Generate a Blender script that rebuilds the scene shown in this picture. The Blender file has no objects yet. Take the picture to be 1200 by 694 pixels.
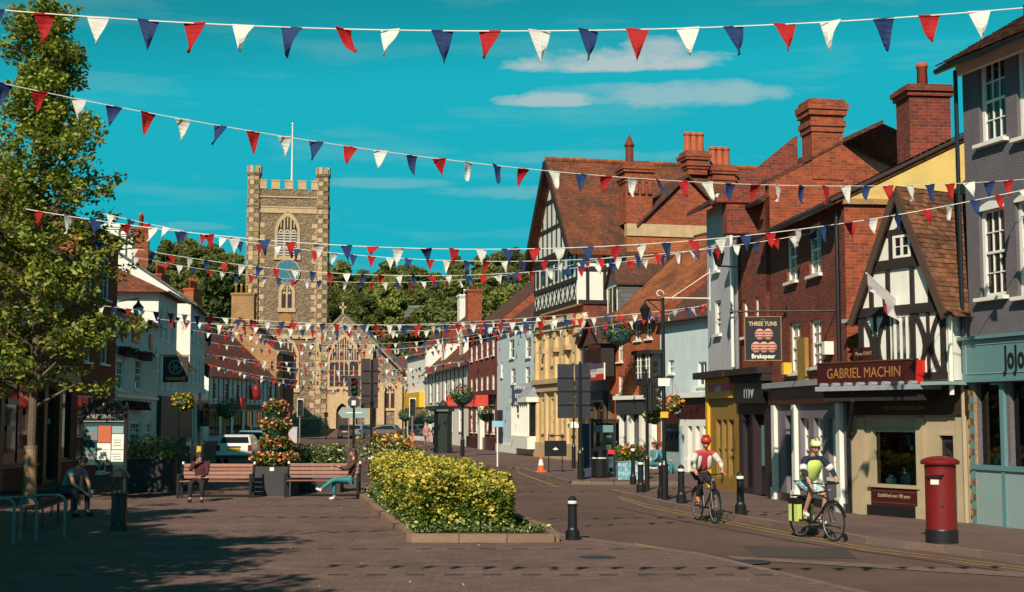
import bpy, bmesh, math, random
import numpy as np
from mathutils import Vector, Matrix
R = math.radians
rnd = random.Random(7)
S = bpy.context.scene
COL = S.collection

# ------------------------------------------------------------------ camera, world, sun, exposure
CAM_H = 2.2; FPX = 1600.0; PITCH = math.atan(143/1600)
cam = bpy.data.cameras.new('camera'); camo = bpy.data.objects.new('camera', cam); COL.objects.link(camo)
camo.location = (0, 0, CAM_H); camo.rotation_euler = (R(90)+PITCH, 0, 0)
cam.sensor_fit = 'HORIZONTAL'; cam.sensor_width = 36; cam.lens = 48; cam.clip_end = 6000; cam.clip_start = .1
S.camera = camo
SUN_AZ = R(196); SUN_EL = R(36)
sl = bpy.data.lights.new('sun', 'SUN'); so = bpy.data.objects.new('sun', sl); COL.objects.link(so)
sl.energy = 5.0; sl.angle = R(.53); sl.color = (1, .87, .70)
sdir = Vector((math.sin(SUN_AZ)*math.cos(SUN_EL), math.cos(SUN_AZ)*math.cos(SUN_EL), math.sin(SUN_EL)))
so.rotation_euler = sdir.to_track_quat('Z', 'Y').to_euler(); so.location = (0, -30, 40)
S.view_settings.view_transform = 'Standard'; S.view_settings.look = 'None'
S.view_settings.exposure = .12; S.view_settings.gamma = 1

class NT:
    def __init__(s, nt): s.nt = nt
    def n(s, t, **k):
        nd = s.nt.nodes.new('ShaderNode'+t)
        for a, b in k.items():
            if a.startswith('i_'): nd.inputs[a[2:].replace('_', ' ')].default_value = b
            else: setattr(nd, a, b)
        return nd
    def l(s, a, b): s.nt.links.new(a, b)
    def m(s, op, a, b=None, c=None, clamp=False):
        nd = s.n('Math', operation=op, use_clamp=clamp)
        for i, v in enumerate((a, b, c)):
            if v is None: continue
            if isinstance(v, (int, float)): nd.inputs[i].default_value = v
            else: s.l(v, nd.inputs[i])
        return nd.outputs[0]
    def mix(s, fac, a, b, bt='MIX'):
        nd = s.n('Mix', data_type='RGBA', blend_type=bt)
        for i, v in ((0, fac), (6, a), (7, b)):
            if isinstance(v, (int, float)): nd.inputs[i].default_value = v
            elif isinstance(v, tuple): nd.inputs[i].default_value = (*v[:3], 1)
            else: s.l(v, nd.inputs[i])
        return nd.outputs[2]
    def ramp(s, f, lo, hi, a=0., b=1.):
        nd = s.n('MapRange'); nd.inputs[1].default_value = lo; nd.inputs[2].default_value = hi
        nd.inputs[3].default_value = a; nd.inputs[4].default_value = b; s.l(f, nd.inputs[0]); return nd.outputs[0]

W = bpy.data.worlds.new('World'); S.world = W; W.use_nodes = True
w = NT(W.node_tree); W.node_tree.nodes.clear(); SKYP = 2.3; SKYC = (.10, 3.65, 4.5)
sky = w.n('TexSky', sky_type='NISHITA', sun_disc=False, sun_elevation=SUN_EL, sun_rotation=SUN_AZ)
bw = w.n('RGBToBW'); w.l(sky.outputs[0], bw.inputs[0])
lum = w.m('POWER', w.m('MINIMUM', w.m('DIVIDE', bw.outputs[0], 3.4), 1.12), SKYP)
lumc = w.n('CombineColor'); [w.l(lum, lumc.inputs[i]) for i in range(3)]
teal = w.mix(1., lumc.outputs[0], SKYC, 'MULTIPLY')
co = w.n('TexCoord'); sep = w.n('SeparateXYZ'); w.l(co.outputs['Generated'], sep.inputs[0])
az = w.m('ARCTAN2', sep.outputs[0], sep.outputs[1])
el = w.m('ARCSINE', sep.outputs[2])
cmb = w.n('CombineXYZ'); w.l(w.m('MULTIPLY', az, 1.0), cmb.inputs[0]); w.l(w.m('MULTIPLY', el, 2.6), cmb.inputs[1])
nz = w.n('TexNoise', i_Scale=26., i_Detail=9., i_Roughness=.62); w.l(cmb.outputs[0], nz.inputs[0])
nz2 = w.n('TexNoise', i_Scale=5., i_Detail=8., i_Roughness=.6); 
cmb2 = w.n('CombineXYZ'); w.l(w.m('MULTIPLY', az, 1.0), cmb2.inputs[0]); w.l(w.m('MULTIPLY', el, 7.), cmb2.inputs[1]); w.l(cmb2.outputs[0], nz2.inputs[0])
def px_dir(px, py):
    rx = (px-600)/FPX; ry = (347-py)/FPX
    return Vector((rx, math.cos(PITCH)-ry*math.sin(PITCH), math.sin(PITCH)+ry*math.cos(PITCH)))
def cloud(px, py, hw, hh, dens, flat=1.0):
    d = px_dir(px, py).normalized(); a0 = math.atan2(d.x, d.y); e0 = math.asin(d.z)
    dx = w.m('DIVIDE', w.m('SUBTRACT', az, a0), hw/FPX); dy = w.m('DIVIDE', w.m('SUBTRACT', el, e0), hh/FPX)
    dyd = w.m('MULTIPLY', w.m('MINIMUM', dy, 0.), flat); dyu = w.m('MAXIMUM', dy, 0.)
    r2 = w.m('ADD', w.m('MULTIPLY', dx, dx), w.m('ADD', w.m('MULTIPLY', dyd, dyd), w.m('MULTIPLY', dyu, dyu)))
    f = w.m('SUBTRACT', 1.15, r2)
    f = w.m('ADD', f, w.m('MULTIPLY', w.m('SUBTRACT', nz.outputs[0], .5), 2.7))
    return w.m('MULTIPLY', w.ramp(f, .15, .95), dens)
cl = None
for a in [(722, 78, 138, 22, .85, 3.), (768, 64, 46, 26, .7, 2.), (655, 120, 72, 15, .72, 2.4), (810, 112, 135, 19, .5, 1.2), (715, 105, 90, 9, .25, 1.), (690, 184, 150, 9, .14, 1.), (640, 225, 150, 9, .2, 1.), (450, 214, 90, 7, .2, 1.), (225, 265, 50, 5, .12, 1.), (860, 232, 60, 10, .22, 1.)]:
    c = cloud(*a); cl = c if cl is None else w.m('MAXIMUM', cl, c)
wisp = w.m('MULTIPLY', w.ramp(nz2.outputs[0], .52, .75), .16)
cl = w.m('MAXIMUM', cl, wisp, clamp=True)
cl = w.m('MULTIPLY', cl, w.ramp(el, 0., .08))
skyc = w.mix(cl, teal, (5.6, 6.3, 6.2))
bg = w.n('Background', i_Strength=.084); w.l(skyc, bg.inputs[0])
wo = w.n('OutputWorld'); w.l(bg.outputs[0], wo.inputs[0])

# ------------------------------------------------------------------ materials
MATS = {}
def mat(name, col, rough=.8, var=.12, nscale=3., bump=0., bscale=40., metal=0., spec=None, kind=None, **k):
    if name in MATS: return MATS[name]
    M = bpy.data.materials.new(name); M.use_nodes = True; nt = NT(M.node_tree)
    b = M.node_tree.nodes['Principled BSDF']; b.inputs['Roughness'].default_value = rough; b.inputs['Metallic'].default_value = metal
    if spec is not None: b.inputs['Specular IOR Level'].default_value = spec
    tc = nt.n('TexCoord'); uv = nt.n('UVMap').outputs[0]; ob = tc.outputs['Object']
    no = nt.n('TexNoise', i_Scale=nscale, i_Detail=7., i_Roughness=.65); nt.l(ob, no.inputs[0])
    geo = nt.n('NewGeometry'); f = nt.ramp(no.outputs[0], .3, .7, 1-var, 1+var)
    h = None
    if kind == 'brick':
        c2 = k.get('c2', tuple(x*.6 for x in col)); mo = k.get('mortar', (.32, .27, .2))
        br = nt.n('TexBrick'); nt.l(uv, br.inputs['Vector']); br.inputs['Scale'].default_value = 1.
        br.inputs['Brick Width'].default_value = k.get('bw', .225); br.inputs['Row Height'].default_value = k.get('bh', .078)
        br.inputs['Mortar Size'].default_value = k.get('ms', .007); br.inputs['Mortar Smooth'].default_value = .3; br.inputs['Bias'].default_value = k.get('bias', -.1)
        br.inputs['Color1'].default_value = (*col, 1); br.inputs['Color2'].default_value = (*c2, 1); br.inputs['Mortar'].default_value = (*mo, 1)
        base = br.outputs[0]; n2 = nt.n('TexNoise', i_Scale=.55, i_Detail=6.); nt.l(ob, n2.inputs[0])
        base = nt.mix(nt.ramp(n2.outputs[0], .5, .75, 0., .55), base, k.get('stain', tuple(x*.35 for x in col)))
        h = nt.m('SUBTRACT', 1., br.outputs[1])
    elif kind == 'tile':
        c2 = k.get('c2', tuple(x*.5 for x in col))
        br = nt.n('TexBrick'); nt.l(uv, br.inputs['Vector']); br.inputs['Scale'].default_value = 1.
        br.inputs['Brick Width'].default_value = k.get('bw', .2); br.inputs['Row Height'].default_value = k.get('bh', .13)
        br.inputs['Mortar Size'].default_value = .012; br.inputs['Mortar Smooth'].default_value = .6
        br.inputs['Color1'].default_value = (*col, 1); br.inputs['Color2'].default_value = (*c2, 1); br.inputs['Mortar'].default_value = (*[x*.25 for x in col], 1)
        base = br.outputs[0]
        n2 = nt.n('TexNoise', i_Scale=.8, i_Detail=9., i_Roughness=.7); nt.l(ob, n2.inputs[0])
        base = nt.mix(nt.ramp(n2.outputs[0], .42, .62, 0., .85), base, k.get('stain', (.045, .028, .02)))
        n3 = nt.n('TexNoise', i_Scale=7., i_Detail=6.); nt.l(ob, n3.inputs[0])
        base = nt.mix(nt.ramp(n3.outputs[0], .62, .72, 0., .5), base, k.get('moss', (.22, .17, .06)))
        h = nt.m('SUBTRACT', 1., br.outputs[1])
    elif kind == 'flint':
        vo = nt.n('TexVoronoi', i_Scale=k.get('vs', 5.)); nt.l(ob, vo.inputs[0])
        sp = nt.n('SeparateColor'); nt.l(vo.outputs[1], sp.inputs[0])
        base = nt.mix(sp.outputs[0], col, k.get('c2', (.08, .06, .05)))
        base = nt.mix(nt.ramp(sp.outputs[1], .72, .8), base, k.get('c3', (.42, .34, .2)))
        base = nt.mix(nt.ramp(vo.outputs[0], .3/ k.get('vs', 5.)*2, .6/k.get('vs', 5.)*2, 0., .6), base, k.get('mortar', (.24, .17, .11)))
        n2 = nt.n('TexNoise', i_Scale=.4, i_Detail=7.); nt.l(ob, n2.inputs[0])
        base = nt.mix(nt.ramp(n2.outputs[0], .45, .7, 0., .45), base, (.10, .07, .05))
        h = nt.m('MULTIPLY', vo.outputs[0], 4.)
    else:
        base = None
    if base is None:
        rgb = nt.n('RGB'); rgb.outputs[0].default_value = (*col, 1); base = rgb.outputs[0]
        if k.get('c2'):
            n2 = nt.n('TexNoise', i_Scale=k.get('s2', 2.), i_Detail=8., i_Roughness=.7); nt.l(ob, n2.inputs[0])
            base = nt.mix(nt.ramp(n2.outputs[0], k.get('lo', .45), k.get('hi', .62)), base, k['c2'])
    if k.get('streak'):
        mp = nt.n('Mapping'); mp.inputs['Scale'].default_value = (1, 1, .12); nt.l(ob, mp.inputs[0])
        n4 = nt.n('TexNoise', i_Scale=2.2, i_Detail=8., i_Roughness=.7); nt.l(mp.outputs[0], n4.inputs[0])
        base = nt.mix(nt.ramp(n4.outputs[0], .48, .75, 0., k['streak']), base, tuple(x*.4 for x in col))
    oi = nt.n('ObjectInfo')
    if k.get('rv'): f = nt.m('MULTIPLY', f, nt.ramp(oi.outputs['Random'], 0., 1., 1-k['rv'], 1+k['rv']))
    if k.get('isl'): f = nt.m('MULTIPLY', f, nt.ramp(geo.outputs['Random Per Island'], 0., 1., 1-k['isl'], 1+k['isl']))
    fc = nt.n('CombineColor'); [nt.l(f, fc.inputs[i]) for i in range(3)]
    base = nt.mix(1., base, fc.outputs[0], 'MULTIPLY')
    nt.l(base, b.inputs['Base Color'])
    if k.get('trans'):
        b.inputs['Subsurface Weight'].default_value = 0
        tr = nt.n('BsdfTranslucent'); nt.l(base, tr.inputs[0]); ms = nt.n('MixShader'); ms.inputs[0].default_value = k['trans']
        out = M.node_tree.nodes['Material Output']; nt.l(b.outputs[0], ms.inputs[1]); nt.l(tr.outputs[0], ms.inputs[2]); nt.l(ms.outputs[0], out.inputs[0])
    if bump:
        nb = nt.n('TexNoise', i_Scale=bscale, i_Detail=5.); nt.l(ob, nb.inputs[0])
        hh = nb.outputs[0] if h is None else nt.m('ADD', nt.m('MULTIPLY', h, k.get('hk', 1.5)), nt.m('MULTIPLY', nb.outputs[0], .5))
        bp = nt.n('Bump'); bp.inputs['Strength'].default_value = bump; bp.inputs['Distance'].default_value = k.get('bd', .02)
        nt.l(hh, bp.inputs['Height']); nt.l(bp.outputs[0], b.inputs['Normal'])
    if k.get('clear'): b.inputs['Coat Weight'].default_value = k['clear']; b.inputs['Coat Roughness'].default_value = .05
    if k.get('emit'): b.inputs['Emission Color'].default_value = (*col, 1); b.inputs['Emission Strength'].default_value = k['emit']
    MATS[name] = M; return M

def glassmat(name, tint=(.8, .9, .9), alpha=.25):
    M = bpy.data.materials.new(name); M.use_nodes = True; nt = NT(M.node_tree); M.node_tree.nodes.clear()
    g = nt.n('BsdfGlossy', i_Roughness=.03); g.inputs[0].default_value = (.9, .95, .95, 1)
    t = nt.n('BsdfTransparent'); t.inputs[0].default_value = (*tint, 1)
    fr = nt.n('Fresnel', i_IOR=1.45); f = nt.m('ADD', nt.m('MULTIPLY', fr.outputs[0], 1.2), .02, clamp=True)
    ms = nt.n('MixShader'); nt.l(f, ms.inputs[0]); nt.l(t.outputs[0], ms.inputs[1]); nt.l(g.outputs[0], ms.inputs[2])
    o = nt.n('OutputMaterial'); nt.l(ms.outputs[0], o.inputs[0]); MATS[name] = M; return M

BRICK = mat('red_brick', (.38, .068, .022), .9, .25, 6, .5, kind='brick', c2=(.18, .034, .018), mortar=(.27, .15, .08), streak=.3)
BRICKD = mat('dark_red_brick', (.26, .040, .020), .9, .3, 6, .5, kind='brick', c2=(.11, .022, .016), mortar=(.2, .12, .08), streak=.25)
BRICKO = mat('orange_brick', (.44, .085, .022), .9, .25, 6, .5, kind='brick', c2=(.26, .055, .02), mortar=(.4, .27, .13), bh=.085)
BRICKY = mat('yellow_brown_brick', (.42, .22, .08), .9, .2, 6, .5, kind='brick', c2=(.3, .13, .05), mortar=(.4, .3, .18), bh=.085)
TILE = mat('clay_roof_tile', (.28, .072, .025), .9, .3, 9, .6, kind='tile', c2=(.15, .042, .02))
TILEO = mat('orange_roof_tile', (.46, .13, .035), .9, .25, 9, .6, kind='tile', c2=(.30, .08, .025), stain=(.10, .032, .018), moss=(.5, .42, .2))
TILED = mat('dark_roof_tile', (.17, .055, .032), .9, .25, 9, .6, kind='tile', c2=(.10, .035, .022))
TILEG = mat('tile_piece', (.19, .075, .035), .9, .2, 3, .3, isl=.45, c2=(.12, .055, .03), s2=1.2)
SLATE = mat('grey_slate', (.16, .15, .16), .7, .15, 9, .5, kind='tile', c2=(.11, .10, .11), bw=.3, bh=.2, stain=(.09, .08, .08), moss=(.2, .17, .12))
WHITE = mat('white_paint', (.80, .78, .70), .6, .06, 3, .1, streak=.12)
WREND = mat('white_render', (.78, .76, .68), .85, .08, 1.5, .25, streak=.25)
PALEBLUE = mat('pale_blue_render', (.56, .66, .68), .85, .08, 1.5, .25, streak=.2)
BLUEW = mat('shade_blue_white_paint', (.40, .66, .72), .8, .08, 1.5, .2, streak=.2)  # blue tint of shaded white fronts, put into the wall colour
GREYR = mat('grey_pebble_render', (.15, .132, .15), .95, .12, 2, .9, bscale=38, bd=.04, streak=.2)
GREYW = mat('grey_white_render', (.48, .47, .50), .85, .08, 2, .3, streak=.3)
STONEY = mat('yellow_stone', (.62, .44, .22), .85, .12, 2, .3, bscale=12, streak=.3)
STONEC = mat('cream_stone', (.52, .36, .20), .85, .15, 2, .3, bscale=9, streak=.25)
CREAMR = mat('weathered_cream_render', (.68, .50, .16), .85, .12, 1, .3, c2=(.35, .24, .09), s2=.7, lo=.5, hi=.75)
CREAMP = mat('cream_paint', (.42, .33, .21), .6, .08, 2, .1, streak=.15)
FLINT = mat('flint_rubble', (.31, .18, .095), .9, .2, 3, .5, kind='flint', vs=4.6, c2=(.07, .05, .045), c3=(.36, .27, .15), bd=.05)
FLINT2 = mat('pale_flint_rubble', (.27, .20, .17), .9, .2, 3, .5, kind='flint', vs=4.6, c2=(.12, .09, .08), c3=(.6, .5, .36), bd=.05)
QUOIN = mat('pale_quoin_stone', (.46, .32, .18), .85, .15, 3, .2, isl=.2)
QUOIND = mat('brown_quoin_stone', (.2, .12, .07), .85, .15, 3, .2, isl=.25)
TIMBER = mat('dark_timber', (.022, .014, .012), .75, .3, 5, .3)
BLACK = mat('black_paint', (.012, .012, .014), .4, .1, 3, .1, bscale=60)
BLACKM = mat('black_metal', (.010, .011, .013), .35, .1, 5, .15, spec=.6)
DKGREY = mat('dark_grey', (.035, .035, .04), .6)
DARKIN = mat('dark_interior', (.018, .013, .014), .9)
BRONZE = mat('bronze_paint', (.10, .05, .018), .5)
LEAD = mat('lead_flashing', (.32, .33, .36), .5, .2, 6, .2)
MORTARW = mat('pale_mortar', (.55, .5, .42), .9)
POT = mat('terracotta_pot', (.42, .10, .04), .8, .15)
GLASSD = mat('window_glass_dark', (.012, .014, .016), .04, .4, .9, .04, bscale=1.2, spec=.8, bd=.05)
CURT = mat('curtain_behind_glass', (.22, .22, .2), .08, .3, 2., .0, spec=.8, c2=(.03, .035, .04), s2=1.6)
GLASS = glassmat('clear_glass')
BURG = mat('burgundy_paint', (.055, .010, .011), .35, .08)
GOLD = mat('gold_lettering', (.36, .17, .05), .4)
TEALP = mat('teal_shop_paint', (.12, .25, .26), .45, .05)
TEALL = mat('pale_teal_paint', (.27, .37, .37), .5, .05)
YELLOWP = mat('yellow_paint', (.72, .42, .03), .5, .05)
PINKP = mat('pink_paint', (.65, .05, .16), .5, .05)
REDP = mat('red_paint', (.17, .008, .007), .42, .08, 3, .06, bscale=14, clear=.12)
REDS = mat('red_sign', (.62, .02, .015), .5, .05)
NAVY = mat('navy_paint', (.02, .035, .07), .5)
ORANGEP = mat('orange_paint', (.62, .16, .03), .5)
ASPHALT = mat('road_asphalt', (.122, .066, .053), .9, .22, .35, .35, bscale=60, c2=(.09, .05, .042), s2=.25, bd=.008)
ASPHD = mat('pavement_asphalt', (.135, .078, .068), .9, .18, .6, .4, bscale=50, c2=(.105, .064, .056), s2=.5, bd=.008)
PAVER = mat('brown_paver', (.148, .086, .074), .9, .2, .8, .3, bscale=45, isl=.16, rv=.12, bd=.006, c2=(.105, .064, .056), s2=.45, lo=.48, hi=.7)
PAVERD = mat('dark_paver', (.045, .028, .026), .9, .15, 3, .3, bd=.006)
JOINT = mat('paver_bedding', (.09, .055, .05), .95)
KERB = mat('kerb_granite', (.19, .125, .10), .85, .2, 4, .3, bscale=60, rv=.12, bd=.008)
KERBB = mat('bed_kerb_stone', (.24, .15, .10), .9, .25, 5, .4, bscale=50, rv=.15, bd=.01)
LINEY = mat('yellow_line', (.36, .24, .08), .8, .3, 3)
LINEW = mat('white_line', (.45, .40, .36), .8, .3, 3)
SOIL = mat('dark_soil', (.03, .022, .015), .95)
GRASS = mat('hill_grass', (.07, .10, .02), .95, .3, .05)
WOODB = mat('bench_wood', (.25, .095, .055), .6, .2, 8, .2, rv=.2)
WOODP = mat('post_wood', (.33, .20, .10), .8, .2, 8, .2)
BARK = mat('grey_brown_bark', (.13, .09, .06), .95, .3, 8, .6, bd=.02)
ZINC = mat('galvanised_steel', (.22, .21, .21), .45, .1, metal=.3)
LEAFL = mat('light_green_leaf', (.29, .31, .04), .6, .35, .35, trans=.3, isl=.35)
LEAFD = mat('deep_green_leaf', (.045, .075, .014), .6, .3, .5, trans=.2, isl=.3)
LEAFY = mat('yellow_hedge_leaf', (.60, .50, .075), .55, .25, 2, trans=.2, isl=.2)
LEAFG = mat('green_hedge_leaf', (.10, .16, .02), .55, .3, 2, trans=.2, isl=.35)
LEAFH = mat('hill_tree_leaf', (.19, .21, .045), .75, .3, .15, trans=.32, isl=.3, rv=.45)
LEAFW = mat('variegated_leaf', (.42, .44, .2), .6, .3, 2, trans=.2, isl=.3)
FLOR = mat('orange_flower', (.62, .14, .03), .7, .2, isl=.4)
FLOY = mat('yellow_flower', (.7, .42, .03), .7, .2, isl=.3)
FLOP = mat('pink_white_flower', (.62, .42, .36), .7, .2, isl=.3)
FLOM = mat('magenta_flower', (.35, .03, .1), .7, .2, isl=.3)
SKIN = mat('skin', (.50, .235, .15), .6, .08)
HAIR = mat('dark_hair', (.03, .018, .012), .6, .2)
TYRE = mat('tyre_rubber', (.012, .012, .012), .8)
CFL = {'white': mat('white_pennant_cloth', (.82, .80, .74), .8, .04, trans=.3), 'red': mat('red_pennant_cloth', (.50, .012, .014), .8, .05, trans=.3), 'blue': mat('navy_pennant_cloth', (.018, .05, .17), .8, .05, trans=.3)}
CORD = mat('bunting_cord', (.7, .68, .62), .8)

# ------------------------------------------------------------------ helpers
class MB:
    def __init__(s): s.v = []; s.f = []; s.m = []
    def quad(s, *p, m=0):
        i = len(s.v); s.v += [tuple(q) for q in p]; s.f.append(tuple(range(i, i+len(p)))); s.m.append(m); return s
    def box(s, x0, y0, z0, x1, y1, z1, m=0):
        if x0 > x1: x0, x1 = x1, x0
        if y0 > y1: y0, y1 = y1, y0
        if z0 > z1: z0, z1 = z1, z0
        i = len(s.v); s.v += [(x0, y0, z0), (x1, y0, z0), (x1, y1, z0), (x0, y1, z0), (x0, y0, z1), (x1, y0, z1), (x1, y1, z1), (x0, y1, z1)]
        for f in ((0, 3, 2, 1), (4, 5, 6, 7), (0, 1, 5, 4), (1, 2, 6, 5), (2, 3, 7, 6), (3, 0, 4, 7)): s.f.append(tuple(i+j for j in f)); s.m.append(m)
        return s
    def prism(s, pts, a, b, axis=1, m=0):
        """extrude polygon (2D) between a and b along axis; axis=1: pts=(x,z); axis=0: pts=(y,z); axis=2: pts=(x,y)"""
        def P(p, t): return (p[0], t, p[1]) if axis == 1 else ((t, p[0], p[1]) if axis == 0 else (p[0], p[1], t))
        n = len(pts); i = len(s.v)
        area = sum(pts[j][0]*pts[(j+1) % n][1]-pts[(j+1) % n][0]*pts[j][1] for j in range(n))
        pts = list(pts) if (area > 0) else list(pts)[::-1]
        s.v += [P(p, a) for p in pts]+[P(p, b) for p in pts]
        fl = (axis == 1) == (a < b)
        A = tuple(range(i, i+n)); B = tuple(range(i+n, i+2*n))
        s.f.append(A if fl else A[::-1]); s.m.append(m); s.f.append(B[::-1] if fl else B); s.m.append(m)
        for j in range(n):
            k = (j+1) % n; q = (i+j, i+n+j, i+n+k, i+k); s.f.append(q if fl else q[::-1]); s.m.append(m)
        return s
    def tube(s, p, q, r0, r1=None, n=8, m=0, cap=True):
        p = Vector(p); q = Vector(q); r1 = r0 if r1 is None else r1; d = (q-p)
        if d.length < 1e-6: return s
        d.normalize(); a = d.orthogonal().normalized(); b = d.cross(a); i = len(s.v)
        for c, r in ((p, r0), (q, r1)):
            for k in range(n):
                t = 2*math.pi*k/n; s.v.append(tuple(c+a*(r*math.cos(t))+b*(r*math.sin(t))))
        for k in range(n): j = (k+1) % n; s.f.append((i+k, i+j, i+n+j, i+n+k)); s.m.append(m)
        if cap: s.f.append(tuple(range(i+n-1, i-1, -1))); s.m.append(m); s.f.append(tuple(range(i+n, i+2*n))); s.m.append(m)
        return s
    def path(s, pts, r, n=6, m=0):
        for a, b in zip(pts, pts[1:]): s.tube(a, b, r, n=n, m=m)
        return s
    def lathe(s, prof, c=(0, 0, 0), n=16, m=0):
        i = len(s.v)
        for r, z in prof:
            for k in range(n): t = 2*math.pi*k/n; s.v.append((c[0]+r*math.cos(t), c[1]+r*math.sin(t), c[2]+z))
        for a in range(len(prof)-1):
            for k in range(n): j = (k+1) % n; s.f.append((i+a*n+k, i+a*n+j, i+(a+1)*n+j, i+(a+1)*n+k)); s.m.append(m)
        s.f.append(tuple(i+k for k in range(n-1, -1, -1))); s.m.append(m)
        o = i+(len(prof)-1)*n; s.f.append(tuple(o+k for k in range(n))); s.m.append(m)
        return s
    def ball(s, c, r, n=8, m=0):
        rx, ry, rz = (r, r, r) if isinstance(r, (int, float)) else r
        i = len(s.v); K = max(4, n//2+1)
        for a in range(K+1):
            ph = math.pi*a/K
            for k in range(n): t = 2*math.pi*k/n; s.v.append((c[0]+rx*math.sin(ph)*math.cos(t), c[1]+ry*math.sin(ph)*math.sin(t), c[2]-rz*math.cos(ph)))
        for a in range(K):
            for k in range(n): j = (k+1) % n; s.f.append((i+a*n+k, i+a*n+j, i+(a+1)*n+j, i+(a+1)*n+k)); s.m.append(m)
        return s
    def mesh(s, name, mats, smooth=False):
        me = bpy.data.meshes.new(name); me.from_pydata(s.v, [], s.f)
        for M in (mats if isinstance(mats, (list, tuple)) else [mats]): me.materials.append(M)
        n = len(me.polygons)
        if n:
            me.polygons.foreach_set('material_index', s.m)
            if smooth: me.polygons.foreach_set('use_smooth', [True]*n)
            nl = len(me.loops); vi = np.empty(nl, int); me.loops.foreach_get('vertex_index', vi)
            co = np.array(s.v, float)[vi]; nr = np.empty(n*3); me.polygons.foreach_get('normal', nr); nr = nr.reshape(-1, 3)
            tot = np.empty(n, int); me.polygons.foreach_get('loop_total', tot); N = np.repeat(nr, tot, axis=0)
            t = np.stack([-N[:, 1], N[:, 0], np.zeros(nl)], 1); L = np.linalg.norm(t, axis=1); fl = L < .2
            t[fl] = (1, 0, 0); t[~fl] /= L[~fl, None]; b = np.cross(N, t)
            uv = me.uv_layers.new(name='UVMap'); uv.data.foreach_set('uv', np.stack([(co*t).sum(1), (co*b).sum(1)], 1).ravel().astype(np.float32))
        me.update(); return me
    def build(s, name, mats, parent=None, loc=None, rot=None, smooth=False, kind=None):
        return link(name, s.mesh(name, mats, smooth), parent, loc, rot, kind)

def link(name, me, parent=None, loc=None, rot=None, kind=None):
    o = bpy.data.objects.new(name, me); COL.objects.link(o)
    if parent: o.parent = parent
    if loc is not None: o.location = loc
    if rot is not None: o.rotation_euler = rot if hasattr(rot, '__len__') else (0, 0, rot)
    if kind: o['kind'] = kind
    return o
def thing(name, label, cat, loc=(0, 0, 0), rz=0, group=None):
    o = link(name, None, None, loc, rz); o['label'] = label; o['category'] = cat
    if group: o['group'] = group
    return o
def tag(o, label, cat, group=None):
    o['label'] = label; o['category'] = cat
    if group: o['group'] = group
    return o
def copy_tree(o, parent=None):
    c = o.copy(); COL.objects.link(c); c.parent = parent
    for ch in list(o.children): copy_tree(ch, c)
    return c
def G(px, py, z=0.):
    d = px_dir(px, py); t = (z-CAM_H)/d.z; return Vector((d.x*t, d.y*t, z))
def AT(px, py, Y):
    d = px_dir(px, py); t = Y/d.y; return Vector((d.x*t, Y, CAM_H+d.z*t))
def zat(py, Y, px=600): return AT(px, py, Y).z
def quadclean(pts): return pts
def text(s, size, M, parent, loc, rot, ext=.004, align='CENTER', wide=1., bold=0.):
    cu = bpy.data.curves.new('t', 'FONT'); cu.body = s; cu.size = size; cu.extrude = ext; cu.align_x = align; cu.align_y = 'CENTER'; cu.resolution_u = 3; cu.offset = bold
    t = bpy.data.objects.new('t', cu); me = bpy.data.meshes.new_from_object(t); bpy.data.objects.remove(t); bpy.data.curves.remove(cu)
    if wide != 1.:
        for v in me.vertices: v.co.x *= wide
    me.materials.clear(); me.materials.append(M); me.name = 'lettering'
    return link('lettering', me, parent, loc, rot)
FR = (R(90), 0, 0)                       # lettering on a face that looks along -y
def leaves(name, pts, size, mats, parent=None, up=.3, seed=1, mfun=None, kind=None, aspect=.6, loc=None):
    rs = np.random.RandomState(seed); P = np.asarray(pts, float); n = len(P)
    nrm = rs.normal(size=(n, 3)); nrm[:, 2] = np.abs(nrm[:, 2])+up; nrm /= np.linalg.norm(nrm, axis=1)[:, None]
    a = np.cross(nrm, rs.normal(size=(n, 3))); a /= np.linalg.norm(a, axis=1)[:, None]; b = np.cross(nrm, a)
    s = size*(.6+.8*rs.rand(n))[:, None]
    V = np.empty((n, 4, 3)); V[:, 0] = P-a*s; V[:, 1] = P-b*s*aspect+nrm*s*.12; V[:, 2] = P+a*s; V[:, 3] = P+b*s*aspect+nrm*s*.12
    me = bpy.data.meshes.new(name); me.vertices.add(n*4); me.vertices.foreach_set('co', V.ravel())
    me.loops.add(n*4); me.loops.foreach_set('vertex_index', np.arange(n*4)); me.polygons.add(n)
    me.polygons.foreach_set('loop_start', np.arange(n)*4); me.polygons.foreach_set('loop_total', np.full(n, 4))
    mats = mats if isinstance(mats, (list, tuple)) else [mats]
    kind = kind or ('stuff' if name in ('foliage', 'flowers') else None)
    for M in mats: me.materials.append(M)
    mi = mfun(P, rs) if mfun else rs.randint(0, len(mats), n); me.polygons.foreach_set('material_index', np.asarray(mi, dtype=np.int32))
    me.update(calc_edges=True)
    return link(name, me, parent, loc, None, kind)
def clumps(centres, radii, per, seed=1, shell=.55):
    rs = np.random.RandomState(seed); out = []
    for c, r in zip(centres, radii):
        k = max(6, int(per*r*r)) ; d = rs.normal(size=(k, 3)); d /= np.linalg.norm(d, axis=1)[:, None]
        q = d*(r*(shell+(1-shell)*rs.rand(k)**.6))[:, None]; q[:, 2] *= .7; out.append(np.asarray(c)+q)
    return np.concatenate(out)

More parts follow.
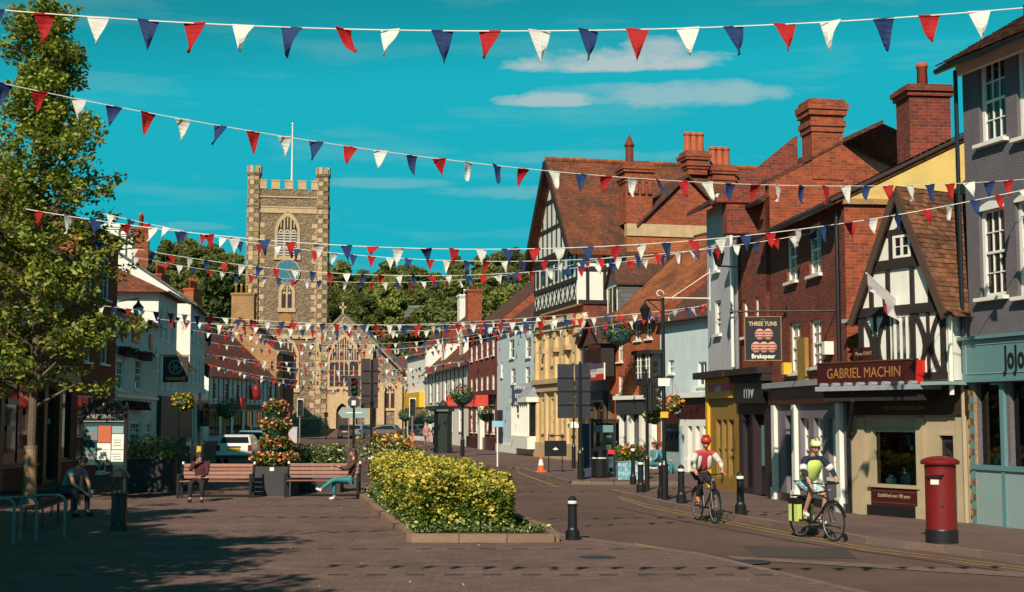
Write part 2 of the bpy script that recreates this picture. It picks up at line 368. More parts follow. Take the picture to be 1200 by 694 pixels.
# ------------------------------------------------------------------ ground, roads, pavements
def hill_h(x, y):
    t = max(0., y-205.)
    h = min(t, 330)*.19*(1-.2*math.exp(-((x+20)/60)**2)) + 3*math.sin(x*.02+1)*min(1, t/80) + 2*math.sin(x*.05+y*.03)*min(1, t/80)
    return h
xs = [-2500, -1200, -600, -400, -300]+list(range(-240, 241, 20))+[300, 400, 600, 1200, 2500]
ys = [-400, -100, 100, 200]+list(range(220, 620, 20))+[700, 900, 1500, 3000, 5000]
g = MB()
for y in ys:
    for x in xs: g.v.append((x, y, hill_h(x, y)-.06))
nx = len(xs)
for j in range(len(ys)-1):
    for i in range(nx-1): g.f.append((j*nx+i, j*nx+i+1, (j+1)*nx+i+1, (j+1)*nx+i)); g.m.append(0)
g.build('ground', GRASS, kind='structure', smooth=True)
MB().quad((-60, -60, 0), (60, -60, 0), (60, 152, 0), (-60, 152, 0)).build('road', ASPHALT, kind='structure')
cf = MB()
cf.quad((-60, 152, 0), (-60+1, 152, 0), (-59, 163, .9), (-60, 163, .9)); cf.quad((-59, 152, 0), (60, 152, 0), (60, 162, .95), (-59, 162, .95)); cf.quad((-60, 162, .95), (60, 162, .95), (60, 204, .95), (-60, 204, .95))
cf.build('church_forecourt', ASPHD, kind='structure')

def poly_sheet(name, pts, z, M, thick=.1, kind='structure'):
    m = MB(); m.prism([(p[0], p[1]) for p in pts], z-thick, z, axis=2); return m.build(name, M, kind=kind)
def resample(pts, step):
    out = []; 
    for a, b in zip(pts, pts[1:]):
        a = Vector(a[:2]); b = Vector(b[:2]); n = max(1, round((b-a).length/step))
        for i in range(n): out.append((a.lerp(b, i/n), a.lerp(b, (i+1)/n)))
    return out
def kerbs(pts, parent, M, z0, z1, wd=.14, step=.92, ymax=60):
    far = MB(); base = MB().box(-.5, -wd/2, 0, .5, wd/2, 1).mesh('kerb_stone', M)
    for a, b in resample(pts, step):
        c = (a+b)/2; L = (b-a).length-.012; an = math.atan2((b-a).y, (b-a).x)
        if c.y < ymax:
            o = link('kerb_stone', base, parent, (c.x, c.y, z0), an); o.scale = (L, 1, z1-z0+rnd.uniform(-.004, .004))
        else:
            dx, dy = math.cos(an), math.sin(an); q = [Vector((c.x+dx*s*L/2-dy*t*wd/2, c.y+dy*s*L/2+dx*t*wd/2, 0)) for s, t in ((-1, -1), (1, -1), (1, 1), (-1, 1))]
            far.prism([(v.x, v.y) for v in q], z0, z1, axis=2)
    if far.f: far.build('far_kerb', M, parent, kind='stuff')
def ribbon(name, pts, wd, z, M):
    m = MB(); P = [Vector(p[:2]) for p in pts]; L = []; 
    for i, p in enumerate(P):
        d = (P[min(i+1, len(P)-1)]-P[max(i-1, 0)]).normalized(); nrm = Vector((-d.y, d.x))*wd/2; L.append((p-nrm, p+nrm))
    for (a, b), (c, d) in zip(L, L[1:]): m.quad((a.x, a.y, z), (c.x, c.y, z), (d.x, d.y, z), (b.x, b.y, z))
    return m.build(name, M, kind='structure')

# right pavement beside the near shops
KR = [G(1330, 682), G(1200, 660), G(1110, 648), G(1020, 637.5), G(930, 621), G(846, 606), G(795, 596), G(752, 586), G(722, 579), G(716, 576.5), G(730, 574.5), G(800, 573)]
pr = poly_sheet('right_pavement', [(30, 12)]+[(16.5, 12)]+[(p.x, p.y) for p in KR]+[(30, 46)], .10, ASPHD)
kerbs([(16.5, 12)]+KR, pr, KERB, 0, .112)
KF = [G(800, 568.5), G(720, 568.5), G(668, 567.5), G(652, 563), G(630, 557), G(617, 553), G(612, 551), G(598.5, 549.3), G(551, 541), G(503, 533.5), G(472, 526), G(455, 521.5), G(446, 518.5)]
pf = poly_sheet('far_pavement', [(30, KF[0].y)]+[(p.x, p.y) for p in KF]+[(-10, 140), (30, 140)], .10, ASPHD)
kerbs(KF, pf, KERB, 0, .112, ymax=75)
# left pavement
KL = [(-12.2, 40), (-12.9, 50), (-14.5, 64), (-16, 80), (-19.6, 98), (-24.6, 120), (-24., 142), (-23.5, 151)]
pl = poly_sheet('left_pavement', [(-40, 40)]+KL+[(-60, 151), (-60, 40)], .10, ASPHD)
kerbs(KL, pl, KERB, 0, .112, ymax=72)
pc = poly_sheet('church_pavement', [(G(325, 520).x, 138), (-21.8, 141), (-18.5, 148), (-17.5, 151.9), (-30, 151.9)], .10, ASPHD)

# plaza with its pavers
EDGE = [G(1240, 748), G(1080, 712), G(1000, 694), G(900, 670), G(820, 651), G(740, 640), G(664, 630), G(607, 612), G(560, 592), G(500, 566), G(462, 552), G(430, 547)]
plz = [(-40, 8), (9, 8)]+[(p.x, p.y) for p in EDGE]+[(-9, 47), (-12.1, 47), (-12.1, 39.9), (-40, 39.9)]
pz = poly_sheet('plaza', plz, .012, JOINT, thick=.06)
BED = [G(425, 588), G(482, 637), G(650, 637), G(640, 627), G(607, 613.5), G(540, 582), G(474, 553), G(452, 556)]
BEDP = [(p.x, p.y) for p in BED]
def inside(x, y, poly):
    c = False; n = len(poly)
    for i in range(n):
        x1, y1 = poly[i][:2]; x2, y2 = poly[(i+1) % n][:2]
        if (y1 > y) != (y2 > y) and x < (x2-x1)*(y-y1)/(y2-y1)+x1: c = not c
    return c
pv_list = []; PW, PD = .27, .18; row = 0; y = 14.0
dots = (19.3, 23.0, 26.6, 30.4, 34.3)
while y < 46.8:
    x = -.37*y-2.2+(row % 2)*PW/2; x = math.floor(x/PW)*PW+(row % 2)*PW/2; yc = y+PD/2; dr = any(abs(yc-d) < PD/2 for d in dots)
    while x < 7.5:
        xc = x+PW/2
        if x < .385*y+.3 and inside(xc+.14, yc, plz) and inside(xc-.14, yc, plz) and inside(xc, yc+.1, plz) and not inside(xc, yc, BEDP):
            pv_list.append((xc, yc, dr and int(math.floor(xc/PW)) % 2 == 0 and xc > -6.6))
        x += PW
    y += PD; row += 1
near = sorted([p for p in pv_list if not p[2] and abs(p[0])/p[1] < .376 and p[1] > 17.2], key=lambda p: p[1])[:300]; ns = set(near)
base = MB().box(-PW/2+.0025, -PD/2+.0025, 0, PW/2-.0025, PD/2-.0025, .012)
bm1 = base.mesh('paver', PAVER); bm2 = base.mesh('accent_paver', PAVERD)
rest = MB(); nd = 0
for p in pv_list:
    if p[2] and nd < 290:
        nd += 1; link('accent_paver', bm2, pz, (p[0], p[1], .0105+rnd.uniform(0, .002)))
    elif p in ns:
        o = link('paver', bm1, pz, (p[0], p[1], .0105+rnd.uniform(-.0005, .003)), (rnd.uniform(-.008, .008), rnd.uniform(-.008, .008), 0))
    else:
        z = .0225+rnd.uniform(-.001, .003); a, b = PW/2-.0025, PD/2-.0025; t = rnd.uniform(-.001, .001)
        rest.quad((p[0]-a, p[1]-b, z-t), (p[0]+a, p[1]-b, z+t), (p[0]+a, p[1]+b, z+t), (p[0]-a, p[1]+b, z-t))
        rest.quad((p[0]-a, p[1]-b, z-.012), (p[0]+a, p[1]-b, z-.012), (p[0]+a, p[1]-b, z), (p[0]-a, p[1]-b, z))
rest.build('far_pavers', PAVER, pz, kind='stuff')
kerbs(EDGE, pz, KERB, 0, .03, wd=.16)
# planting bed
bed = poly_sheet('planting_bed', BEDP, .10, SOIL, thick=.09)
kerbs(BED+[BED[0]], bed, KERBB, .01, .17, wd=.17, step=.85)
# painted lines and dark joint in the road
ribbon('yellow_line', [G(744, 637.5), G(790, 645), G(820, 653.5), G(838, 660)], .08, .006, LINEY)
for off in (0, 3.0): ribbon('yellow_line', [G(724+off, 582+off), G(760, 592+off), G(800, 600+off), G(850, 610.5+off), G(930, 626+off), G(1020, 643+off), G(1110, 654+off), G(1210, 667+off)], .06, .006, LINEY)
ribbon('yellow_line', [G(606, 553), G(618, 558), G(640, 566), G(655, 571)], .07, .006, LINEY)
ribbon('road_joint', [G(723, 595), G(790, 609), G(860, 622), G(940, 636), G(1020, 648), G(1120, 662), G(1230, 677)], .05, .005, mat('tar_joint', (.03, .02, .02), .7))
pm = mat('patched_asphalt', (.06, .042, .04), .85, .2, 1, .3, bd=.006)
for (a, b, c, d) in ((870, 640, 990, 655), (905, 633, 935, 636), (660, 592, 705, 596)):
    q = [G(a, b), G(c, b+3), G(c+15, d), G(a+20, d-2)]; MB().quad(*[(v.x, v.y, .0045) for v in q[::-1]]).build('road_patch', pm, kind='structure')
q = [G(850, 652), G(1210, 672), G(1215, 678), G(860, 656)]; MB().quad(*[(v.x, v.y, .0095) for v in q[::-1]]).build('rumble_strip', mat('rough_light_asphalt', (.17, .11, .09), .95, .35, 5, .5), kind='structure')
for (px, py) in ((560, 545), (880, 660), (700, 655)):
    c = G(px, py); MB().lathe([(.3, 0), (.3, .006)], n=20).build('manhole_cover', DKGREY, None, (c.x, c.y, .02), kind='structure')

# ------------------------------------------------------------------ houses
class House:
    """Root at the left end of the facade (seen from the street): local x along it, -y to the street."""
    def __init__(s, name, label, Pl, Pr, cat='building', base=0., group=None):
        s.P = Vector((Pl[0], Pl[1])); d = Vector((Pr[0], Pr[1]))-s.P; s.w = d.length; s.d = d.normalized(); s.n = Vector((s.d.y, -s.d.x))
        s.root = thing(name, label, cat, (s.P.x, s.P.y, base), math.atan2(s.d.y, s.d.x), group); s.base = base
    def px(s, px, py, out=0.):
        r = px_dir(px, py); o = s.P+s.n*out
        t = (o.dot(s.n))/(r.x*s.n.x+r.y*s.n.y); h = Vector((r.x*t, r.y*t)); return (h-o).dot(s.d), CAM_H+r.z*t-s.base
    def box4(s, x0, y0, x1, y1, out=0.):
        """pixel box on the facade plane; heights read at the box's middle so edges stay level"""
        xm = (x0+x1)/2; return s.px(x0, (y0+y1)/2, out)[0], s.px(xm, y1, out)[1], s.px(x1, (y0+y1)/2, out)[0], s.px(xm, y0, out)[1]
    def mb(s, m, name, M, smooth=False, kind=None): return m.build(name, M, s.root, smooth=smooth, kind=kind)

def wall_with_openings(m, x0, x1, z0, z1, ops, y=0., rev=.14, mat_=0):
    ops = [(max(a, x0+.02), max(b, z0), min(c, x1-.02), min(d, z1-.02)) for a, b, c, d in ops if c > x0 and a < x1]
    X = sorted({x0, x1, *[o[0] for o in ops], *[o[2] for o in ops]}); Z = sorted({z0, z1, *[o[1] for o in ops], *[o[3] for o in ops]})
    for a, b in zip(X, X[1:]):
        run = None
        for c, d in zip(Z, Z[1:]):
            xm, zm = (a+b)/2, (c+d)/2; hole = any(o[0] < xm < o[2] and o[1] < zm < o[3] for o in ops)
            if not hole: m.quad((a, y, c), (b, y, c), (b, y, d), (a, y, d), m=mat_)
    for a, c, b, d in ops:
        r = y+rev
        m.quad((a, y, c), (a, r, c), (a, r, d), (a, y, d), m=mat_); m.quad((b, r, c), (b, y, c), (b, y, d), (b, r, d), m=mat_)
        m.quad((a, y, c), (b, y, c), (b, r, c), (a, r, c), m=mat_); m.quad((a, r, d), (b, r, d), (b, y, d), (a, y, d), m=mat_)

def window(H, o, cols=2, rows=4, M=None, glass=None, sill=True, fr=.06, y=.10, silld=.10, sash=True, sillm=None, label=None, head=False):
    M = M or WHITE; glass = glass or (CURT if rnd.random() < .4 else GLASSD); a, c, b, d = o
    if b-a < .12 or d-c < .12: return None
    m = MB(); m.box(a, y-.05, c, a+fr, y+.03, d).box(b-fr, y-.05, c, b, y+.03, d).box(a+fr, y-.05, c, b-fr, y+.03, c+fr).box(a+fr, y-.05, d-fr, b-fr, y+.03, d)
    bw_ = .022
    for i in range(1, cols): x = a+fr+(b-a-2*fr)*i/cols; m.box(x-bw_/2, y-.025, c+fr, x+bw_/2, y+.012, d-fr)
    for j in range(1, rows):
        z = c+fr+(d-c-2*fr)*j/rows; t = bw_ if not (sash and j == rows//2) else .05; m.box(a+fr, y-(.03 if t < .04 else .042), z-t/2, b-fr, y+.010, z+t/2)
    f = m.build('window', M, H.root)
    if label: f['label'] = label
    MB().box(a+fr*.5, y+.004, c+fr*.5, b-fr*.5, y+.025, d-fr*.5).build('pane', glass, f)
    if sill: MB().box(a-.07, -silld, c-.075, b+.07, y-.052, c-.002).build('sill', sillm or M, f)
    if head: MB().box(a-.06, -.03, d+.002, b+.06, .0, d+.16).build('lintel', head, f)
    return f

def shell(H, depth, eave, ridge, wm, rm, ops=(), rtype='gable', z0=0., sm=None, rt=.14, ov=.35, vov=.12, rev=.14, x0=0., x1=None, hipl=1, hipr=1, wallname='wall', y0=0.):
    w = H.w if x1 is None else x1; sm = sm or wm; m = MB(); wall_with_openings(m, x0, w, z0, eave, list(ops), y0, rev); H.mb(m, wallname, wm)
    m = MB(); mid = y0+depth/2; xm = (x0+w)/2
    if rtype == 'gable':
        for x, s in ((x0, -1), (w, 1)):
            p = [(x, y0, z0), (x, depth+y0, z0), (x, depth+y0, eave), (x, mid, ridge-.02), (x, y0, eave)]; m.quad(*(p if s > 0 else p[::-1]))
    else:
        for x, s in ((x0, -1), (w, 1)):
            p = [(x, y0, z0), (x, depth+y0, z0), (x, depth+y0, eave), (x, y0, eave)]; m.quad(*(p if s > 0 else p[::-1]))
    m.quad((w, y0+depth, z0), (x0, y0+depth, z0), (x0, y0+depth, eave), (w, y0+depth, eave))
    if rtype == 'cross': m.quad((x0, y0, eave), (w, y0, eave), (xm, y0, ridge-.02))
    H.mb(m, 'side_wall', sm)
    r = MB()
    if rtype == 'gable':
        sl = (ridge-eave)/(depth/2); e = eave-ov*sl
        for a, b in ((y0-ov, 1), (y0+depth+ov, -1)):
            P = [(x0-vov, a, e), (w+vov, a, e), (w+vov, mid, ridge), (x0-vov, mid, ridge)]
            if b < 0: P = P[::-1]
            Q = [(p[0], p[1], p[2]+rt) for p in P]; r.quad(*Q); r.quad(*P[::-1])
            for i in range(4): j = (i+1) % 4; r.quad(P[i], P[j], Q[j], Q[i])
        H.mb(MB().tube((x0-vov, mid, ridge+rt-.03), (w+vov, mid, ridge+rt-.03), .1, n=8), 'ridge_tiles', TILED if rm is not SLATE else LEAD)
        H.mb(MB().tube((x0-vov, y0-ov-.05, e+.04), (w+vov, y0-ov-.05, e+.04), .06, n=6), 'gutter', BLACKM)
    elif rtype == 'cross':
        sl = (ridge-eave)/((w-x0)/2); e = eave-vov*sl
        for a, b in ((x0-vov, 1), (w+vov, -1)):
            P = [(a, y0-ov, e), (xm, y0-ov, ridge), (xm, y0+depth, ridge), (a, y0+depth, e)]
            if b > 0: P = P[::-1]
            Q = [(p[0], p[1], p[2]+rt) for p in P]; r.quad(*Q); r.quad(*P[::-1])
            for i in range(4): j = (i+1) % 4; r.quad(P[i], P[j], Q[j], Q[i])
    elif rtype == 'hip':
        hl = min(depth/2, (w-x0)*.45); e = eave; A = (x0-ov*hipl, y0-ov, e); B = (w+ov*hipr, y0-ov, e); C_ = (w+ov*hipr, y0+depth+ov, e); D = (x0-ov*hipl, y0+depth+ov, e)
        R0 = (x0+hl*hipl, mid, ridge); R1 = (w-hl*hipr, mid, ridge)
        r.quad(A, B, R1, R0); r.quad(B, C_, R1); r.quad(C_, D, R0, R1); r.quad(D, A, R0); r.quad(A, D, C_, B)
        H.mb(MB().tube((x0-ov*hipl, y0-ov-.05, e), (w+ov*hipr, y0-ov-.05, e), .06, n=6), 'gutter', BLACKM)
    elif rtype == 'flat': r.box(x0-.1, y0-.15, eave, w+.1, y0+depth, eave+.25)
    return H.mb(r, 'roof', rm)

def chimney(H, x, y, z0, z1, wx, wy, pots=2, M=None, pm=None, ph=.55, along='x', crown=True):
    M = M or BRICK; m = MB(); m.box(x-wx/2, y-wy/2, z0, x+wx/2, y+wy/2, z1-.28)
    if crown:
        m.box(x-wx/2-.06, y-wy/2-.06, z1-.279, x+wx/2+.06, y+wy/2+.06, z1-.17).box(x-wx/2-.11, y-wy/2-.11, z1-.169, x+wx/2+.11, y+wy/2+.11, z1-.06).box(x-wx/2-.04, y-wy/2-.04, z1-.059, x+wx/2+.04, y+wy/2+.04, z1)
    else: m.box(x-wx/2-.03, y-wy/2-.03, z1-.279, x+wx/2+.03, y+wy/2+.03, z1)
    c = H.mb(m, 'chimney', M); pmesh = MB().lathe([(.13, 0), (.115, ph*.8), (.14, ph*.82), (.14, ph*.9), (.12, ph)], n=10).mesh('chimney_pot', pm or POT, True)
    L = (wx if along == 'x' else wy)*.72
    for i in range(pots):
        t = 0 if pots == 1 else (i/(pots-1)-.5)*L
        link('chimney_pot', pmesh, c, (x+(t if along == 'x' else 0), y+(t if along == 'y' else 0), z1-.002))
    return c
def dormer(H, x0, x1, z0, z1, y, back, wm, rm, cols=2, rows=3):
    m = MB(); xm = (x0+x1)/2; rz = z1+(x1-x0)*.45
    m.quad((x0, y, z0), (x1, y, z0), (x1, y, z1), (xm, y, rz), (x0, y, z1)); m.quad((x1, y, z0), (x1, back, z0), (x1, back, z1), (x1, y, z1)); m.quad((x0, back, z0), (x0, y, z0), (x0, y, z1), (x0, back, z1))
    d = H.mb(m, 'dormer', wm)
    r = MB()
    for a, s in ((x0-.12, 1), (x1+.12, -1)):
        P = [(a, y-.15, z1-.05), (xm, y-.15, rz+.04), (xm, back, rz+.04), (a, back, z1-.05)]
        if s > 0: P = P[::-1]
        Q = [(p[0], p[1], p[2]+.07) for p in P]; r.quad(*Q); r.quad(*P[::-1]); [r.quad(P[i], P[(i+1) % 4], Q[(i+1) % 4], Q[i]) for i in range(4)]
    r.build('dormer_roof', rm, d)
    f = MB(); a, b, c, e = x0+.15, x1-.15, z0+.15, z1-.02
    f.box(a, y-.04, c, a+.06, y-.002, e).box(b-.06, y-.04, c, b, y-.002, e).box(a+.06, y-.04, c, b-.06, y-.002, c+.06).box(a+.06, y-.04, e-.06, b-.06, y-.002, e)
    for i in range(1, cols): x = a+(b-a)*i/cols; f.box(x-.02, y-.03, c+.06, x+.02, y-.002, e-.06)
    f.box(a+.06, y-.012, c+.06, b-.06, y-.003, e-.06, m=1)
    f.build('dormer_window', [WHITE, GLASSD], d)
def tile_slope(m, O, eu, ev, wu, hv, keep=None, tw=.18, g=.115, th=.018):
    O = Vector(O); eu = Vector(eu).normalized(); ev = Vector(ev).normalized(); n = eu.cross(ev)
    if n.z < 0: n = -n
    rows = int(hv/g)+1
    for j in range(rows):
        x = -(j % 2)*tw/2
        while x < wu:
            a = max(x, 0)+.004; b = min(x+tw, wu)-.004; x += tw
            if b-a < .03: continue
            v0 = j*g+rnd.uniform(-.006, .006); v1 = min(v0+g*1.5, hv); t = th+rnd.uniform(-.003, .012)
            if keep and not keep((a+b)/2, (v0+min(v0+g, hv))/2): continue
            p = [O+eu*a+ev*v0+n*t, O+eu*b+ev*v0+n*(t+rnd.uniform(-.004, .004)), O+eu*b+ev*v1+n*.002, O+eu*a+ev*v1+n*.002]
            i = len(m.v)
            q0 = O+eu*a+ev*v0; q1 = O+eu*b+ev*v0
            m.v += [tuple(q) for q in p]+[tuple(q0), tuple(q1)]
            nn = (p[1]-p[0]).cross(p[2]-p[1])
            m.f += [(i, i+1, i+2, i+3), (i+4, i+5, i+1, i)] if nn.dot(n) > 0 else [(i+3, i+2, i+1, i), (i, i+1, i+5, i+4)]; m.m += [0, 0]

def winrow(H, boxes, **k):
    """boxes = pixel boxes; returns the openings and builds windows"""
    out = []
    for b in boxes:
        o = H.box4(*b[:4]); kk = dict(k); 
        if len(b) > 4: kk.update(b[4])
        window(H, o, **kk); out.append(o)
    return out
def goods(H, o, y, M=None, n=12, seed=0, cols=None):
    """things on show behind a shop window"""
    a, c, b, d = o; r = random.Random(seed); cols = cols or [TEALP, WREND, NAVY, BRONZE, PINKP, GREYW]
    MB().quad((a-.2, y+1.0, c-.3), (b+.2, y+1.0, c-.3), (b+.2, y+1.0, d), (a-.2, y+1.0, d)).quad((a-.2, y, c-.02), (b+.2, y, c-.02), (b+.2, y+1, c-.02), (a-.2, y+1, c-.02)).build('display_back', DARKIN if not M else M, H.root)
    for i in range(n):
        x = r.uniform(a+.1, b-.1); yy = y+r.uniform(.12, .75); s = r.uniform(.05, .12); h = r.uniform(.12, .42); m = MB()
        if r.random() < .5: m.lathe([(s, 0), (s*1.1, h*.6), (s*.4, h*.8), (s*.5, h)], (x, yy, c), n=8)
        else: m.box(x-s, yy-s*.6, c, x+s, yy+s*.6, c+h)
        m.build('shop_display', cols[i % len(cols)], H.root)
    for i in range(max(1, n//4)):
        x = r.uniform(a+.15, b-.15); z = r.uniform((c+d)/2, d-.3); yy = y+r.uniform(.2, .6)
        MB().box(x-.1, yy, z, x+.1, yy+.05, z+.26).tube((x, yy+.02, z+.26), (x, yy+.02, d), .006).build('hanging_display', cols[(i*3) % len(cols)], H.root)

# ================================================================== right row
P_R1b = (9.8+.3*9.5, 26.1-9.5); CR12 = (9.30, 27.7); CR23 = (7.53, 30.65); 
# --- grey rendered building with the teal shop
H = House('grey_rendered_house', 'grey pebble-rendered building with white sash windows above a teal shopfront', CR12, P_R1b)
EV = H.px(1140, 66)[1]
ups = [(1147, 66, 1178, 166), (1191, 50, 1226, 158)]; los = [(1148, 242, 1178, 348), (1191, 230, 1228, 346)]
ops = []
for b in ups+los:
    o = H.box4(*b); ops.append(o); window(H, o, 3, 4, WHITE, GLASSD, fr=.085, y=.13, silld=.14)
    a, c, bb, d = o; pts = [(a-.02, d+.001)]+[(a+(bb-a)*i/8, d+.16*math.sin(math.pi*i/8)) for i in range(0, 9)]+[(bb+.02, d+.001)]
    H.mb(MB().prism([(a, d-.05)]+[(a+(bb-a)*i/8, d+.12*math.sin(math.pi*i/8)) for i in range(9)]+[(bb, d-.05)], -.025, .02), 'window_head', WHITE)
for k in range(2, 5):
    for o in (ops[1], ops[3]):
        q = (o[0]+2.2*(k-1), o[1], o[2]+2.2*(k-1), o[3])
        if q[2] < H.w-.3: ops.append(q); window(H, q, 3, 4, WHITE, GLASSD, fr=.085, y=.13, silld=.14)
SZ0 = H.px(1160, 545, .0)[1]; SZT = H.px(1160, 447)[1]
sw = [(H.px(1146, 500)[0], SZ0, H.px(1176, 500)[0], SZT-.03), (H.px(1184, 500)[0], SZ0, H.px(1184, 500)[0]+1.7, SZT-.03), (H.px(1184, 500)[0]+1.85, SZ0, H.px(1184, 500)[0]+4.2, SZT-.03)]
shell(H, 9, EV, EV+2.6, GREYR, TILE, ops+sw, 'gable', ov=.5, rev=.2)
for i, o in enumerate(sw):
    MB().quad((o[0], .1, o[1]), (o[2], .1, o[1]), (o[2], .1, o[3]), (o[0], .1, o[3])).build('shop_window', GLASS, H.root)
    goods(H, o, .25, mat('pale_shop_interior', (.16, .15, .16), .9), 16, i+3, [TEALP, TEALL, WHITE, BURG, NAVY, TEALP])
m = MB(); zt = SZT; zb = SZ0
xa = H.px(1141, 500)[0]
m.box(xa, -.08, .1, xa+.13, .1, zt); 
for o in sw: m.box(o[2], -.08, .1, o[2]+.11, .1, zt)
m.box(xa, -.10, zb-.1, H.w-.1, .1, zb); H.mb(m, 'shopfront_frame', TEALP)
H.mb(MB().box(xa, -.06, .1, H.w-.1, .05, zb-.101), 'stallriser', TEALL)
m = MB(); f0 = H.px(1165, 444)[1]; f1 = H.px(1165, 397)[1]
m.box(-.05, -.16, f0, H.w-.1, -.002, f1); fa = H.mb(m, 'fascia', TEALP)
MB().box(-.1, -.24, f1+.001, H.w-.1, -.002, f1+.07).box(-.06, -.2, f0-.06, H.w-.1, -.002, f0-.001).build('fascia_trim', TEALP, fa)
MB().box(.08, -.175, f0+.1, H.w-.3, -.161, f0+.115).box(.08, -.175, f1-.115, H.w-.3, -.161, f1-.1).box(.08, -.175, f0+.116, .095, -.161, f1-.116).build('fascia_bead', TEALL, fa)
t0 = H.px(1176, 420, .18)[0]
text('JoJo Maman', (f1-f0)*.78, BLACK, fa, (t0, -.17, (f0+f1)/2-.02), FR, .006, 'LEFT', .62, .012)
H.mb(MB().tube((-.06, -.12, 3.2), (-.06, -.12, EV-.2), .045), 'downpipe', BLACKM)
m = MB(); m.box(-.05, -.12, EV-.32, H.w, -.002, EV-.1); H.mb(m, 'cornice', WHITE)
qm = MB()
for i in range(22): qm.box(-.02+.0*(i % 2), -.06-.02*(i % 2), .1+i*.15, .17, -.002, .1+i*.15+.135)
H.mb(qm, 'rough_brick_pier', BRICKY)
# near roof: real tiles
m = MB(); sl = math.atan2(2.6, 4.5); L = 5.0/math.cos(sl); tile_slope(m, (-.12, -.55, EV-.5*math.tan(sl)+.15), (1, 0, 0), (0, math.cos(sl), math.sin(sl)), 6., L*.6); H.mb(m, 'roof_tiles', TILEG, kind='stuff')

# --- gabled timber-framed butcher's shop
H = House('timber_framed_shop', 'narrow timber-framed gabled butcher shop with steep tiled roof and cream shopfront', CR23, CR12)
OV = .45                                                # jetty towards the street
def b4(x0, y0, x1, y1): return H.box4(x0, y0, x1, y1, OV)
jl = H.px(1008, 400, OV)[0]; jr = H.px(1110, 400, OV)[0]; zj = H.px(1060, 447, OV)[1]; ze = H.px(1060, 363, OV)[1]; xap, zap = H.px(1055, 222, OV)
xap = H.px(1056, 222, OV)[0]
zc = zj-.12
# ground floor wall with openings
gw = H.box4(1022, 503, 1077, 568); gd = H.box4(1100, 507, 1122, 606)
m = MB(); wall_with_openings(m, 0, H.w, 0, zj, [gw, gd], 0, .12); H.mb(m, 'wall', CREAMP)
m = MB(); m.quad((H.w, 0, 0), (H.w, 6, 0), (H.w, 6, zj), (H.w, 0, zj)).quad((0, 6, 0), (0, 0, 0), (0, 0, zj), (0, 6, zj)); H.mb(m, 'side_wall', BRICK)
MB().quad((gw[0], .08, gw[1]), (gw[2], .08, gw[1]), (gw[2], .08, gw[3]), (gw[0], .08, gw[3])).build('shop_window', GLASS, H.root)
goods(H, gw, .2, mat('shop_back_wall', (.12, .08, .06), .9, .3, 2, c2=(.04, .03, .03), s2=2), 22, 5, [BRONZE, CREAMP, BURG, TEALP, GOLD, WREND, NAVY])
m = MB(); fr = .06
for o in (gw, gd): m.box(o[0], -.03, o[1], o[0]+fr, .1, o[3]).box(o[2]-fr, -.03, o[1], o[2], .1, o[3]).box(o[0]+fr, -.03, o[3]-fr, o[2]-fr, .1, o[3])
m.box(gw[0]-.08, -.1, gw[1]-.07, gw[2]+.08, .02, gw[1]); H.mb(m, 'shopfront_frame', CREAMP)
dr = H.mb(MB().box(gd[0]+fr, .06, .05, gd[2]-fr, .1, gd[3]-fr), 'door', DARKIN); MB().box(gd[0]+fr+.08, .052, 1.0, gd[2]-fr-.08, .059, gd[3]-.2).build('door_glass', GLASSD, dr); MB().box(gd[0]+fr+.03, .02, 1.0, gd[0]+fr+.06, .059, 1.2).build('handle', BRONZE, dr)
for x in (1012, 1081, 1128):
    x = H.px(x, 560)[0]; H.mb(MB().box(x-.09, -.07, .1, x+.09, -.002, gw[3]+.25).box(x-.12, -.1, .1, x+.12, -.002, .35), 'pilaster', CREAMP)
sr = H.mb(MB().box(gw[0], -.06, .32, gw[2], -.002, gw[1]-.09), 'stallriser', BURG); H.mb(MB().box(gw[0]-.1, -.09, .1, gw[2]+.1, -.002, .319), 'plinth', BLACK)
MB().box(gw[0]+.06, -.068, .38, gw[2]-.06, -.061, .40).box(gw[0]+.06, -.068, gw[1]-.16, gw[2]-.06, -.061, gw[1]-.14).build('stallriser_bead', BRONZE, sr)
text('Established over 100 years', .115, CREAMP, sr, ((gw[0]+gw[2])/2, -.066, (gw[1]+.3)/2), FR, .003, 'CENTER', .74)
zf = gw[3]+.3
H.mb(MB().box(.02, -.12, zf, H.w-.02, -.002, zj-.12), 'inner_fascia', mat('canopy_shade_brown', (.035, .018, .012), .5))  # dark tone is the canopy's shadow put into the fascia colour
text('High class family butcher', .15, GOLD, H.root, (H.w*.5, -.125, zf+.16), FR, .003, 'CENTER', .8)
# canopy under the long sign, scalloped lead edge
cx0 = H.px(957, 452, .8)[0]; cx1 = H.px(1076, 450, .8)[0]; cz = H.px(1015, 452, .8)[1]
m = MB(); m.box(cx0, -.85, cz-.10, cx1, -.05, cz); can = H.mb(m, 'canopy', LEAD)
cm = MB()
n = 8
for i in range(n): xx = cx0+(cx1-cx0)*(i+.5)/n; cm.tube((xx, -.84, cz+.02), (xx, -.5, cz+.05), .06, .03, n=8)
cm.build('lead_roll', LEAD, can)
MB().box(cx0+.1, -.7, cz-.32, cx1-.1, -.1, cz-.101).build('canopy_soffit', TIMBER, can)
q0 = H.px(1076, 450, .8)[0]
H.mb(MB().box(q0+.01, -.75, cz-.02, H.w+.05, -.05, cz+.05), 'side_canopy', TEALL)
br = MB(); br.tube((cx0+1.0, -.7, cz-.3), (.1, -.1, cz-1.1), .05, n=6); 
br.box(.02, -.6, cz-.32, .12, 0, cz-.2); H.mb(br, 'bracket', TIMBER)
sz0 = H.px(1015, 448, .62)[1]; sz1 = H.px(1015, 424.5, .62)[1]; sx0 = H.px(959, 435, .62)[0]; sx1 = H.px(1075, 435, .62)[0]
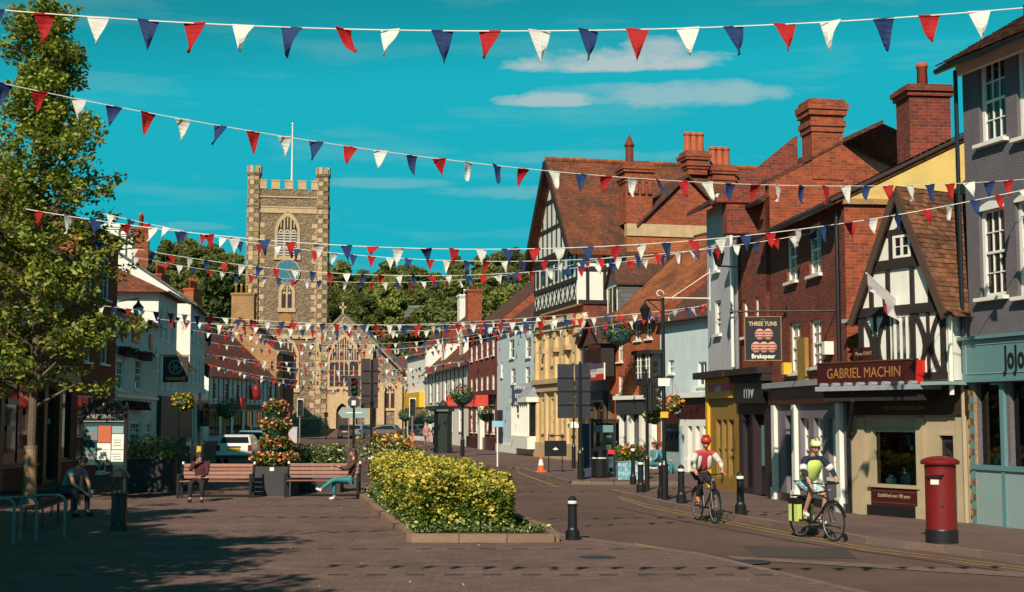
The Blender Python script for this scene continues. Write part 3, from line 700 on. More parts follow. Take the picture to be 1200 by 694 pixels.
si = H.mb(MB().box(sx0, -.66, cz+.02, sx1, -.6, sz1), 'sign_board', BURG)
MB().box(sx1+.001, -.67, cz+.02, sx1+.06, -.1, sz1).build('sign_end', REDS, si)
MB().box(sx0-.01, -.68, sz1+.001, sx1+.02, -.59, sz1+.03).build('sign_moulding', BRONZE, si)
text('GABRIEL MACHIN', (sz1-cz)*.62, GOLD, si, ((sx0+sx1)/2-.05, -.665, (sz1+cz)/2+.02), FR, .003, 'CENTER', .86)
s2 = H.mb(MB().box(H.px(1000, 417, .5)[0], -.5, sz1+.05, H.px(1024, 417, .5)[0], -.46, sz1+.33), 'phone_board', BURG)
text('Phone 574377', .11, CREAMP, s2, (H.px(1012, 417, .5)[0], -.505, sz1+.19), FR, .002, 'CENTER', .75)
# jettied gable: plaster, timbers one by one
m = MB(); m.box(jl, -OV, zj, jr, 6, ze).quad((jl, -OV, ze), (jr, -OV, ze), (xap, -OV, zap)); H.mb(m, 'plaster_wall', WREND)
def timber(x0, z0, x1, z1, wd=.13, pr=.05, nm='timber'):
    a = Vector((x0, z0)); b = Vector((x1, z1)); d = (b-a).normalized(); nn = Vector((-d.y, d.x))*wd/2
    H.mb(MB().prism([(a-nn)[:], (b-nn)[:], (b+nn)[:], (a+nn)[:]], -OV-pr, -OV-.002), nm, TIMBER)
timber(jl, zj+.09, jr, zj+.09, .16, .06); timber(jl, ze, jr, ze, .2, .08)
b1 = H.px(1055, 309, OV)[1]
def xl(z): return jl+(xap-jl)*(z-ze)/(zap-ze)
def xr(z): return jr-(jr-xap)*(z-ze)/(zap-ze)
timber(xl(b1), b1, xr(b1), b1, .2, .07); 
for f in (.16, .36, .64, .84): xx = xl(ze)+(xr(ze)-xl(ze))*f; timber(xx, ze+.1, min(max(xx, xl(b1)), xr(b1)) if f in (.36, .64) else xx, (b1-.1) if f in (.36, .64) else min(b1-.1, (ze+(zap-ze)*(xx-jl)/(xap-jl)) if f < .5 else (ze+(zap-ze)*(jr-xx)/(jr-xap)))-.05, .10)
b2 = H.px(1055, 277, OV)[1]; timber(xl(b2+.1), b2+.1, xr(b2+.1), b2+.1, .12)
wtop = (xap-.24, b1+.12, xap+.24, b2+.02)
for s in (-1, 1): timber(xap+s*.31, b1+.1, xap+s*.31, b2+.05, .09)
timber(xap, b2+.15, xap, zap-.35, .08); 
for s in (-1, 1):
    for k in range(4):
        a = .75*k/4; timber(xap+s*(.02+.18*math.sin(a*2)), b2+.2+k*.12, xap+s*(.02+.18*math.sin((a+.19)*2)), b2+.2+(k+1)*.12, .045, .045)
# curved braces in both side bays
bays = [(jl+.12, jl+(jr-jl)*.34), (jl+(jr-jl)*.66, jr-.12)]
for a, b in bays:
    timber(a-.06, zj+.1, a-.06, ze-.1, .12); timber(b+.04, zj+.1, b+.04, ze-.1, .12); timber((a+b)/2, zj+.1, (a+b)/2, ze-.1, .06)
    for s in (-1, 1):
        xm_ = (a+b)/2; n = 6
        for k in range(n):
            t0_, t1_ = k/n, (k+1)/n; ff = lambda t: xm_+s*((b-a)*.46-(b-a)*.34*math.sin(math.pi*t))
            timber(ff(t0_), zj+.12+(ze-zj-.24)*t0_, ff(t1_), zj+.12+(ze-zj-.24)*t1_, .085, .055, 'curved_brace')
wmid = (jl+(jr-jl)*.36, zj+.17, jl+(jr-jl)*.64, ze-.1)
def prowin(o, cols, rows, y, M=WHITE, glass=None):
    a, c, b, d = o; f = MB(); f.box(a, y-.04, c, a+.06, y, d).box(b-.06, y-.04, c, b, y, d).box(a+.06, y-.04, c, b-.06, y, c+.05).box(a+.06, y-.04, d-.05, b-.06, y, d)
    for i in range(1, cols): x = a+(b-a)*i/cols; f.box(x-.03, y-.035, c+.05, x+.03, y, d-.05)
    for j in range(1, rows): z = c+(d-c)*j/rows; f.box(a+.06, y-.02, z-.01, b-.06, y, z+.01)
    w_ = H.mb(f, 'window', M); MB().box(a+.06, y-.014, c+.05, b-.06, y-.002, d-.05).build('pane', glass or GLASSD, w_)
prowin(wmid, 4, 1, -OV-.002, WHITE, CURT); prowin(wtop, 2, 2, -OV-.002)
# steep roof
rb = 6.0; zr = zap+.06
rise = (zap-ze); 
for s, xe in ((-1, jl-.10), (1, jr+.12)):
    zz = ze-.12; r = MB(); xa_ = xap; P = [(xe, -OV-.16, zz), (xa_, -OV-.16, zr), (xa_, rb, zr), (xe, rb, zz)]
    if s < 0: P = P[::-1]
    Q = [(p[0], p[1], p[2]-.1) for p in P]; r.quad(*P); r.quad(*Q[::-1]); [r.quad(Q[i], Q[(i+1) % 4], P[(i+1) % 4], P[i]) for i in range(4)]
    rf = H.mb(r, 'roof', TILED)
    t = MB(); v = Vector((xa_-xe, 0, zr-zz)); tile_slope(t, (xe, -OV-.16, zz), (0, 1, 0), v, rb+OV+.16, v.length)
    for k in range(len(t.v)): pass
    t.build('roof_tiles', TILEG, rf, kind='stuff')
    # sprocketed eaves tiles and bargeboard
    e = MB(); tile_slope(e, (xe+s*.22, -OV-.16, zz-.12), (0, 1, 0), (-s*.25, 0, .16), 4.5, .34); e.build('eaves_tiles', TILEG, rf, kind='stuff')
    d = Vector((xa_-xe, zr-zz)).normalized(); nn = Vector((-d.y, d.x))*.075
    a = Vector((xe-s*0, zz-.14)); b = Vector((xa_, zr-.14)); MB().prism([(a-nn)[:], (b-nn)[:], (b+nn)[:], (a+nn)[:]], -OV-.22, -OV-.161).build('bargeboard', mat('brown_bargeboard', (.07, .04, .025), .8), rf)
H.mb(MB().tube((jr+.1, -OV-.02, zj-.3), (jr+.1, -OV-.02, ze-.2), .05), 'downpipe', WHITE)
H.mb(MB().tube((H.w-.12, -.1, .1), (H.w-.12, -.1, zj-.1), .05), 'downpipe', CREAMP)
H.mb(MB().tube((.08, -.1, .1), (.08, -.1, zj-.3), .05), 'downpipe', BLACKM)
H.mb(MB().box(jl-.5, -.5, ze-.18, jl-.1, .6, ze-.1), 'lead_gutter', LEAD)
xf, zf_ = H.px(1018, 345, .9); HB = H

# --- red brick Three Tuns house
CR34 = (6.94, 36.4)
H = House('red_brick_pub', 'dark red brick pub with sash windows, yellow rendered gable top and whitewashed ground floor', CR34, CR23)
EV = H.px(975, 240)[1]; RID = EV+4.6; DEP = 11.
wb = [(922, 272, 934, 330), (948, 262, 962, 322), (926, 378, 938, 437), (950, 374, 963, 430)]
ops = winrow(H, wb, cols=2, rows=4, fr=.07, y=.10, sillm=WHITE, glass=CURT)
g1 = H.px(950, 447)[1]
m = MB(); wall_with_openings(m, 0, H.w, g1, EV, ops, 0, .14); H.mb(m, 'wall', BRICKD)
gwin = [H.box4(941, 490, 951, 565), H.box4(957, 490, 967, 565), H.box4(974, 490, 984, 560)]; gdr = H.box4(924, 487, 934, 590)
for o in gwin: window(H, o, 2, 4, WHITE, GLASSD)
m = MB(); wall_with_openings(m, 0, H.w, 0, g1-.001, gwin+[(gdr[0], .1, gdr[2], gdr[3])], -.06, .2); H.mb(m, 'ground_floor_wall', mat('shade_grey_whitewash', (.17, .15, .17), .7, streak=.3))  # whitewash coloured grey to carry the shade under the canopies
d = H.mb(MB().box(gdr[0], .05, .1, gdr[2], .1, gdr[3]), 'door', DKGREY); MB().box(gdr[2]-.12, .02, 1.05, gdr[2]-.08, .049, 1.2).build('handle', BRONZE, d)
H.mb(MB().box(0, -.3, g1-.12, H.w, -.061, g1+.02), 'lead_ledge', LEAD); H.mb(MB().box(0, -.14, g1-.55, H.w, -.061, g1-.121), 'frieze', BURG)
for x in (913, 937, 990): x = H.px(x, 540)[0]; H.mb(MB().box(x-.13, -.16, .1, x+.13, -.061, g1-.56).box(x-.17, -.2, .1, x+.17, -.061, .4), 'pilaster', WREND)
H.mb(MB().box(0, -.12, .0, H.w, -.062, .3), 'plinth', BLACK)
# gable end: brick below, cream render above the tie line
def at_depth(H, px, py, x):                              # a point on the plane local x = x
    r = px_dir(px, py); o = H.P+H.d*x; t = o.dot(H.d)/(r.x*H.d.x+r.y*H.d.y); h = Vector((r.x*t, r.y*t)); return -(h-o).dot(H.n), CAM_H+r.z*t
qa = at_depth(H, 985, 219, H.w); qb = at_depth(H, 1128, 150, H.w); sl = (qb[1]-qa[1])/(qb[0]-qa[0]); DEP = 2*qb[0]+1.; mid = DEP/2; RID = EV+sl*mid
m = MB(); m.quad((H.w, 0, 0), (H.w, DEP, 0), (H.w, DEP, EV), (H.w, 0, EV)); m.quad((0, DEP, 0), (0, 0, 0), (0, 0, EV), (0, mid, RID), (0, DEP, EV)); m.quad((H.w, DEP, 0), (0, DEP, 0), (0, DEP, EV), (H.w, DEP, EV)); H.mb(m, 'side_wall', BRICKY if False else BRICK)
m = MB(); m.prism([(0., EV+.01), (DEP, EV+.01), (mid, RID)], H.w, H.w+.05, axis=0); H.mb(m, 'gable_render', CREAMR)
H.mb(MB().box(H.w, -.05, EV-.12, H.w+.09, DEP, EV+.009), 'gable_band', BRICKY)
r = MB()
for a in (-1, 1):
    y0_ = -.35 if a < 0 else DEP+.35; P = [(-.05, y0_, EV-.35*sl), (H.w+.10, y0_, EV-.35*sl), (H.w+.10, mid, RID), (-.05, mid, RID)]
    if a > 0: P = P[::-1]
    Q = [(p[0], p[1], p[2]+.16) for p in P]; r.quad(*Q); r.quad(*P[::-1]); [r.quad(P[i], P[(i+1) % 4], Q[(i+1) % 4], Q[i]) for i in range(4)]
rf = H.mb(r, 'roof', TILE)
fl = MB(); 
for k in range(24):
    y0_ = -.3+k*(mid+.2)/24; y1_ = y0_+(mid+.2)/24*.9; fl.quad((H.w-.5, y0_, EV+y0_*sl+.17), (H.w-.05, y0_, EV+y0_*sl+.21), (H.w-.05, y1_, EV+y1_*sl+.21), (H.w-.5, y1_, EV+y1_*sl+.17))
fl.build('stepped_flashing', LEAD, rf, kind='stuff')
MB().tube((H.w+.1, -.35, EV-.35*sl+.10), (H.w+.1, mid, RID+.10), .06, n=6).build('verge', TIMBER, rf)
MB().tube((-.05, -.42, EV-.3*sl), (H.w+.2, -.42, EV-.3*sl), .07, n=8).build('gutter', BLACKM, rf)
MB().tube((H.w-.25, -.1, g1), (H.w-.25, -.1, EV-.2), .05).build('downpipe', BLACKM, rf)
# chimney at the ridge
def at_depth(H, px, py, x):                              # a point on the plane local x = x
    r = px_dir(px, py); o = H.P+H.d*x; t = o.dot(H.d)/(r.x*H.d.x+r.y*H.d.y); h = Vector((r.x*t, r.y*t)); return -(h-o).dot(H.n), CAM_H+r.z*t
ya, zt_ = at_depth(H, 1066, 97, H.w-.1); yb, zb_ = at_depth(H, 1118, 160, H.w-.1)
chimney(H, H.w-.6, (ya+yb)/2, EV+1, zt_, .8, (yb-ya)*.96, 1, BRICKD, ph=.6, along='y')
# wall plaque, lamps, alarm
H.mb(MB().box(H.px(939, 430)[0], -.1, H.px(945, 447)[1], H.px(948, 430)[0], -.002, H.px(945, 396)[1]), 'plaque', mat('old_gold_board', (.32, .18, .03), .6))
for (x, y) in ((920, 432), (968, 408)): u, z = H.px(x, y, .15); H.mb(MB().box(u-.1, -.22, z-.15, u+.1, -.002, z+.15), 'wall_box', YELLOWP if x < 930 else WHITE)
PUB = H

# --- brick house with the mv shop
CR45 = (6.5, 39.1)
H = House('brick_gable_house', 'red brick house with three slit windows and big parapet chimney above the black mv shop', CR45, CR34)
EV = H.px(880, 240)[1]; DEP = 12
wb = [(867, 333, 871, 352), (881, 330, 885, 349), (897, 322, 902, 344), (871, 343, 876, 362), (885, 340, 889, 360), (900, 340, 905, 362)]
so_ = [H.box4(871, 352, 876, 395), H.box4(885, 348, 889, 392), H.box4(898, 342, 903, 388)]
for o in so_: window(H, o, 1, 4, WHITE, GLASSD)
g1 = H.px(886, 437)[1]
sh = H.box4(872, 486, 882, 572); dr = H.box4(884, 486, 897, 580)
m = MB(); wall_with_openings(m, 0, H.w, g1, EV, so_, 0, .18); H.mb(m, 'wall', BRICKD)
m = MB(); wall_with_openings(m, 0, H.w, 0, g1-.001, [sh, (dr[0], .1, dr[2], dr[3])], -.02, .3); H.mb(m, 'ground_floor_wall', mat('purple_black_paint', (.03, .018, .022), .5))
MB().quad((sh[0], .1, sh[1]), (sh[2], .1, sh[1]), (sh[2], .1, sh[3]), (sh[0], .1, sh[3])).build('shop_window', GLASS, H.root); goods(H, sh, .2, None, 6, 9, [TEALP, NAVY, TEALP])
d = H.mb(MB().box(dr[0], .2, .1, dr[2], .25, dr[3]), 'door', DARKIN); MB().box(dr[0]+.15, .19, .6, dr[2]-.15, .199, dr[3]-.2).build('door_glass', GLASSD, d)
MB().box(dr[0]+.3, .10, .9, dr[0]+.75, .16, 2.0).build('hanging_garment', TEALP, d)
H.mb(MB().box(-.02, -.45, g1-.05, H.w+.02, -.003, g1+.12).box(0, -.3, g1-.25, H.w, -.021, g1-.051), 'cornice', TIMBER)
mv = H.mb(MB().box(.15, -.2, H.px(883, 473)[1], H.w-.25, -.021, H.px(883, 448)[1]), 'fascia', BLACK)
text('mv', .62, mat('silver_lettering', (.45, .52, .52), .4), mv, (H.w/2, -.205, H.px(883, 459)[1]), FR, .004, 'CENTER', 1.15)
mid = DEP/2; qa = at_depth(H, 862, 226, H.w); qb = at_depth(H, 947, 171, H.w); sl = (qb[1]-qa[1])/(qb[0]-qa[0]); yc_ = at_depth(H, 985, 116, H.w)[0]; DEP = 2*yc_; mid = DEP/2; RID = EV+sl*mid-.2; print('R4', EV, sl, DEP, qa)
m = MB(); ev2 = EV+.5; sl = .80
P1 = [(0, 0), (DEP, 0), (DEP, EV), (mid, RID+.35), (0, EV+.35)]
m.prism(P1, H.w-.35, H.w, axis=0); m.prism(P1, 0, .3, axis=0); H.mb(m, 'parapet_gable', BRICK)
cp = MB(); 
for xx in (H.w-.4,): cp.prism([(-.1, EV+.352), (mid, RID+.352), (mid, RID+.43), (-.1, EV+.43)], xx, xx+.45, axis=0)
H.mb(cp, 'coping', TILED)
r = MB(); 
for a in (-1, 1):
    y0_ = -.25 if a < 0 else DEP+.25; P = [(.3, y0_, EV-.2), (H.w-.36, y0_, EV-.2), (H.w-.36, mid, RID), (.3, mid, RID)]
    if a > 0: P = P[::-1]
    Q = [(p[0], p[1], p[2]+.14) for p in P]; r.quad(*Q); r.quad(*P[::-1]); [r.quad(P[i], P[(i+1) % 4], Q[(i+1) % 4], Q[i]) for i in range(4)]
H.mb(r, 'roof', TILED); H.mb(MB().tube((0, -.3, EV-.15), (H.w, -.3, EV-.15), .07, n=6), 'gutter', BLACKM)
ya, zt_ = at_depth(H, 950, 116, H.w); yb, _ = at_depth(H, 986, 116, H.w)
m = MB(); y0_, y1_ = ya, yb; m.box(H.w-.7, y0_, EV+.5, H.w+.03, y1_, zt_-.9)
for k, (e, a, b) in enumerate(((.04, .9, .75), (.08, .749, .6), (.03, .599, .45), (.10, .449, .3), (.14, .299, .12), (.07, .119, 0))): m.box(H.w-.7-e, y0_-e, zt_-a, H.w+.03+e, y1_+e, zt_-b)
H.mb(m, 'chimney', BRICK)
H.mb(MB().prism([(y0_-2.2, zt_-2.6), (y0_-.01, zt_-2.6), (y0_-.01, zt_-.8)], H.w-1.4, H.w-1.0, axis=0).prism([(y0_-2.4, zt_-2.75), (y0_-.01, zt_-2.75), (y0_-.01, zt_-2.61), (y0_-2.4, zt_-2.61)], H.w-1.5, H.w-.95, axis=0).prism([(y0_-2.1, zt_-3.6), (y0_-.01, zt_-3.6), (y0_-.01, zt_-2.76), (y0_-2.1, zt_-2.76)], H.w-1.4, H.w-1.0, axis=0), 'flank_gable', BRICKD)
BR4 = H

# --- grey-white house with the yellow shop
CR56 = (6.08, 42.3)
H = House('grey_white_house', 'narrow grey-white rendered house with white gutter pipe above the yellow shop', CR56, CR45)
EV = H.px(848, 236)[1]
so_ = [H.box4(836, 290, 843, 318), H.box4(838, 352, 845, 392)]
for o in so_: window(H, o, 1, 3, WHITE, GLASSD)
g1 = H.px(850, 440)[1]; sh = H.box4(841, 492, 846.5, 560); dr = H.box4(848, 492, 853, 560); s3 = H.box4(855, 492, 862, 560)
m = MB(); wall_with_openings(m, 0, H.w, g1, EV, so_, 0, .15); H.mb(m, 'wall', GREYW)
m = MB(); wall_with_openings(m, 0, H.w, 0, g1-.001, [sh, dr, s3], -.03, .15); H.mb(m, 'ground_floor_wall', mat('brown_yellow_paint', (.3, .17, .03), .6))
for o in (sh, dr, s3): window(H, o, 1, 2, MATS['brown_yellow_paint'] if 'brown_yellow_paint' in MATS else BRONZE, GLASSD, sill=False, y=.06)
H.mb(MB().box(-.02, -.5, g1-.08, H.w+.02, -.003, g1+.12), 'cornice', TIMBER)
yf = H.mb(MB().box(.1, -.14, H.px(846, 467)[1], H.w-.3, -.031, H.px(846, 443)[1]), 'fascia', YELLOWP)
MB().box(.5, -.16, H.px(846, 459)[1], H.w-.3, -.141, H.px(846, 450.5)[1]).build('pink_band', PINKP, yf)
text('jodie', .34, WHITE, yf, (H.w/2, -.165, H.px(846, 455)[1]), FR, .004)
m = MB(); m.box(.02, -.12, .1, .25, -.031, g1-.1); H.mb(m, 'yellow_pilaster', YELLOWP)
m = MB(); DEP = 10; m.quad((H.w, 0, 0), (H.w, DEP, 0), (H.w, DEP, EV), (H.w, 0, EV)); m.quad((0, DEP, 0), (0, 0, 0), (0, 0, EV), (0, 4, EV+2.3), (0, DEP, EV)); H.mb(m, 'side_wall', WREND)
r = MB(); P = [(-.3, -.55, EV-.15), (H.w, -.55, EV-.15), (H.w, 4.5, EV+2.2), (-.3, 4.5, EV+2.2)]; Q = [(p[0], p[1], p[2]+.12) for p in P]; r.quad(*Q); r.quad(*P[::-1]); [r.quad(P[i], P[(i+1) % 4], Q[(i+1) % 4], Q[i]) for i in range(4)]; r.quad((-.3, 4.5, EV+2.2), (H.w, 4.5, EV+2.2), (H.w, 10, EV-.1), (-.3, 10, EV-.1))
H.mb(r, 'roof', TILED)
H.mb(MB().path([(H.w-.2, -.5, EV-.1), (H.w-.2, -.12, EV-.6), (H.w-.2, -.12, g1+.2)], .05, 8).box(H.w-.45, -.6, EV-.2, H.w, -.4, EV+.0), 'downpipe', WHITE)
m = MB(); u, z = H.px(838, 342, .3); u2 = -.0
for k in range(10): t = k/10*5; m.tube((.3, -1.6+.14*math.cos(t)*(1-k/14), 6.0+.14*math.sin(t)*(1-k/14)), (.3, -1.6+.14*math.cos(t+.5)*(1-k/14), 6.0+.14*math.sin(t+.5)*(1-k/14)), .015)
m.tube((.3, -1.55, 5.88), (.3, 0, 5.88), .02).tube((.3, -1.2, 5.9), (.3, 0, 6.7), .012).tube((.3, 0, 5.5), (.3, 0, 6.8), .02); H.mb(m, 'scroll_bracket', WHITE)

# --- pale blue house with white shopfront (set back)
H = House('pale_blue_house', 'plain pale blue rendered house with hipped brown tile roof and white classical shopfront', (6.22, 57.3), (8.4, 51.2))
EV = H.px(800, 374)[1]
so_ = [H.box4(783, 422, 790, 438), H.box4(818, 424, 828, 452)]
for o in so_: window(H, o, 2, 2, WHITE, GLASSD)
shell(H, 9, EV, EV+3.4, PALEBLUE, TILED, so_, 'gable', ov=.2, vov=.0)
cz_ = H.px(800, 462, .6)[1]; x0_ = H.px(797, 500, .6)[0]; x1_ = H.px(828, 500, .6)[0]
m = MB(); m.box(x0_-.2, -.8, cz_-.15, x1_+.3, -.002, cz_+.05).box(x0_, -.6, cz_-1.25, x1_+.1, -.002, cz_-1.0); sf = H.mb(m, 'shopfront_canopy', WHITE)
MB().box(x0_, -.58, cz_-.999, x1_+.1, -.002, cz_-.151).build('fascia', BURG, sf)
for x in (804, 813, 822): xx = H.px(x, 520, .6)[0]; MB().box(xx-.14, -.6, .1, xx+.14, -.3, cz_-1.251).box(xx-.2, -.65, .1, xx+.2, -.25, .6).build('column', WHITE, sf)
MB().box(x0_+.2, -.28, .1, x1_, -.05, cz_-1.26).build('shop_glazing', GLASSD, sf)
sh = H.box4(784, 497, 799, 540); w_ = H.mb(MB().box(sh[0]-.12, -.12, .1, sh[2]+.12, -.002, sh[3]+.5), 'small_shopfront', TEALL); MB().box(sh[0], -.16, sh[1]+.4, sh[2], -.121, sh[3]).build('shop_window', GLASSD, w_); MB().box(sh[0]-.05, -.18, sh[3]+.05, sh[2]+.05, -.121, sh[3]+.42).build('fascia', BURG, w_)

# --- orange brick house with oriel
H = House('orange_brick_house', 'orange-red brick house with sash windows, black oriel window and bright orange tile roof', (4.4, 61.8), (6.2, 57.32))
EV = H.px(745, 373)[1]
so_ = [H.box4(724, 395, 729.5, 424), H.box4(744, 378, 751, 399), H.box4(757, 376, 764, 397), H.box4(724.5, 440, 729, 462)]
for o in so_: window(H, o, 2, 2, WHITE, GLASSD)
shell(H, 9, EV, EV+4.0, BRICKO, TILEO, so_, 'gable', ov=.3, vov=.0, sm=BRICK)
a, c, b, d = H.box4(746, 415, 766, 452, .5)
m = MB(); m.box(a, -.6, c, b, -.002, c+.3).box(a-.1, -.7, d-.02, b+.1, -.002, d+.15); 
for x in (a, (a+b)/2-.04, b-.1): m.box(x, -.6, c+.3, x+.1, -.5, d)
ori = H.mb(m, 'oriel_window', TIMBER)
MB().box(a+.1, -.55, c+.3, b-.1, -.1, d-.02).build('pane', GLASSD, ori)
gm = MB()
for i in range(1, 6): x = a+(b-a)*i/6; gm.box(x-.02, -.59, c+.3, x+.02, -.551, d-.02)
for j in range(1, 4): z = c+.3+(d-c-.3)*j/4; gm.box(a+.1, -.575, z-.015, b-.1, -.552, z+.015)
gm.build('glazing_bars', WHITE, ori)
cz_ = H.px(745, 465, .3)[1]; m = MB(); m.box(H.w*.28, -.5, cz_-.12, H.w, -.002, cz_+.05); sf = H.mb(m, 'shopfront_cornice', WHITE)
MB().box(H.w*.3, -.4, cz_-.75, H.w-.05, -.002, cz_-.121).build('fascia', DKGREY, sf)
for f in (.3, .5, .74, .93): MB().box(H.w*f, -.35, .1, H.w*f+.22, -.1, cz_-.76).build('pilaster', WHITE, sf)
MB().box(H.w*.32, -.09, .1, H.w*.93, -.04, cz_-.76).build('shop_glazing', GLASSD, sf)
for y in (1.5, 3.0): H.mb(MB().box(H.w-.05, y, EV+.2+y*.8, H.w+.1, y+.9, EV+.6+y*.8), 'pale_verge_patch', MORTARW) if False else None
hb = H.px(724, 392, .8); 

# --- grey house to let
H = House('grey_to_let_house', 'narrow grey house with small gabled oriel, dark shop and tile-hung dormer', (3.4, 67.7), (4.39, 61.85))
EV = H.px(697, 385)[1]
shell(H, 9, EV, EV+3.6, mat('grey_painted_wall', (.23, .24, .26), .8), TILED, [], 'gable', ov=.3, vov=0)
a, c, b, d = H.box4(685, 404, 707, 432, .5)
m = MB(); m.box(a, -.6, c-.4, b, -.002, c).box(a, -.6, c, a+.15, -.01, d).box(b-.15, -.6, c, b, -.01, d); ori = H.mb(m, 'oriel_window', TIMBER); MB().box(a+.15, -.55, c, b-.15, -.1, d).build('pane', GLASSD, ori)
r = MB(); xm = (a+b)/2
for s, xe in ((1, a-.25), (-1, b+.25)):
    P = [(xe, -.8, d-.05), (xm, -.8, d+1.1), (xm, .1, d+1.1), (xe, .1, d-.05)]; P = P if s < 0 else P[::-1]; Q = [(p[0], p[1], p[2]+.1) for p in P]; r.quad(*Q); r.quad(*P[::-1]); [r.quad(P[i], P[(i+1) % 4], Q[(i+1) % 4], Q[i]) for i in range(4)]
r.quad((a, -.6, d), (b, -.6, d), (xm, -.6, d+1.0)); r.build('oriel_roof', TILED, ori)
dormer(H, 2.4, 4.6, EV+.5, EV+2.0, .8, 3.5, SLATE, TILED)
a, c, b, d = H.box4(686, 427, 709, 446, .75)
MB().box(a, -.8, c, b, -.74, d).build('to_let_board', WHITE, H.root)
text('TO LET', (d-c)*.42, NAVY, H.root, ((a+b)/2, -.803, (c+d)/2+.12), FR, .004, 'CENTER', 1.25)
text('RESTAURANT', (d-c)*.2, WHITE, H.root, ((a+b)/2, -.813, c+.42*(d-c)-.12), FR, .004)
tb = MB().box(a, -.812, c, b, -.801, c+(d-c)*.36).box(a, -.812, d-(d-c)*.28, b, -.801, d, m=1).build('coloured_band', [REDS, mat('purple_sign', (.12, .08, .16), .6)], H.root)
z1 = H.px(697, 462)[1]; H.mb(MB().box(.1, -.3, z1-.4, H.w-.1, -.002, z1+.1), 'fascia', DKGREY); H.mb(MB().box(.2, -.06, .4, H.w-.2, -.002, z1-.41), 'shop_glazing', GLASSD)
for f in (.05, .3, .62, .95): H.mb(MB().box(H.w*f-.08, -.2, .1, H.w*f+.08, -.061, z1-.41), 'pilaster', BRONZE)

# --- yellow stone bank
H = House('yellow_stone_bank', 'yellow stone classical bank front with tall pilasters below the timber-framed gable', (1.37, 75.7), (3.39, 67.75))
EV = H.px(655, 380)[1]; DEP = .38
zs = H.px(655, 447)[1]
ow = []
for i in range(4):
    x = H.w*(.14+.235*i); ow.append((x-.1, zs+.9, x+.75, EV-1.6)); ow.append((x-.15, 1.4, x+.85, zs-.9))
for o in ow: window(H, o, 1 if o[1] > 3 else 2, 3, STONEY, GLASSD, fr=.08)
m = MB(); wall_with_openings(m, 0, H.w, 0, EV, ow, 0, .2); m.quad((H.w, 0, 0), (H.w, 8, 0), (H.w, 8, EV), (H.w, 0, EV)); H.mb(m, 'wall', STONEY)
H.mb(MB().box(-.05, -.4, EV, H.w+.1, DEP, EV+.25).box(-.03, -.25, EV-.3, H.w+.05, -.002, EV-.001), 'cornice', STONEY)
H.mb(MB().box(-.05, -.35, zs-.1, H.w+.05, -.002, zs+.15).box(-.02, -.2, zs-.5, H.w+.03, -.002, zs-.101), 'string_course', STONEC)
for i in range(5):
    x = H.w*(.03+.235*i); H.mb(MB().box(x-.16, -.18, zs+.16, x+.16, -.002, EV-.31).box(x-.22, -.24, EV-.7, x+.22, -.181, EV-.5), 'pilaster', STONEY); H.mb(MB().box(x-.16, -.14, .1, x+.16, -.002, zs-.51), 'lower_pilaster', STONEY)
H.mb(MB().box(-.02, -.2, .1, H.w+.02, -.002, .9), 'plinth', STONEC)
for i in range(3):
    x = H.w*(.2+.27*i); H.mb(MB().box(x-.05, -.32, EV-1.45, x+.7, -.241 if False else -.02, EV-1.2), 'corbel', STONEC)

# --- timber framed tower house behind the bank
H = House('tudor_revival_building', 'large timber-framed and red brick building with huge brown tiled roof and tall ornate chimneys', (1.63, 76.6), (3.6, 68.3))
ER = H.px(660, 292, .6)[1]; AP = AT(638, 194, 72.5).z; Wd = H.w; DEP = 15.5
zj0 = H.px(650, 366)[1]
H.mb(MB().box(0, .0, 0, Wd, DEP, zj0-.002), 'shade_dark_lower_wall', BRICKD); m = MB(); m.box(0, -.35, zj0, Wd, DEP-.01, ER); xm = Wd/2  # dark brick below stands in for the shadow under the timber band
m.quad((0, -.35, ER), (Wd, -.35, ER), (xm, -.35, AP)); H.mb(m, 'plaster_wall', WHITE)
H.mb(MB().box(Wd, 4.2, 0, Wd+.05, DEP+.2, ER+.3), 'brick_side_wall', BRICKO)
H.mb(MB().box(Wd, 4.15, ER-1.1, Wd+.09, DEP+.2, ER-.55), 'stone_band', STONEC)
def tb(x0, z0, x1, z1, wd=.16, pr=.05):
    a = Vector((x0, z0)); b = Vector((x1, z1)); d = (b-a).normalized(); nn = Vector((-d.y, d.x))*wd/2; H.mb(MB().prism([(a-nn)[:], (b-nn)[:], (b+nn)[:], (a+nn)[:]], -.35-pr, -.352), 'timber', TIMBER)
zq = zj0+1.25
for z in (zj0+.12, zq, ER, zq+1.4): tb(0, z, Wd, z, .24, .07)
for i in range(12): x = Wd*i/11; tb(max(x, .08), zq, max(x, .08), ER, .14)
for i in range(10):
    x = Wd*(i+.5)/10; tb(x-.35, zj0+.2, x+.35, zq-.1, .09, .04); tb(x+.35, zj0+.2, x-.35, zq-.1, .09, .035)
for i in range(1, 9):
    x = Wd*i/9; h = ER+(AP-ER)*(1-abs(x-xm)/xm); tb(x, ER, x, h-.1, .14)
for z in (ER+1.5, ER+3.0):
    k = (AP-z)/(AP-ER)*xm; tb(xm-k, z, xm+k, z, .18, .06)
for i in range(5): # side bay timbers facing the near end
    y = .2+i*.9; H.mb(MB().box(Wd+.002, y-.08, zj0, Wd+.05, y+.08, ER), 'side_timber', TIMBER)
for z in (zj0+.1, zj0+1.8, ER-.1): H.mb(MB().box(Wd+.051, -.3, z-.1, Wd+.09, 4.1, z+.1), 'side_rail', TIMBER)
H.mb(MB().box(Wd+.052, 1.25, zj0+2.1, Wd+.1, 1.95, ER-.5), 'side_window', GLASSD)
for i in range(6): H.mb(MB().box(Wd*(i*.155+.05), -.38, zq+.3, Wd*(i*.155+.05)+.55, -.353, ER-.5), 'window', GLASSD)
sl = (AP-ER)/xm
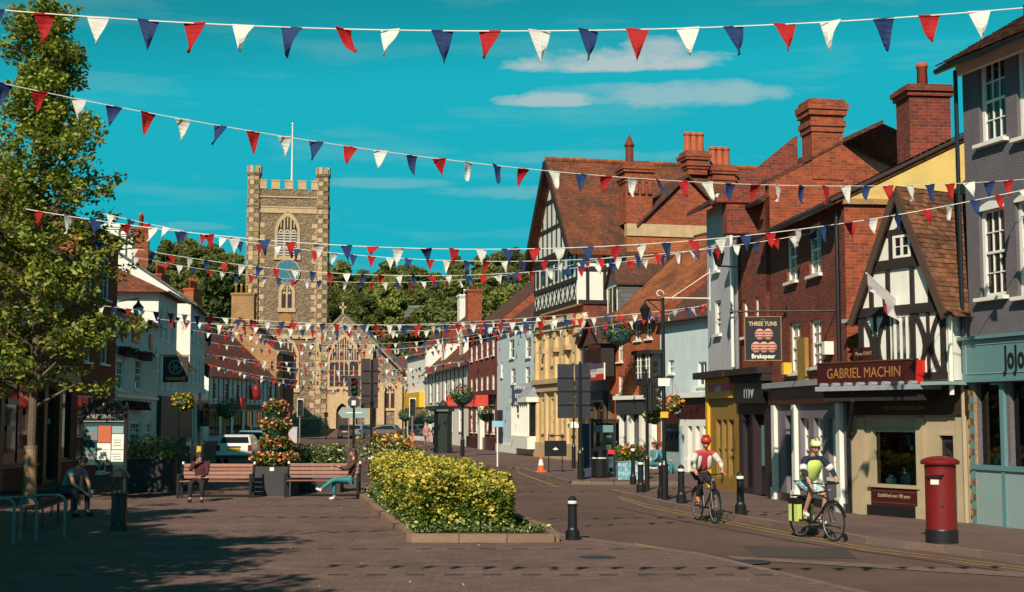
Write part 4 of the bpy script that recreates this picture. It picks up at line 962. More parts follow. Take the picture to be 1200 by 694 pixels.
for s, xe in ((1, -.45), (-1, Wd+.45)):
    ze_ = ER-.45*sl; P = [(xe, -.85, ze_), (xm, -.85, AP+.1), (xm, DEP, AP+.1), (xe, DEP, ze_)]; P = P[::-1] if s > 0 else P; r = MB(); Q = [(p[0], p[1], p[2]+.18) for p in P]; r.quad(*Q); r.quad(*P[::-1]); [r.quad(P[i], P[(i+1) % 4], Q[(i+1) % 4], Q[i]) for i in range(4)]
    rf = H.mb(r, 'roof', TILE); a = Vector((xe, ze_)); b = Vector((xm, AP+.1)); d = (b-a).normalized(); nn = Vector((-d.y, d.x))*.16
    MB().prism([(a-nn)[:], (b-nn)[:], (b+nn)[:], (a+nn)[:]], -.95, -.851).build('bargeboard', TIMBER, rf)
H.mb(MB().tube((xm, -.85, AP+.3), (xm, DEP, AP+.3), .14, n=8), 'ridge_tiles', TILEO)
def stack(px0, px1, pyb, pyt, Xoff, pots, ribs=False, top=1.0, lab='chimney'):
    y0_, zt_ = at_depth(H, px0, pyt, Xoff); y1_, zb_ = at_depth(H, px1, pyb, Xoff)
    m = MB(); e = 0; X0, X1 = Xoff-1.1, Xoff
    m.box(X0, y0_, zb_, X1, y1_, zt_-1.0)
    for e, a, b in ((.07, 1.0, .85), (.14, .849, .7), (.05, .699, .5), (.15, .499, .35), (.2, .349, .2), (.08, .199, 0)): m.box(X0-e, y0_-e, zt_-a, X1+e, y1_+e, zt_-b)
    if ribs:
        for k in range(4): yy = y0_+(y1_-y0_)*(k+.5)/4; m.box(X1+.001, yy-.1, zb_+1.5, X1+.12, yy+.1, zt_-1.0)
    c = H.mb(m, lab, BRICK)
    for k in range(pots):
        yy = y0_+(y1_-y0_)*(k+.5)/pots; MB().lathe([(.22, 0), (.18, .9), (.23, .95), (.23, 1.05), (.2, 1.1)], (Xoff-.55, yy, zt_-.01), n=10).build('chimney_pot', POT, c)
    return c
c1 = stack(733, 765, 262, 190, Wd+.3, 0, True)
yy, zz = at_depth(H, 739, 172, Wd+.3); MB().lathe([(.22, 0), (.22, 1.0), (.28, 1.02), (.28, 1.1), (.0, 1.7)], (Wd-.2, yy+.1, zz-.9), n=8).build('cowl', BRICKD, c1)
stack(806, 829, 205, 176, Wd*.5+.9, 3); stack(836, 860, 225, 193, Wd*.5+.9, 3)
# brick cross gable on the near slope
y0_, zb_ = at_depth(H, 752, 262, Wd+.4); y1_, _ = at_depth(H, 832, 262, Wd+.4); ya_, za_ = at_depth(H, 803, 218, Wd+.4)
m = MB(); m.prism([(y0_, ER-2), (y1_+1.2, ER-2), (y1_+1.2, zb_), ((y0_+y1_+1.2)/2, za_+.3), (y0_, zb_)], Wd-3.2, Wd+.4, axis=0); H.mb(m, 'cross_gable', BRICK)
r = MB()
for s in (-1, 1):
    yc = (y0_+y1_+1.2)/2; ye = y0_-.3 if s < 0 else y1_+1.5; P = [(Wd-4, ye, zb_-.2), (Wd+.6, ye, zb_-.2), (Wd+.6, yc, za_+.45), (Wd-4, yc, za_+.45)]; P = P if s < 0 else P[::-1]; Q = [(p[0], p[1], p[2]+.15) for p in P]; r.quad(*Q); r.quad(*P[::-1]); [r.quad(P[i], P[(i+1) % 4], Q[(i+1) % 4], Q[i]) for i in range(4)]
H.mb(r, 'cross_gable_roof', TILED)
y0_, z0_ = at_depth(H, 735, 276, Wd+.5); y1_, z1_ = at_depth(H, 832, 265, Wd+.5); H.mb(MB().box(Wd+.06, y0_, z0_, Wd+.5, y1_+1, z1_).box(Wd+.055, y0_, ER-6, Wd+.42, y1_+1, z0_-.002, m=1), 'bay_parapet', [STONEC, BRICKO])
TUD = H

# --- light blue-white house with bow shop window
H = House('white_blue_house', 'tall light blue painted house with white bow shop window and small sash windows', (-.95, 87.6), (1.36, 75.76))
EV = H.px(605, 381)[1]
so_ = [H.box4(597, 398, 602.5, 420), H.box4(616, 396, 622, 419), H.box4(599, 432, 604, 450), H.box4(616, 430, 621, 452), H.box4(587, 425, 589, 442)]
for o in so_: window(H, o, 1, 2, WHITE, GLASSD)
shell(H, 8, EV, EV+3.0, PALEBLUE, TILED, so_, 'gable', ov=.2, vov=0, sm=WREND)
z1 = H.px(608, 472)[1]; b0, b1_ = H.px(601, 510, .5)[0], H.px(620, 510, .5)[0]
m = MB(); m.box(b0-.2, -.7, z1-.02, b1_+.2, -.002, z1+.25).box(b0, -.6, .5, b1_, -.002, 1.2)
bay = H.mb(m, 'bow_window', WHITE); MB().box(b0+.05, -.5, 1.2, b1_-.05, -.05, z1-.02).build('pane', GLASSD, bay)
for i in range(9): x = b0+(b1_-b0)*i/8; MB().box(x-.04, -.6, 1.2, x+.04, -.501, z1-.021).build('mullion', WHITE, bay)
MB().prism([(-.7, z1+.25), (-.01, z1+.25), (-.01, z1+1.1)], b0-.2, b1_+.2, axis=0).build('bow_roof', LEAD, bay)
H.mb(MB().box(0, -.1, .1, H.w, -.002, .6), 'plinth', WHITE); H.mb(MB().box(H.w-.5, -.15, .1, H.w-.05, -.002, z1+.3), 'pilaster', WHITE); H.mb(MB().box(.2, -.05, .1, 2.0, -.002, z1-.4), 'door', NAVY)
a, c, b, d = H.box4(594, 453, 609, 475, 1.)
sg = MB().box(-.04, -1.0, c, .04, -.02, d).build('projecting_sign', NAVY, H.root, (a+1.5, 0, 0))
text('SIMMONS', .26, WHITE, sg, (.045, -.5, (c+d)/2+.45), (R(90), 0, R(90)), .003, 'CENTER', .7); text('ESTATE', .3, WHITE, sg, (.045, -.5, (c+d)/2), (R(90), 0, R(90)), .003, 'CENTER', .65); text('AGENTS', .3, WHITE, sg, (.045, -.5, (c+d)/2-.42), (R(90), 0, R(90)), .003, 'CENTER', .65)

# --- brown brick house with red awnings
H = House('brown_brick_house', 'brown brick house with rows of tall white-framed windows and red shop signs', (-3.2, 100.4), (-.97, 87.7))
EV = H.px(565, 386)[1]
so_ = []
for i in range(5):
    x = H.w*(.08+.19*i); so_ += [(x, EV-2.0, x+1.1, EV-.6), (x, EV-5.2, x+1.1, EV-3.2), (x, 1.2, x+1.2, 3.2)]
for o in so_: window(H, o, 2, 3, WHITE, GLASSD, fr=.12)
shell(H, 10, EV, EV+4.2, BRICKD, TILED, so_, 'gable', ov=.3, vov=0, sm=BRICK)
chimney(H, H.w-5, 5, EV+3, EV+6.6, 1.6, 1.1, 4, BRICK, WREND); chimney(H, H.w-.7, 5, EV+3, EV+6.0, .9, 1.2, 2, BRICK)
H.mb(MB().box(0, -.15, .1, H.w, -.002, .9), 'plinth', BURG); H.mb(MB().box(H.w*.52, -.3, .1, H.w*.6, -.002, 3.8), 'pilaster', WHITE)
H.mb(MB().box(0, -.5, 3.7, H.w, -.002, 4.0), 'shop_cornice', BURG)
RB = H

# --- white gabled houses further down
H = House('white_gabled_inn', 'old white and timbered inn with sloping tiled roofs and brick chimney down the street', (-7.9, 125.6), (-3.22, 100.5))
EV = H.px(535, 415)[1]
so_ = [(H.w*f, 3.6, H.w*f+1.6, 5.2) for f in (.12, .3, .5, .68, .85)]+[(H.w*f, 1.2, H.w*f+2, 3.0) for f in (.1, .35, .6, .82)]
for o in so_: window(H, o, 3, 2, WHITE, GLASSD)
shell(H, 9, min(EV, 6.4), 10.6, WHITE, TILE, so_, 'gable', ov=.4, vov=.2, sm=WHITE)
for f in (.18, .62): dormer(H, H.w*f, H.w*f+2.4, 7.0, 8.8, .8, 3.5, WHITE, TILE)
chimney(H, H.w*.35, 3.0, 8, 13.2, 1.6, 1.2, 2, BRICK)
m = MB(); 
for i in range(12): x = H.w*i/11; m.box(max(0, x-.1), -.04, 3.1, x+.1, -.002, 6.2)
m.box(0, -.07, 3.0, H.w, -.002, 3.25); H.mb(m, 'timber_frame', TIMBER, kind='stuff')
sgn = []
INN = H
H = House('white_end_house', 'white rendered end house with bare gable and yellow shop board', (-10.4, 136), (-7.95, 125.7))
shell(H, 9, 8.2, 11.8, WREND, TILED, [], 'gable', ov=.2, vov=0)
H.mb(MB().box(1, -.5, 3.2, H.w-.5, -.002, 4.6), 'fascia', YELLOWP); H.mb(MB().box(1, -.06, .6, H.w-.5, -.002, 3.1), 'shop_glazing', GLASSD)
chimney(H, H.w*.6, 4.5, 10, 14, 1.2, 1.2, 1, WREND, WREND)

# ================================================================== left row (facades in shade)
def simple_house(name, label, Pl, Pr, eave, ridge, wm, rm, depth=9, rtype='gable', sm=None, grid=(3, 2), shopM=None, wcol=(2, 4), z0=3.6, ww=1.0, wh=1.5, fasc=None, **k):
    H = House(name, label, Pl, Pr); ops = []; n, fl = grid; gap = H.w/n
    for j in range(fl):
        zz = z0+j*((eave-z0)/max(1, fl))+.35
        for i in range(n): x = gap*(i+.5)-ww/2; o = (x, zz, x+ww, min(zz+wh, eave-.3)); ops.append(o)
    for o in ops: window(H, o, wcol[0], wcol[1], WHITE, GLASSD)
    g = []
    for i in range(max(2, n//1)): gg = H.w/max(2, n); g.append((gg*i+.3, .7, gg*(i+1)-.3, 2.9))
    shell(H, depth, eave, ridge, wm, rm, ops+g, rtype, sm=sm, **k)
    fm = shopM or WHITE
    for o in g: window(H, o, 3, 1, fm, GLASSD, sash=False, y=.08)
    H.mb(MB().box(.05, -.18, 3.0, H.w-.05, -.002, 3.5), 'fascia', fasc or fm)
    return H
# near shop behind the tree
H = House('dark_shop_building', 'shaded brick building with dark shopfront behind the tree, left edge', (-14.4, 33), (-15.2, 47.5)); EV = 7.6
ops = []
for i in range(4):
    x = 1.2+i*3.5; ops += [(x, 4.6, x+1.2, 6.6)]
g = [(.4, .8, 3.4, 3.3), (4.1, .2, 6.0, 3.3), (6.6, .8, 10.4, 3.3), (10.9, .2, 12.2, 3.3), (12.6, .8, 14.2, 3.3)]
for o in ops: window(H, o, 3, 4, WHITE, CURT)
shell(H, 8, EV, EV+2.6, BRICKD, TILED, ops+g, 'gable', ov=.4)
for o in g: window(H, o, 2, 1, mat('dark_shopfront_paint', (.02, .015, .015), .4), GLASSD, sash=False)
H.mb(MB().box(0, -.22, 3.35, H.w, -.002, 3.95), 'fascia', mat('dark_shopfront_paint2', (.03, .018, .018), .4)); 
for x in (3.75, 6.3, 10.65, 12.4): H.mb(MB().box(x-.18, -.15, .1, x+.18, -.002, 3.34), 'pilaster', BRONZE)
for (x, z, wd) in ((7.4, 2.6, 1.0), (7.4, 1.8, .8), (9.2, 2.3, .7), (11.2, 2.2, .35), (11.6, 2.0, .3), (1.4, 2.1, .9)): H.mb(MB().box(x, .055, z, x+wd, .06, z+.18), 'window_notice', TEALP)
# taller brick building
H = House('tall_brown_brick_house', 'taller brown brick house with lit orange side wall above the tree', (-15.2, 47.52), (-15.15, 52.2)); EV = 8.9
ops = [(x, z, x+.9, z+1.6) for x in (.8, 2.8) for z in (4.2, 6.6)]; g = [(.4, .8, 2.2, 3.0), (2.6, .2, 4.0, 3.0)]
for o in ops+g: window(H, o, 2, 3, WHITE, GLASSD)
shell(H, 8, EV, EV+2.4, BRICKD, TILED, ops+g, 'hip', sm=BRICKO, ov=.4)  # brighter brick puts the sunlight into the side wall's colour
chimney(H, 2, 5, EV, EV+3.2, 1.2, 1.0, 2, BRICK)
ln = H.mb(MB().tube((4.4, -.02, 6.6), (4.4, -.9, 6.75), .02).tube((4.4, -.9, 6.75), (4.4, -.9, 6.4), .015), 'lantern_bracket', BLACKM)
MB().lathe([(.12, -.55), (.2, -.15), (.21, -.13), (.2, -.1)], (4.4, -.9, 6.5), n=6).build('lantern_glass', GREYW, ln); MB().lathe([(.23, 0), (.08, .16), (.03, .28)], (4.4, -.9, 6.4), n=6).build('lantern_cap', BLACKM, ln)
# white hotel with shade-blue front
H = House('shade_blue_hotel', 'light blue painted hotel with tall small-paned windows and orange crests, left of the street', (-15.2, 52.3), (-16.1, 62)); EV = 6.35
ops = [H.box4(*b) for b in ((136.5, 421, 145, 457), (158, 421, 166, 457), (176, 405, 179.5, 434), (181, 408, 183.5, 434), (136, 494, 144, 524), (153, 494, 165, 522), (171, 494, 178, 520))]
for o in ops: window(H, o, 3, 4, WHITE, GLASSD, fr=.09)
shell(H, 9, EV, EV+1.8, BLUEW, TILED, ops, 'gable', ov=.3, sm=WREND)
z1 = 5.5; H.mb(MB().box(0, -.08, 4.95, H.w, -.002, 5.02).box(0, -.1, 3.0, H.w, -.002, 3.12), 'string_course', WHITE)
for i, f in enumerate((.12, .42, .78)):
    H.mb(MB().prism([(H.w*f-.3, 5.85), (H.w*f-.3, 5.4), (H.w*f, 5.15), (H.w*f+.3, 5.4), (H.w*f+.3, 5.85)] if i != 1 else [(H.w*f-.8, 5.3), (H.w*f+.8, 5.3), (H.w*f+.8, 5.75), (H.w*f-.8, 5.75)], -.08, -.002), 'painted_crest', ORANGEP)
for (f, z) in ((.1, 3.0), (.45, 3.0), (.1, 2.95), (.8, 3.0)): pass
HOTEL = H
# white hipped house
H = House('white_hipped_house', 'taller light blue house with bare white side wall and hipped brown roof', (-16.12, 62.05), (-16.6, 67.5)); EV = 7.9
ops = [(x, z, x+.7, z+1.5) for x in (.5, 2.0, 3.8) for z in (3.6, 5.8)]
for o in ops: window(H, o, 2, 4, WHITE, GLASSD)
shell(H, 10, EV, EV+2.6, BLUEW, TILE, ops, 'hip', sm=WREND, ov=.5)
H.mb(MB().box(.2, -.2, .1, H.w-.2, -.002, 3.2), 'shopfront', DKGREY); chimney(H, 4.5, 6, EV+1, EV+3.6, 1, 1, 3, BRICK)
H = House('low_ochre_cottage', 'low cottage with ochre tiled roof and white gable between taller left-hand houses', (-16.65, 67.6), (-17.2, 73)); 
shell(H, 7, 5.0, 8.2, BLUEW, mat('ochre_roof_tile', (.5, .30, .08), .9, .2, 9, .6, kind='tile'), [], 'gable', sm=WHITE); 
for x in (.8, 3.2): window(H, (x, 3.4, x+1, 4.6), 2, 2, WHITE, GLASSD, y=0)
H.mb(MB().box(.2, -.2, .3, H.w-.2, -.002, 2.9), 'shopfront', DKGREY)
H = simple_house('shade_blue_slate_house', 'tall pale blue house with grey slate roof and white chimneys, middle of the left row', (-17.25, 73.1), (-18.9, 84), 8.4, 11.4, BLUEW, SLATE, grid=(4, 2), sm=WREND, z0=3.8)
for x in (3, 6, 9): chimney(H, x, 4.6, 10, 12.9, .9, .8, 2, WREND, WREND, ph=.4)
H = simple_house('dark_brick_house', 'dark brick house with tall red chimney stack, far left row', (-19, 84.2), (-21.4, 95), 7.6, 11.5, BRICKD, TILED, grid=(3, 2), sm=BRICK, shopM=DKGREY)
chimney(H, 1.5, 4, 9.5, 14.0, 1.7, 1.0, 4, BRICK, ph=.9); 
H = simple_house('shade_blue_plain_house', 'low pale blue house with brown roof, just before the red-roofed corner house', (-21.5, 95.2), (-27.3, 121), 6.0, 9.5, BLUEW, TILED, grid=(5, 1), sm=BLUEW, shopM=DKGREY)
H = simple_house('red_roofed_house', 'blue timber-framed house under a long deep red roof with red signs, far left corner', (-27.5, 124), (-24.6, 142), 6.2, 10.6, BLUEW, mat('deep_red_roof_tile', (.24, .045, .03), .9, .2, 9, .6, kind='tile', c2=(.15, .03, .022)), grid=(6, 1), sm=WHITE, shopM=DKGREY, depth=9)
chimney(H, 2.5, 6, 8, 15.6, 2.0, 1.1, 4, BRICK, ph=1.0); chimney(H, 10.5, 6, 8, 15.0, 2.2, 1.0, 4, BRICKO, ph=1.0)
m = MB()
for i in range(16): x = H.w*i/15; m.box(max(0, x-.1), -.03, 3.6, x+.1, -.002, 6.2)
H.mb(m, 'timber_frame', TIMBER, kind='stuff')
H.mb(MB().box(6.0, -.9, 3.0, 7.2, -.5, 4.1), 'hanging_sign', REDS)
MB().lathe([(.0, 0), (.4, .05), (.5, .4), (.5, 1.1), (.35, 1.4), (.15, 1.6)], (10.0, -.9, 3.9), n=12).build('round_red_sign', REDP, H.root)
H = simple_house('yellow_brick_house', 'tall yellow-brown brick house with bare side wall near the church tower', (-24.5, 142.2), (-24.2, 151), 9.2, 12.5, BRICKY, TILED, grid=(3, 1), sm=BRICKY, shopM=DKGREY, depth=8)
chimney(H, 2, 4, 11, 15.4, 1.2, 2.4, 4, BRICKY, mat('yellow_pot', (.5, .28, .06), .8), ph=1.0, along='y')
H.mb(MB().box(H.w*.4, -.1, 3.5, H.w, -.002, 9.0), 'dark_timber_bay', TIMBER)

# ================================================================== church
YC = 163.0; ZG = .95
def CX(px, py=450, Y=YC): return AT(px, py, Y).x
def CZ(py, Y=YC): return AT(600, py, Y).z
tx0, tx1 = CX(295, 330), CX(379, 330); tw = tx1-tx0
T = thing('church_tower', 'flint and pale stone church tower with battlements, corner turrets, clock and white flagpole', 'church tower', ((tx0+tx1)/2, YC, ZG), R(9.4))
hw = tw/2; zt = CZ(244)-ZG; ztop = CZ(222)-ZG
def zc(py): return CZ(py)-ZG
def xc(px): return CX(px, 350)-(tx0+tx1)/2
def arch(x0, x1, z0, zs, n=6, k=1.0):
    """pointed arch outline, springing at zs"""
    w_ = x1-x0; xm = (x0+x1)/2; pts = [(x0, z0), (x1, z0)]
    R_ = w_*k
    h = math.sqrt(max(0, R_**2-(R_-w_/2)**2))
    for i in range(n+1): t = i/n; z = h*t; x = x1-R_+math.sqrt(R_**2-z*z); pts.append((x, zs+z))
    for i in range(n-1, -1, -1): t = i/n; z = h*t; x = x0+R_-math.sqrt(R_**2-z*z); pts.append((x, zs+z))
    return pts
def ring(m, A, B, y0, y1):
    """A outer, B inner outline with equal counts"""
    n = len(A)
    for i in range(1, n): 
        j = (i+1) % n
        if i == 0: continue
        a, b, c, d = A[i], A[j], B[j], B[i]
        m.quad((a[0], y0, a[1]), (d[0], y0, d[1]), (c[0], y0, c[1]), (b[0], y0, b[1])) if False else m.quad((a[0], y0, a[1]), (b[0], y0, b[1]), (c[0], y0, c[1]), (d[0], y0, d[1]))
        m.quad((d[0], y0, d[1]), (c[0], y0, c[1]), (c[0], y1, c[1]), (d[0], y1, d[1])); m.quad((a[0], y1, a[1]), (b[0], y1, b[1]), (b[0], y0, b[1]), (a[0], y0, a[1]))
def gothic(root, x0, x1, z0, zs, y, lights=3, louvre=False, tiers=False, fr=.35, nm='window'):
    A = arch(x0-fr, x1+fr, z0-fr, zs, k=.95); B = arch(x0, x1, z0, zs, k=.95)
    m = MB(); ring(m, A, B, y-.12, y+.1); m.box(x0-fr-.1, y-.2, z0-fr-.15, x1+fr+.1, y-.001, z0-.02)
    w_ = x1-x0; R_ = w_*.95; h = math.sqrt(R_**2-(R_-w_/2)**2)
    def ztop_(x): d = abs(x-(x0+x1)/2); return zs+math.sqrt(max(0, R_**2-(R_-w_/2+d)**2))
    t = .07+.03*(lights < 4)
    for i in range(1, lights): x = x0+w_*i/lights; m.box(x-t, y-.08, z0, x+t, y+.05, ztop_(x))
    lw = w_/lights
    for i in range(lights):
        a = x0+lw*i; xm = a+lw/2; zz = zs-.1*lw
        C_ = arch(a+t, a+lw-t, zz-.02, zz, 4, .9); D = arch(a+t*2.6, a+lw-t*2.6, zz-.02, zz, 4, .9); ring(m, C_, D, y-.07, y+.04)
        zt2 = zz+lw*.9
        if ztop_(xm) > zt2+.2: m.box(xm-t*.7, y-.06, zt2-.1, xm+t*.7, y+.04, ztop_(xm))
    if tiers:
        for q in (.45,): m.box(x0+.2*w_, y-.06, zs+h*q, x1-.2*w_, y+.04, zs+h*q+.1)
    f = m.build(nm, STONEC, root)
    MB().prism(B, y-.02, y+.005).build('pane', DARKIN if louvre else mat('church_glass', (.05, .025, .03), .3, .3), f)
    if louvre:
        l = MB(); z = z0+.1
        while z < zs: l.box(x0+.05, y-.045, z, x1-.05, y-.021, z+.16); z += .32
        l.build('louvres', GREYW, f)
    return f
MB().box(-hw, 0, 0, hw, tw, ztop-.01).build('wall', FLINT, T)
# quoin turrets: octagonal shafts at the corners
rt = .82
for i, (cx, cy) in enumerate(((-hw+.2, .2), (hw-.2, .2), (-hw+.2, tw-.2), (hw-.2, tw-.2))):
    m = MB(); m.lathe([(rt+.12, 0), (rt+.12, zc(405)), (rt, zc(400)), (rt, zt), (rt+.1, zt+.02), (rt+.1, zt+.25), (rt-.05, zt+.3), (rt-.05, zc(208)), (rt+.08, zc(207)), (rt+.08, zc(204))], (cx, cy, 0), n=8)
    tr = m.build('turret', FLINT, T, rot=None)
    q = MB(); z = .1; k = 0
    while z < zc(208)-.3:
        h = .52; rr = (rt+.12 if z < zc(405) else rt if z < zt else rt-.05)+.03
        for j in range(8):
            if (j+k) % 2 == 0 or rnd.random() < .25:
                a0, a1 = 2*math.pi*(j+.06)/8, 2*math.pi*(j+.94)/8; cr = rr
                P = [(cx+cr*math.cos(a0), cy+cr*math.sin(a0)), (cx+cr*math.cos(a1), cy+cr*math.sin(a1)), (cx+(cr-.15)*math.cos(a1), cy+(cr-.15)*math.sin(a1)), (cx+(cr-.15)*math.cos(a0), cy+(cr-.15)*math.sin(a0))]
                q.prism(P, z, z+h, axis=2)
        z += h+.05; k += 1
    q.build('quoins', QUOIN, tr, kind='stuff')
    mm = MB()
    for j in range(8):
        a0, a1 = 2*math.pi*(j+.2)/8, 2*math.pi*(j+.8)/8; rr = rt+.08
        mm.prism([(cx+rr*math.cos(a0), cy+rr*math.sin(a0)), (cx+rr*math.cos(a1), cy+rr*math.sin(a1)), (cx+(rr-.3)*math.cos(a1), cy+(rr-.3)*math.sin(a1)), (cx+(rr-.3)*math.cos(a0), cy+(rr-.3)*math.sin(a0))], zc(204)+.001, zc(196), axis=2)
    mm.build('turret_battlement', STONEC, tr)
# flint panel edges, string courses
MB().box(-hw+.6, -.12, zc(250), hw-.6, -.001, zc(244)).box(-hw+.6, -.18, zc(244)+.001, hw-.6, -.001, zc(242.5)).build('string_course', STONEC, T)
MB().box(-hw+.6, -.2, zc(397), hw-.6, -.001, zc(393)).box(-hw+.6, -.14, zc(232), hw-.6, -.001, zc(230.5)).build('string_course', STONEC, T)
for sx in (-1, 1):
    m = MB(); z = .3
    for k in range(34):
        w_ = .95 if k % 2 else .55; x0_ = sx*(hw-.55); m.box(x0_, -.05, z, x0_-sx*w_, -.001, z+.55); z += .72
        if z > zc(252): break
    m.build('quoin_stones', QUOIN, T, kind='stuff')
for i in range(5):
    x = -hw+1.15+i*(tw-2.3)/4-.0; MB().box(x-.48, -.1, ztop, x+.48, .35, ztop+.95).box(x-.55, -.16, ztop+.951, x+.55, .4, ztop+1.1).build('merlon', STONEC, T)
    MB().box(x-.48, tw-.35, ztop, x+.48, tw, ztop+1.05).build('merlon', STONEC, T)
gothic(T, xc(324.5), xc(347), zc(300), zc(272), 0, 3, True)
gothic(T, xc(330), xc(342), zc(361), zc(344), 0, 2)
gothic(T, xc(320), xc(348), zc(455), zc(420), 0, 3)
ck = MB(); cx_, cz_ = xc(336.5), zc(318.5)
m = MB(); n = 28
m.prism([(cx_+1.38*math.cos(2*math.pi*i/n), cz_+1.38*math.sin(2*math.pi*i/n)) for i in range(n)], -.2, -.001); C_ = m.build('clock_face', mat('teal_clock', (.01, .16, .24), .5, .05), T)
m = MB(); pa = [(cx_+1.5*math.cos(2*math.pi*i/n), cz_+1.5*math.sin(2*math.pi*i/n)) for i in range(n)]; pb = [(cx_+1.39*math.cos(2*math.pi*i/n), cz_+1.39*math.sin(2*math.pi*i/n)) for i in range(n)]
[m.quad((pa[i][0], -.24, pa[i][1]), (pa[(i+1) % n][0], -.24, pa[(i+1) % n][1]), (pb[(i+1) % n][0], -.24, pb[(i+1) % n][1]), (pb[i][0], -.24, pb[i][1])).quad((pa[i][0], -.001, pa[i][1]), (pa[(i+1) % n][0], -.001, pa[(i+1) % n][1]), (pa[(i+1) % n][0], -.24, pa[(i+1) % n][1]), (pa[i][0], -.24, pa[i][1])) for i in range(n)]
m.build('clock_rim', STONEC, C_)
m = MB()
for i in range(12): a = 2*math.pi*i/12; m.prism([(cx_+1.05*math.cos(a-.05), cz_+1.05*math.sin(a-.05)), (cx_+1.28*math.cos(a-.05), cz_+1.28*math.sin(a-.05)), (cx_+1.28*math.cos(a+.05), cz_+1.28*math.sin(a+.05)), (cx_+1.05*math.cos(a+.05), cz_+1.05*math.sin(a+.05))], -.23, -.201)
m.build('hour_marks', GOLD, C_)
for a, L, w_, nm in ((R(35), .75, .09, 'hour_hand'), (R(-62), 1.05, .06, 'minute_hand')):
    d = Vector((math.cos(a), math.sin(a))); nn = Vector((-d.y, d.x))*w_; c = Vector((cx_, cz_)); MB().prism([(c-nn-d*.2)[:], (c-nn+d*L)[:], (c+nn+d*L)[:], (c+nn-d*.2)[:]], -.26, -.232).build(nm, GOLD, C_)
MB().lathe([(.9, 0), (1., .1), (.9, .3)], n=16).build('gilt_disc', GOLD, T, (xc(335), -.1, zc(375)), (R(90), 0, 0)).scale = (.8, .8, .5)
MB().tube((xc(340), 4, ztop-.5), (xc(340), 4, CZ(137)-ZG), .13, .07, n=8).ball((xc(340), 4, CZ(137)-ZG), .15).build('flagpole', WHITE, T)
# nave and chapel
N = thing('church', 'flint church with pointed gable, large traceried windows and arched stone doorway', 'church', (CX(381), YC+.6, ZG))
ox = CX(381); YN = YC+.6
def nx_(px): return AT(px, 440, YN).x-ox
def nz_(py): return AT(600, py, YN).z-ZG
m = MB(); W1 = nx_(437)
m.prism([(.0, 0), (W1, 0), (W1, nz_(402)), (nx_(432), nz_(398)), (nx_(401), nz_(370)), (0, nz_(387))], 0, 16); m.build('wall', FLINT2, N)
x2 = nx_(505); MB().prism([(W1+.01, 0), (x2, 0), (x2, nz_(441)), (nx_(470), nz_(436)), (W1+.01, nz_(404))], .8, 18).build('aisle_wall', FLINT2, N)
r = MB(); P = [(W1-.1, .6, nz_(401)), (nx_(480), .6, nz_(437))]; 
for (a, b) in ((( -.1, nz_(388)), (nx_(401), nz_(368.5))), ((nx_(401), nz_(368.5)), (nx_(439), nz_(402))), ((W1+.2, nz_(402)), (nx_(472), nz_(435)))):
    a = Vector(a); b = Vector(b); d = (b-a).normalized(); nn = Vector((-d.y, d.x))*.13; r.prism([(a-nn)[:], (b-nn)[:], (b+nn)[:], (a+nn)[:]], -.1, 16.2)
r.build('gable_coping', mat('brown_coping', (.26, .18, .12), .9, .2), N)
MB().prism([(nx_(455), nz_(432)), (nx_(493), nz_(438)), (nx_(466), nz_(414))], 4, 20).build('chapel_roof', mat('purple_slate', (.09, .05, .06), .8, .2), N)
xg = nx_(401); zg = nz_(369); MB().box(xg-.1, 0, zg, xg+.1, .2, zg+1.5).box(xg-.42, 0, zg+.8, xg+.42, .2, zg+1.02).build('stone_cross', STONEC, N)
gothic(N, nx_(386.5), nx_(420), nz_(453), nz_(424), 0, 6, tiers=True, fr=.3)
gothic(N, nx_(451), nx_(462), nz_(478), nz_(460), .8, 2, fr=.2); gothic(N, nx_(474), nx_(486), nz_(500), nz_(462), .8, 1, fr=.3)
for px in (446, 467, 490, 503): MB().box(nx_(px)-.45, .1, 0, nx_(px)+.45, .79, nz_(452)).prism([(nx_(px)-.5, nz_(452)), (nx_(px)+.5, nz_(452)), (nx_(px), nz_(447))], .05, .79).build('buttress', STONEC, N)
x0_, x1_ = nx_(395), nx_(409); A = arch(x0_-.9, x1_+.9, 0, nz_(482), k=.9); B = arch(x0_, x1_, 0, nz_(484), k=.9); m = MB(); ring(m, A, B, -.5, .0); D_ = m.build('doorway', STONEC, N)
MB().prism(arch(x0_+.01, x1_-.01, 0, nz_(484), k=.9), -.1, -.02).build('door', mat('old_oak_door', (.05, .03, .02), .7), D_)
MB().box(nx_(384), -.15, nz_(500), nx_(392), -.001, nz_(462)).box(W1-.9, -.3, 0, W1, -.001, nz_(404)).build('buttress', QUOIN, N)
MB().box(-.2, -.12, nz_(468), W1, -.001, nz_(466)).build('string_course', STONEC, N)
# churchyard wall at left of the door
cw = thing('churchyard_wall', 'low stone churchyard wall left of the church doorway', 'wall', (CX(330), 157, .45)); MB().box(0, 0, -.4, 5.6, .5, 1.6).build('wall', FLINT, cw); MB().box(-.05, -.06, 1.601, 5.65, .56, 1.75).build('coping', STONEC, cw)
wh = House('white_hill_house', 'white house half hidden among trees on the hill behind the church', (-24, 300), (-8, 296), base=hill_h(-16, 298)); shell(wh, 9, 6, 9, WREND, SLATE, [], 'gable')
for x in (2, 5, 8, 11): window(wh, (x, 3.2, x+1.4, 5), 2, 2, WHITE, GLASSD, y=0)
chimney(wh, 14, 4.5, 7, 12.5, 1.4, 1.4, 2, WREND, WREND)

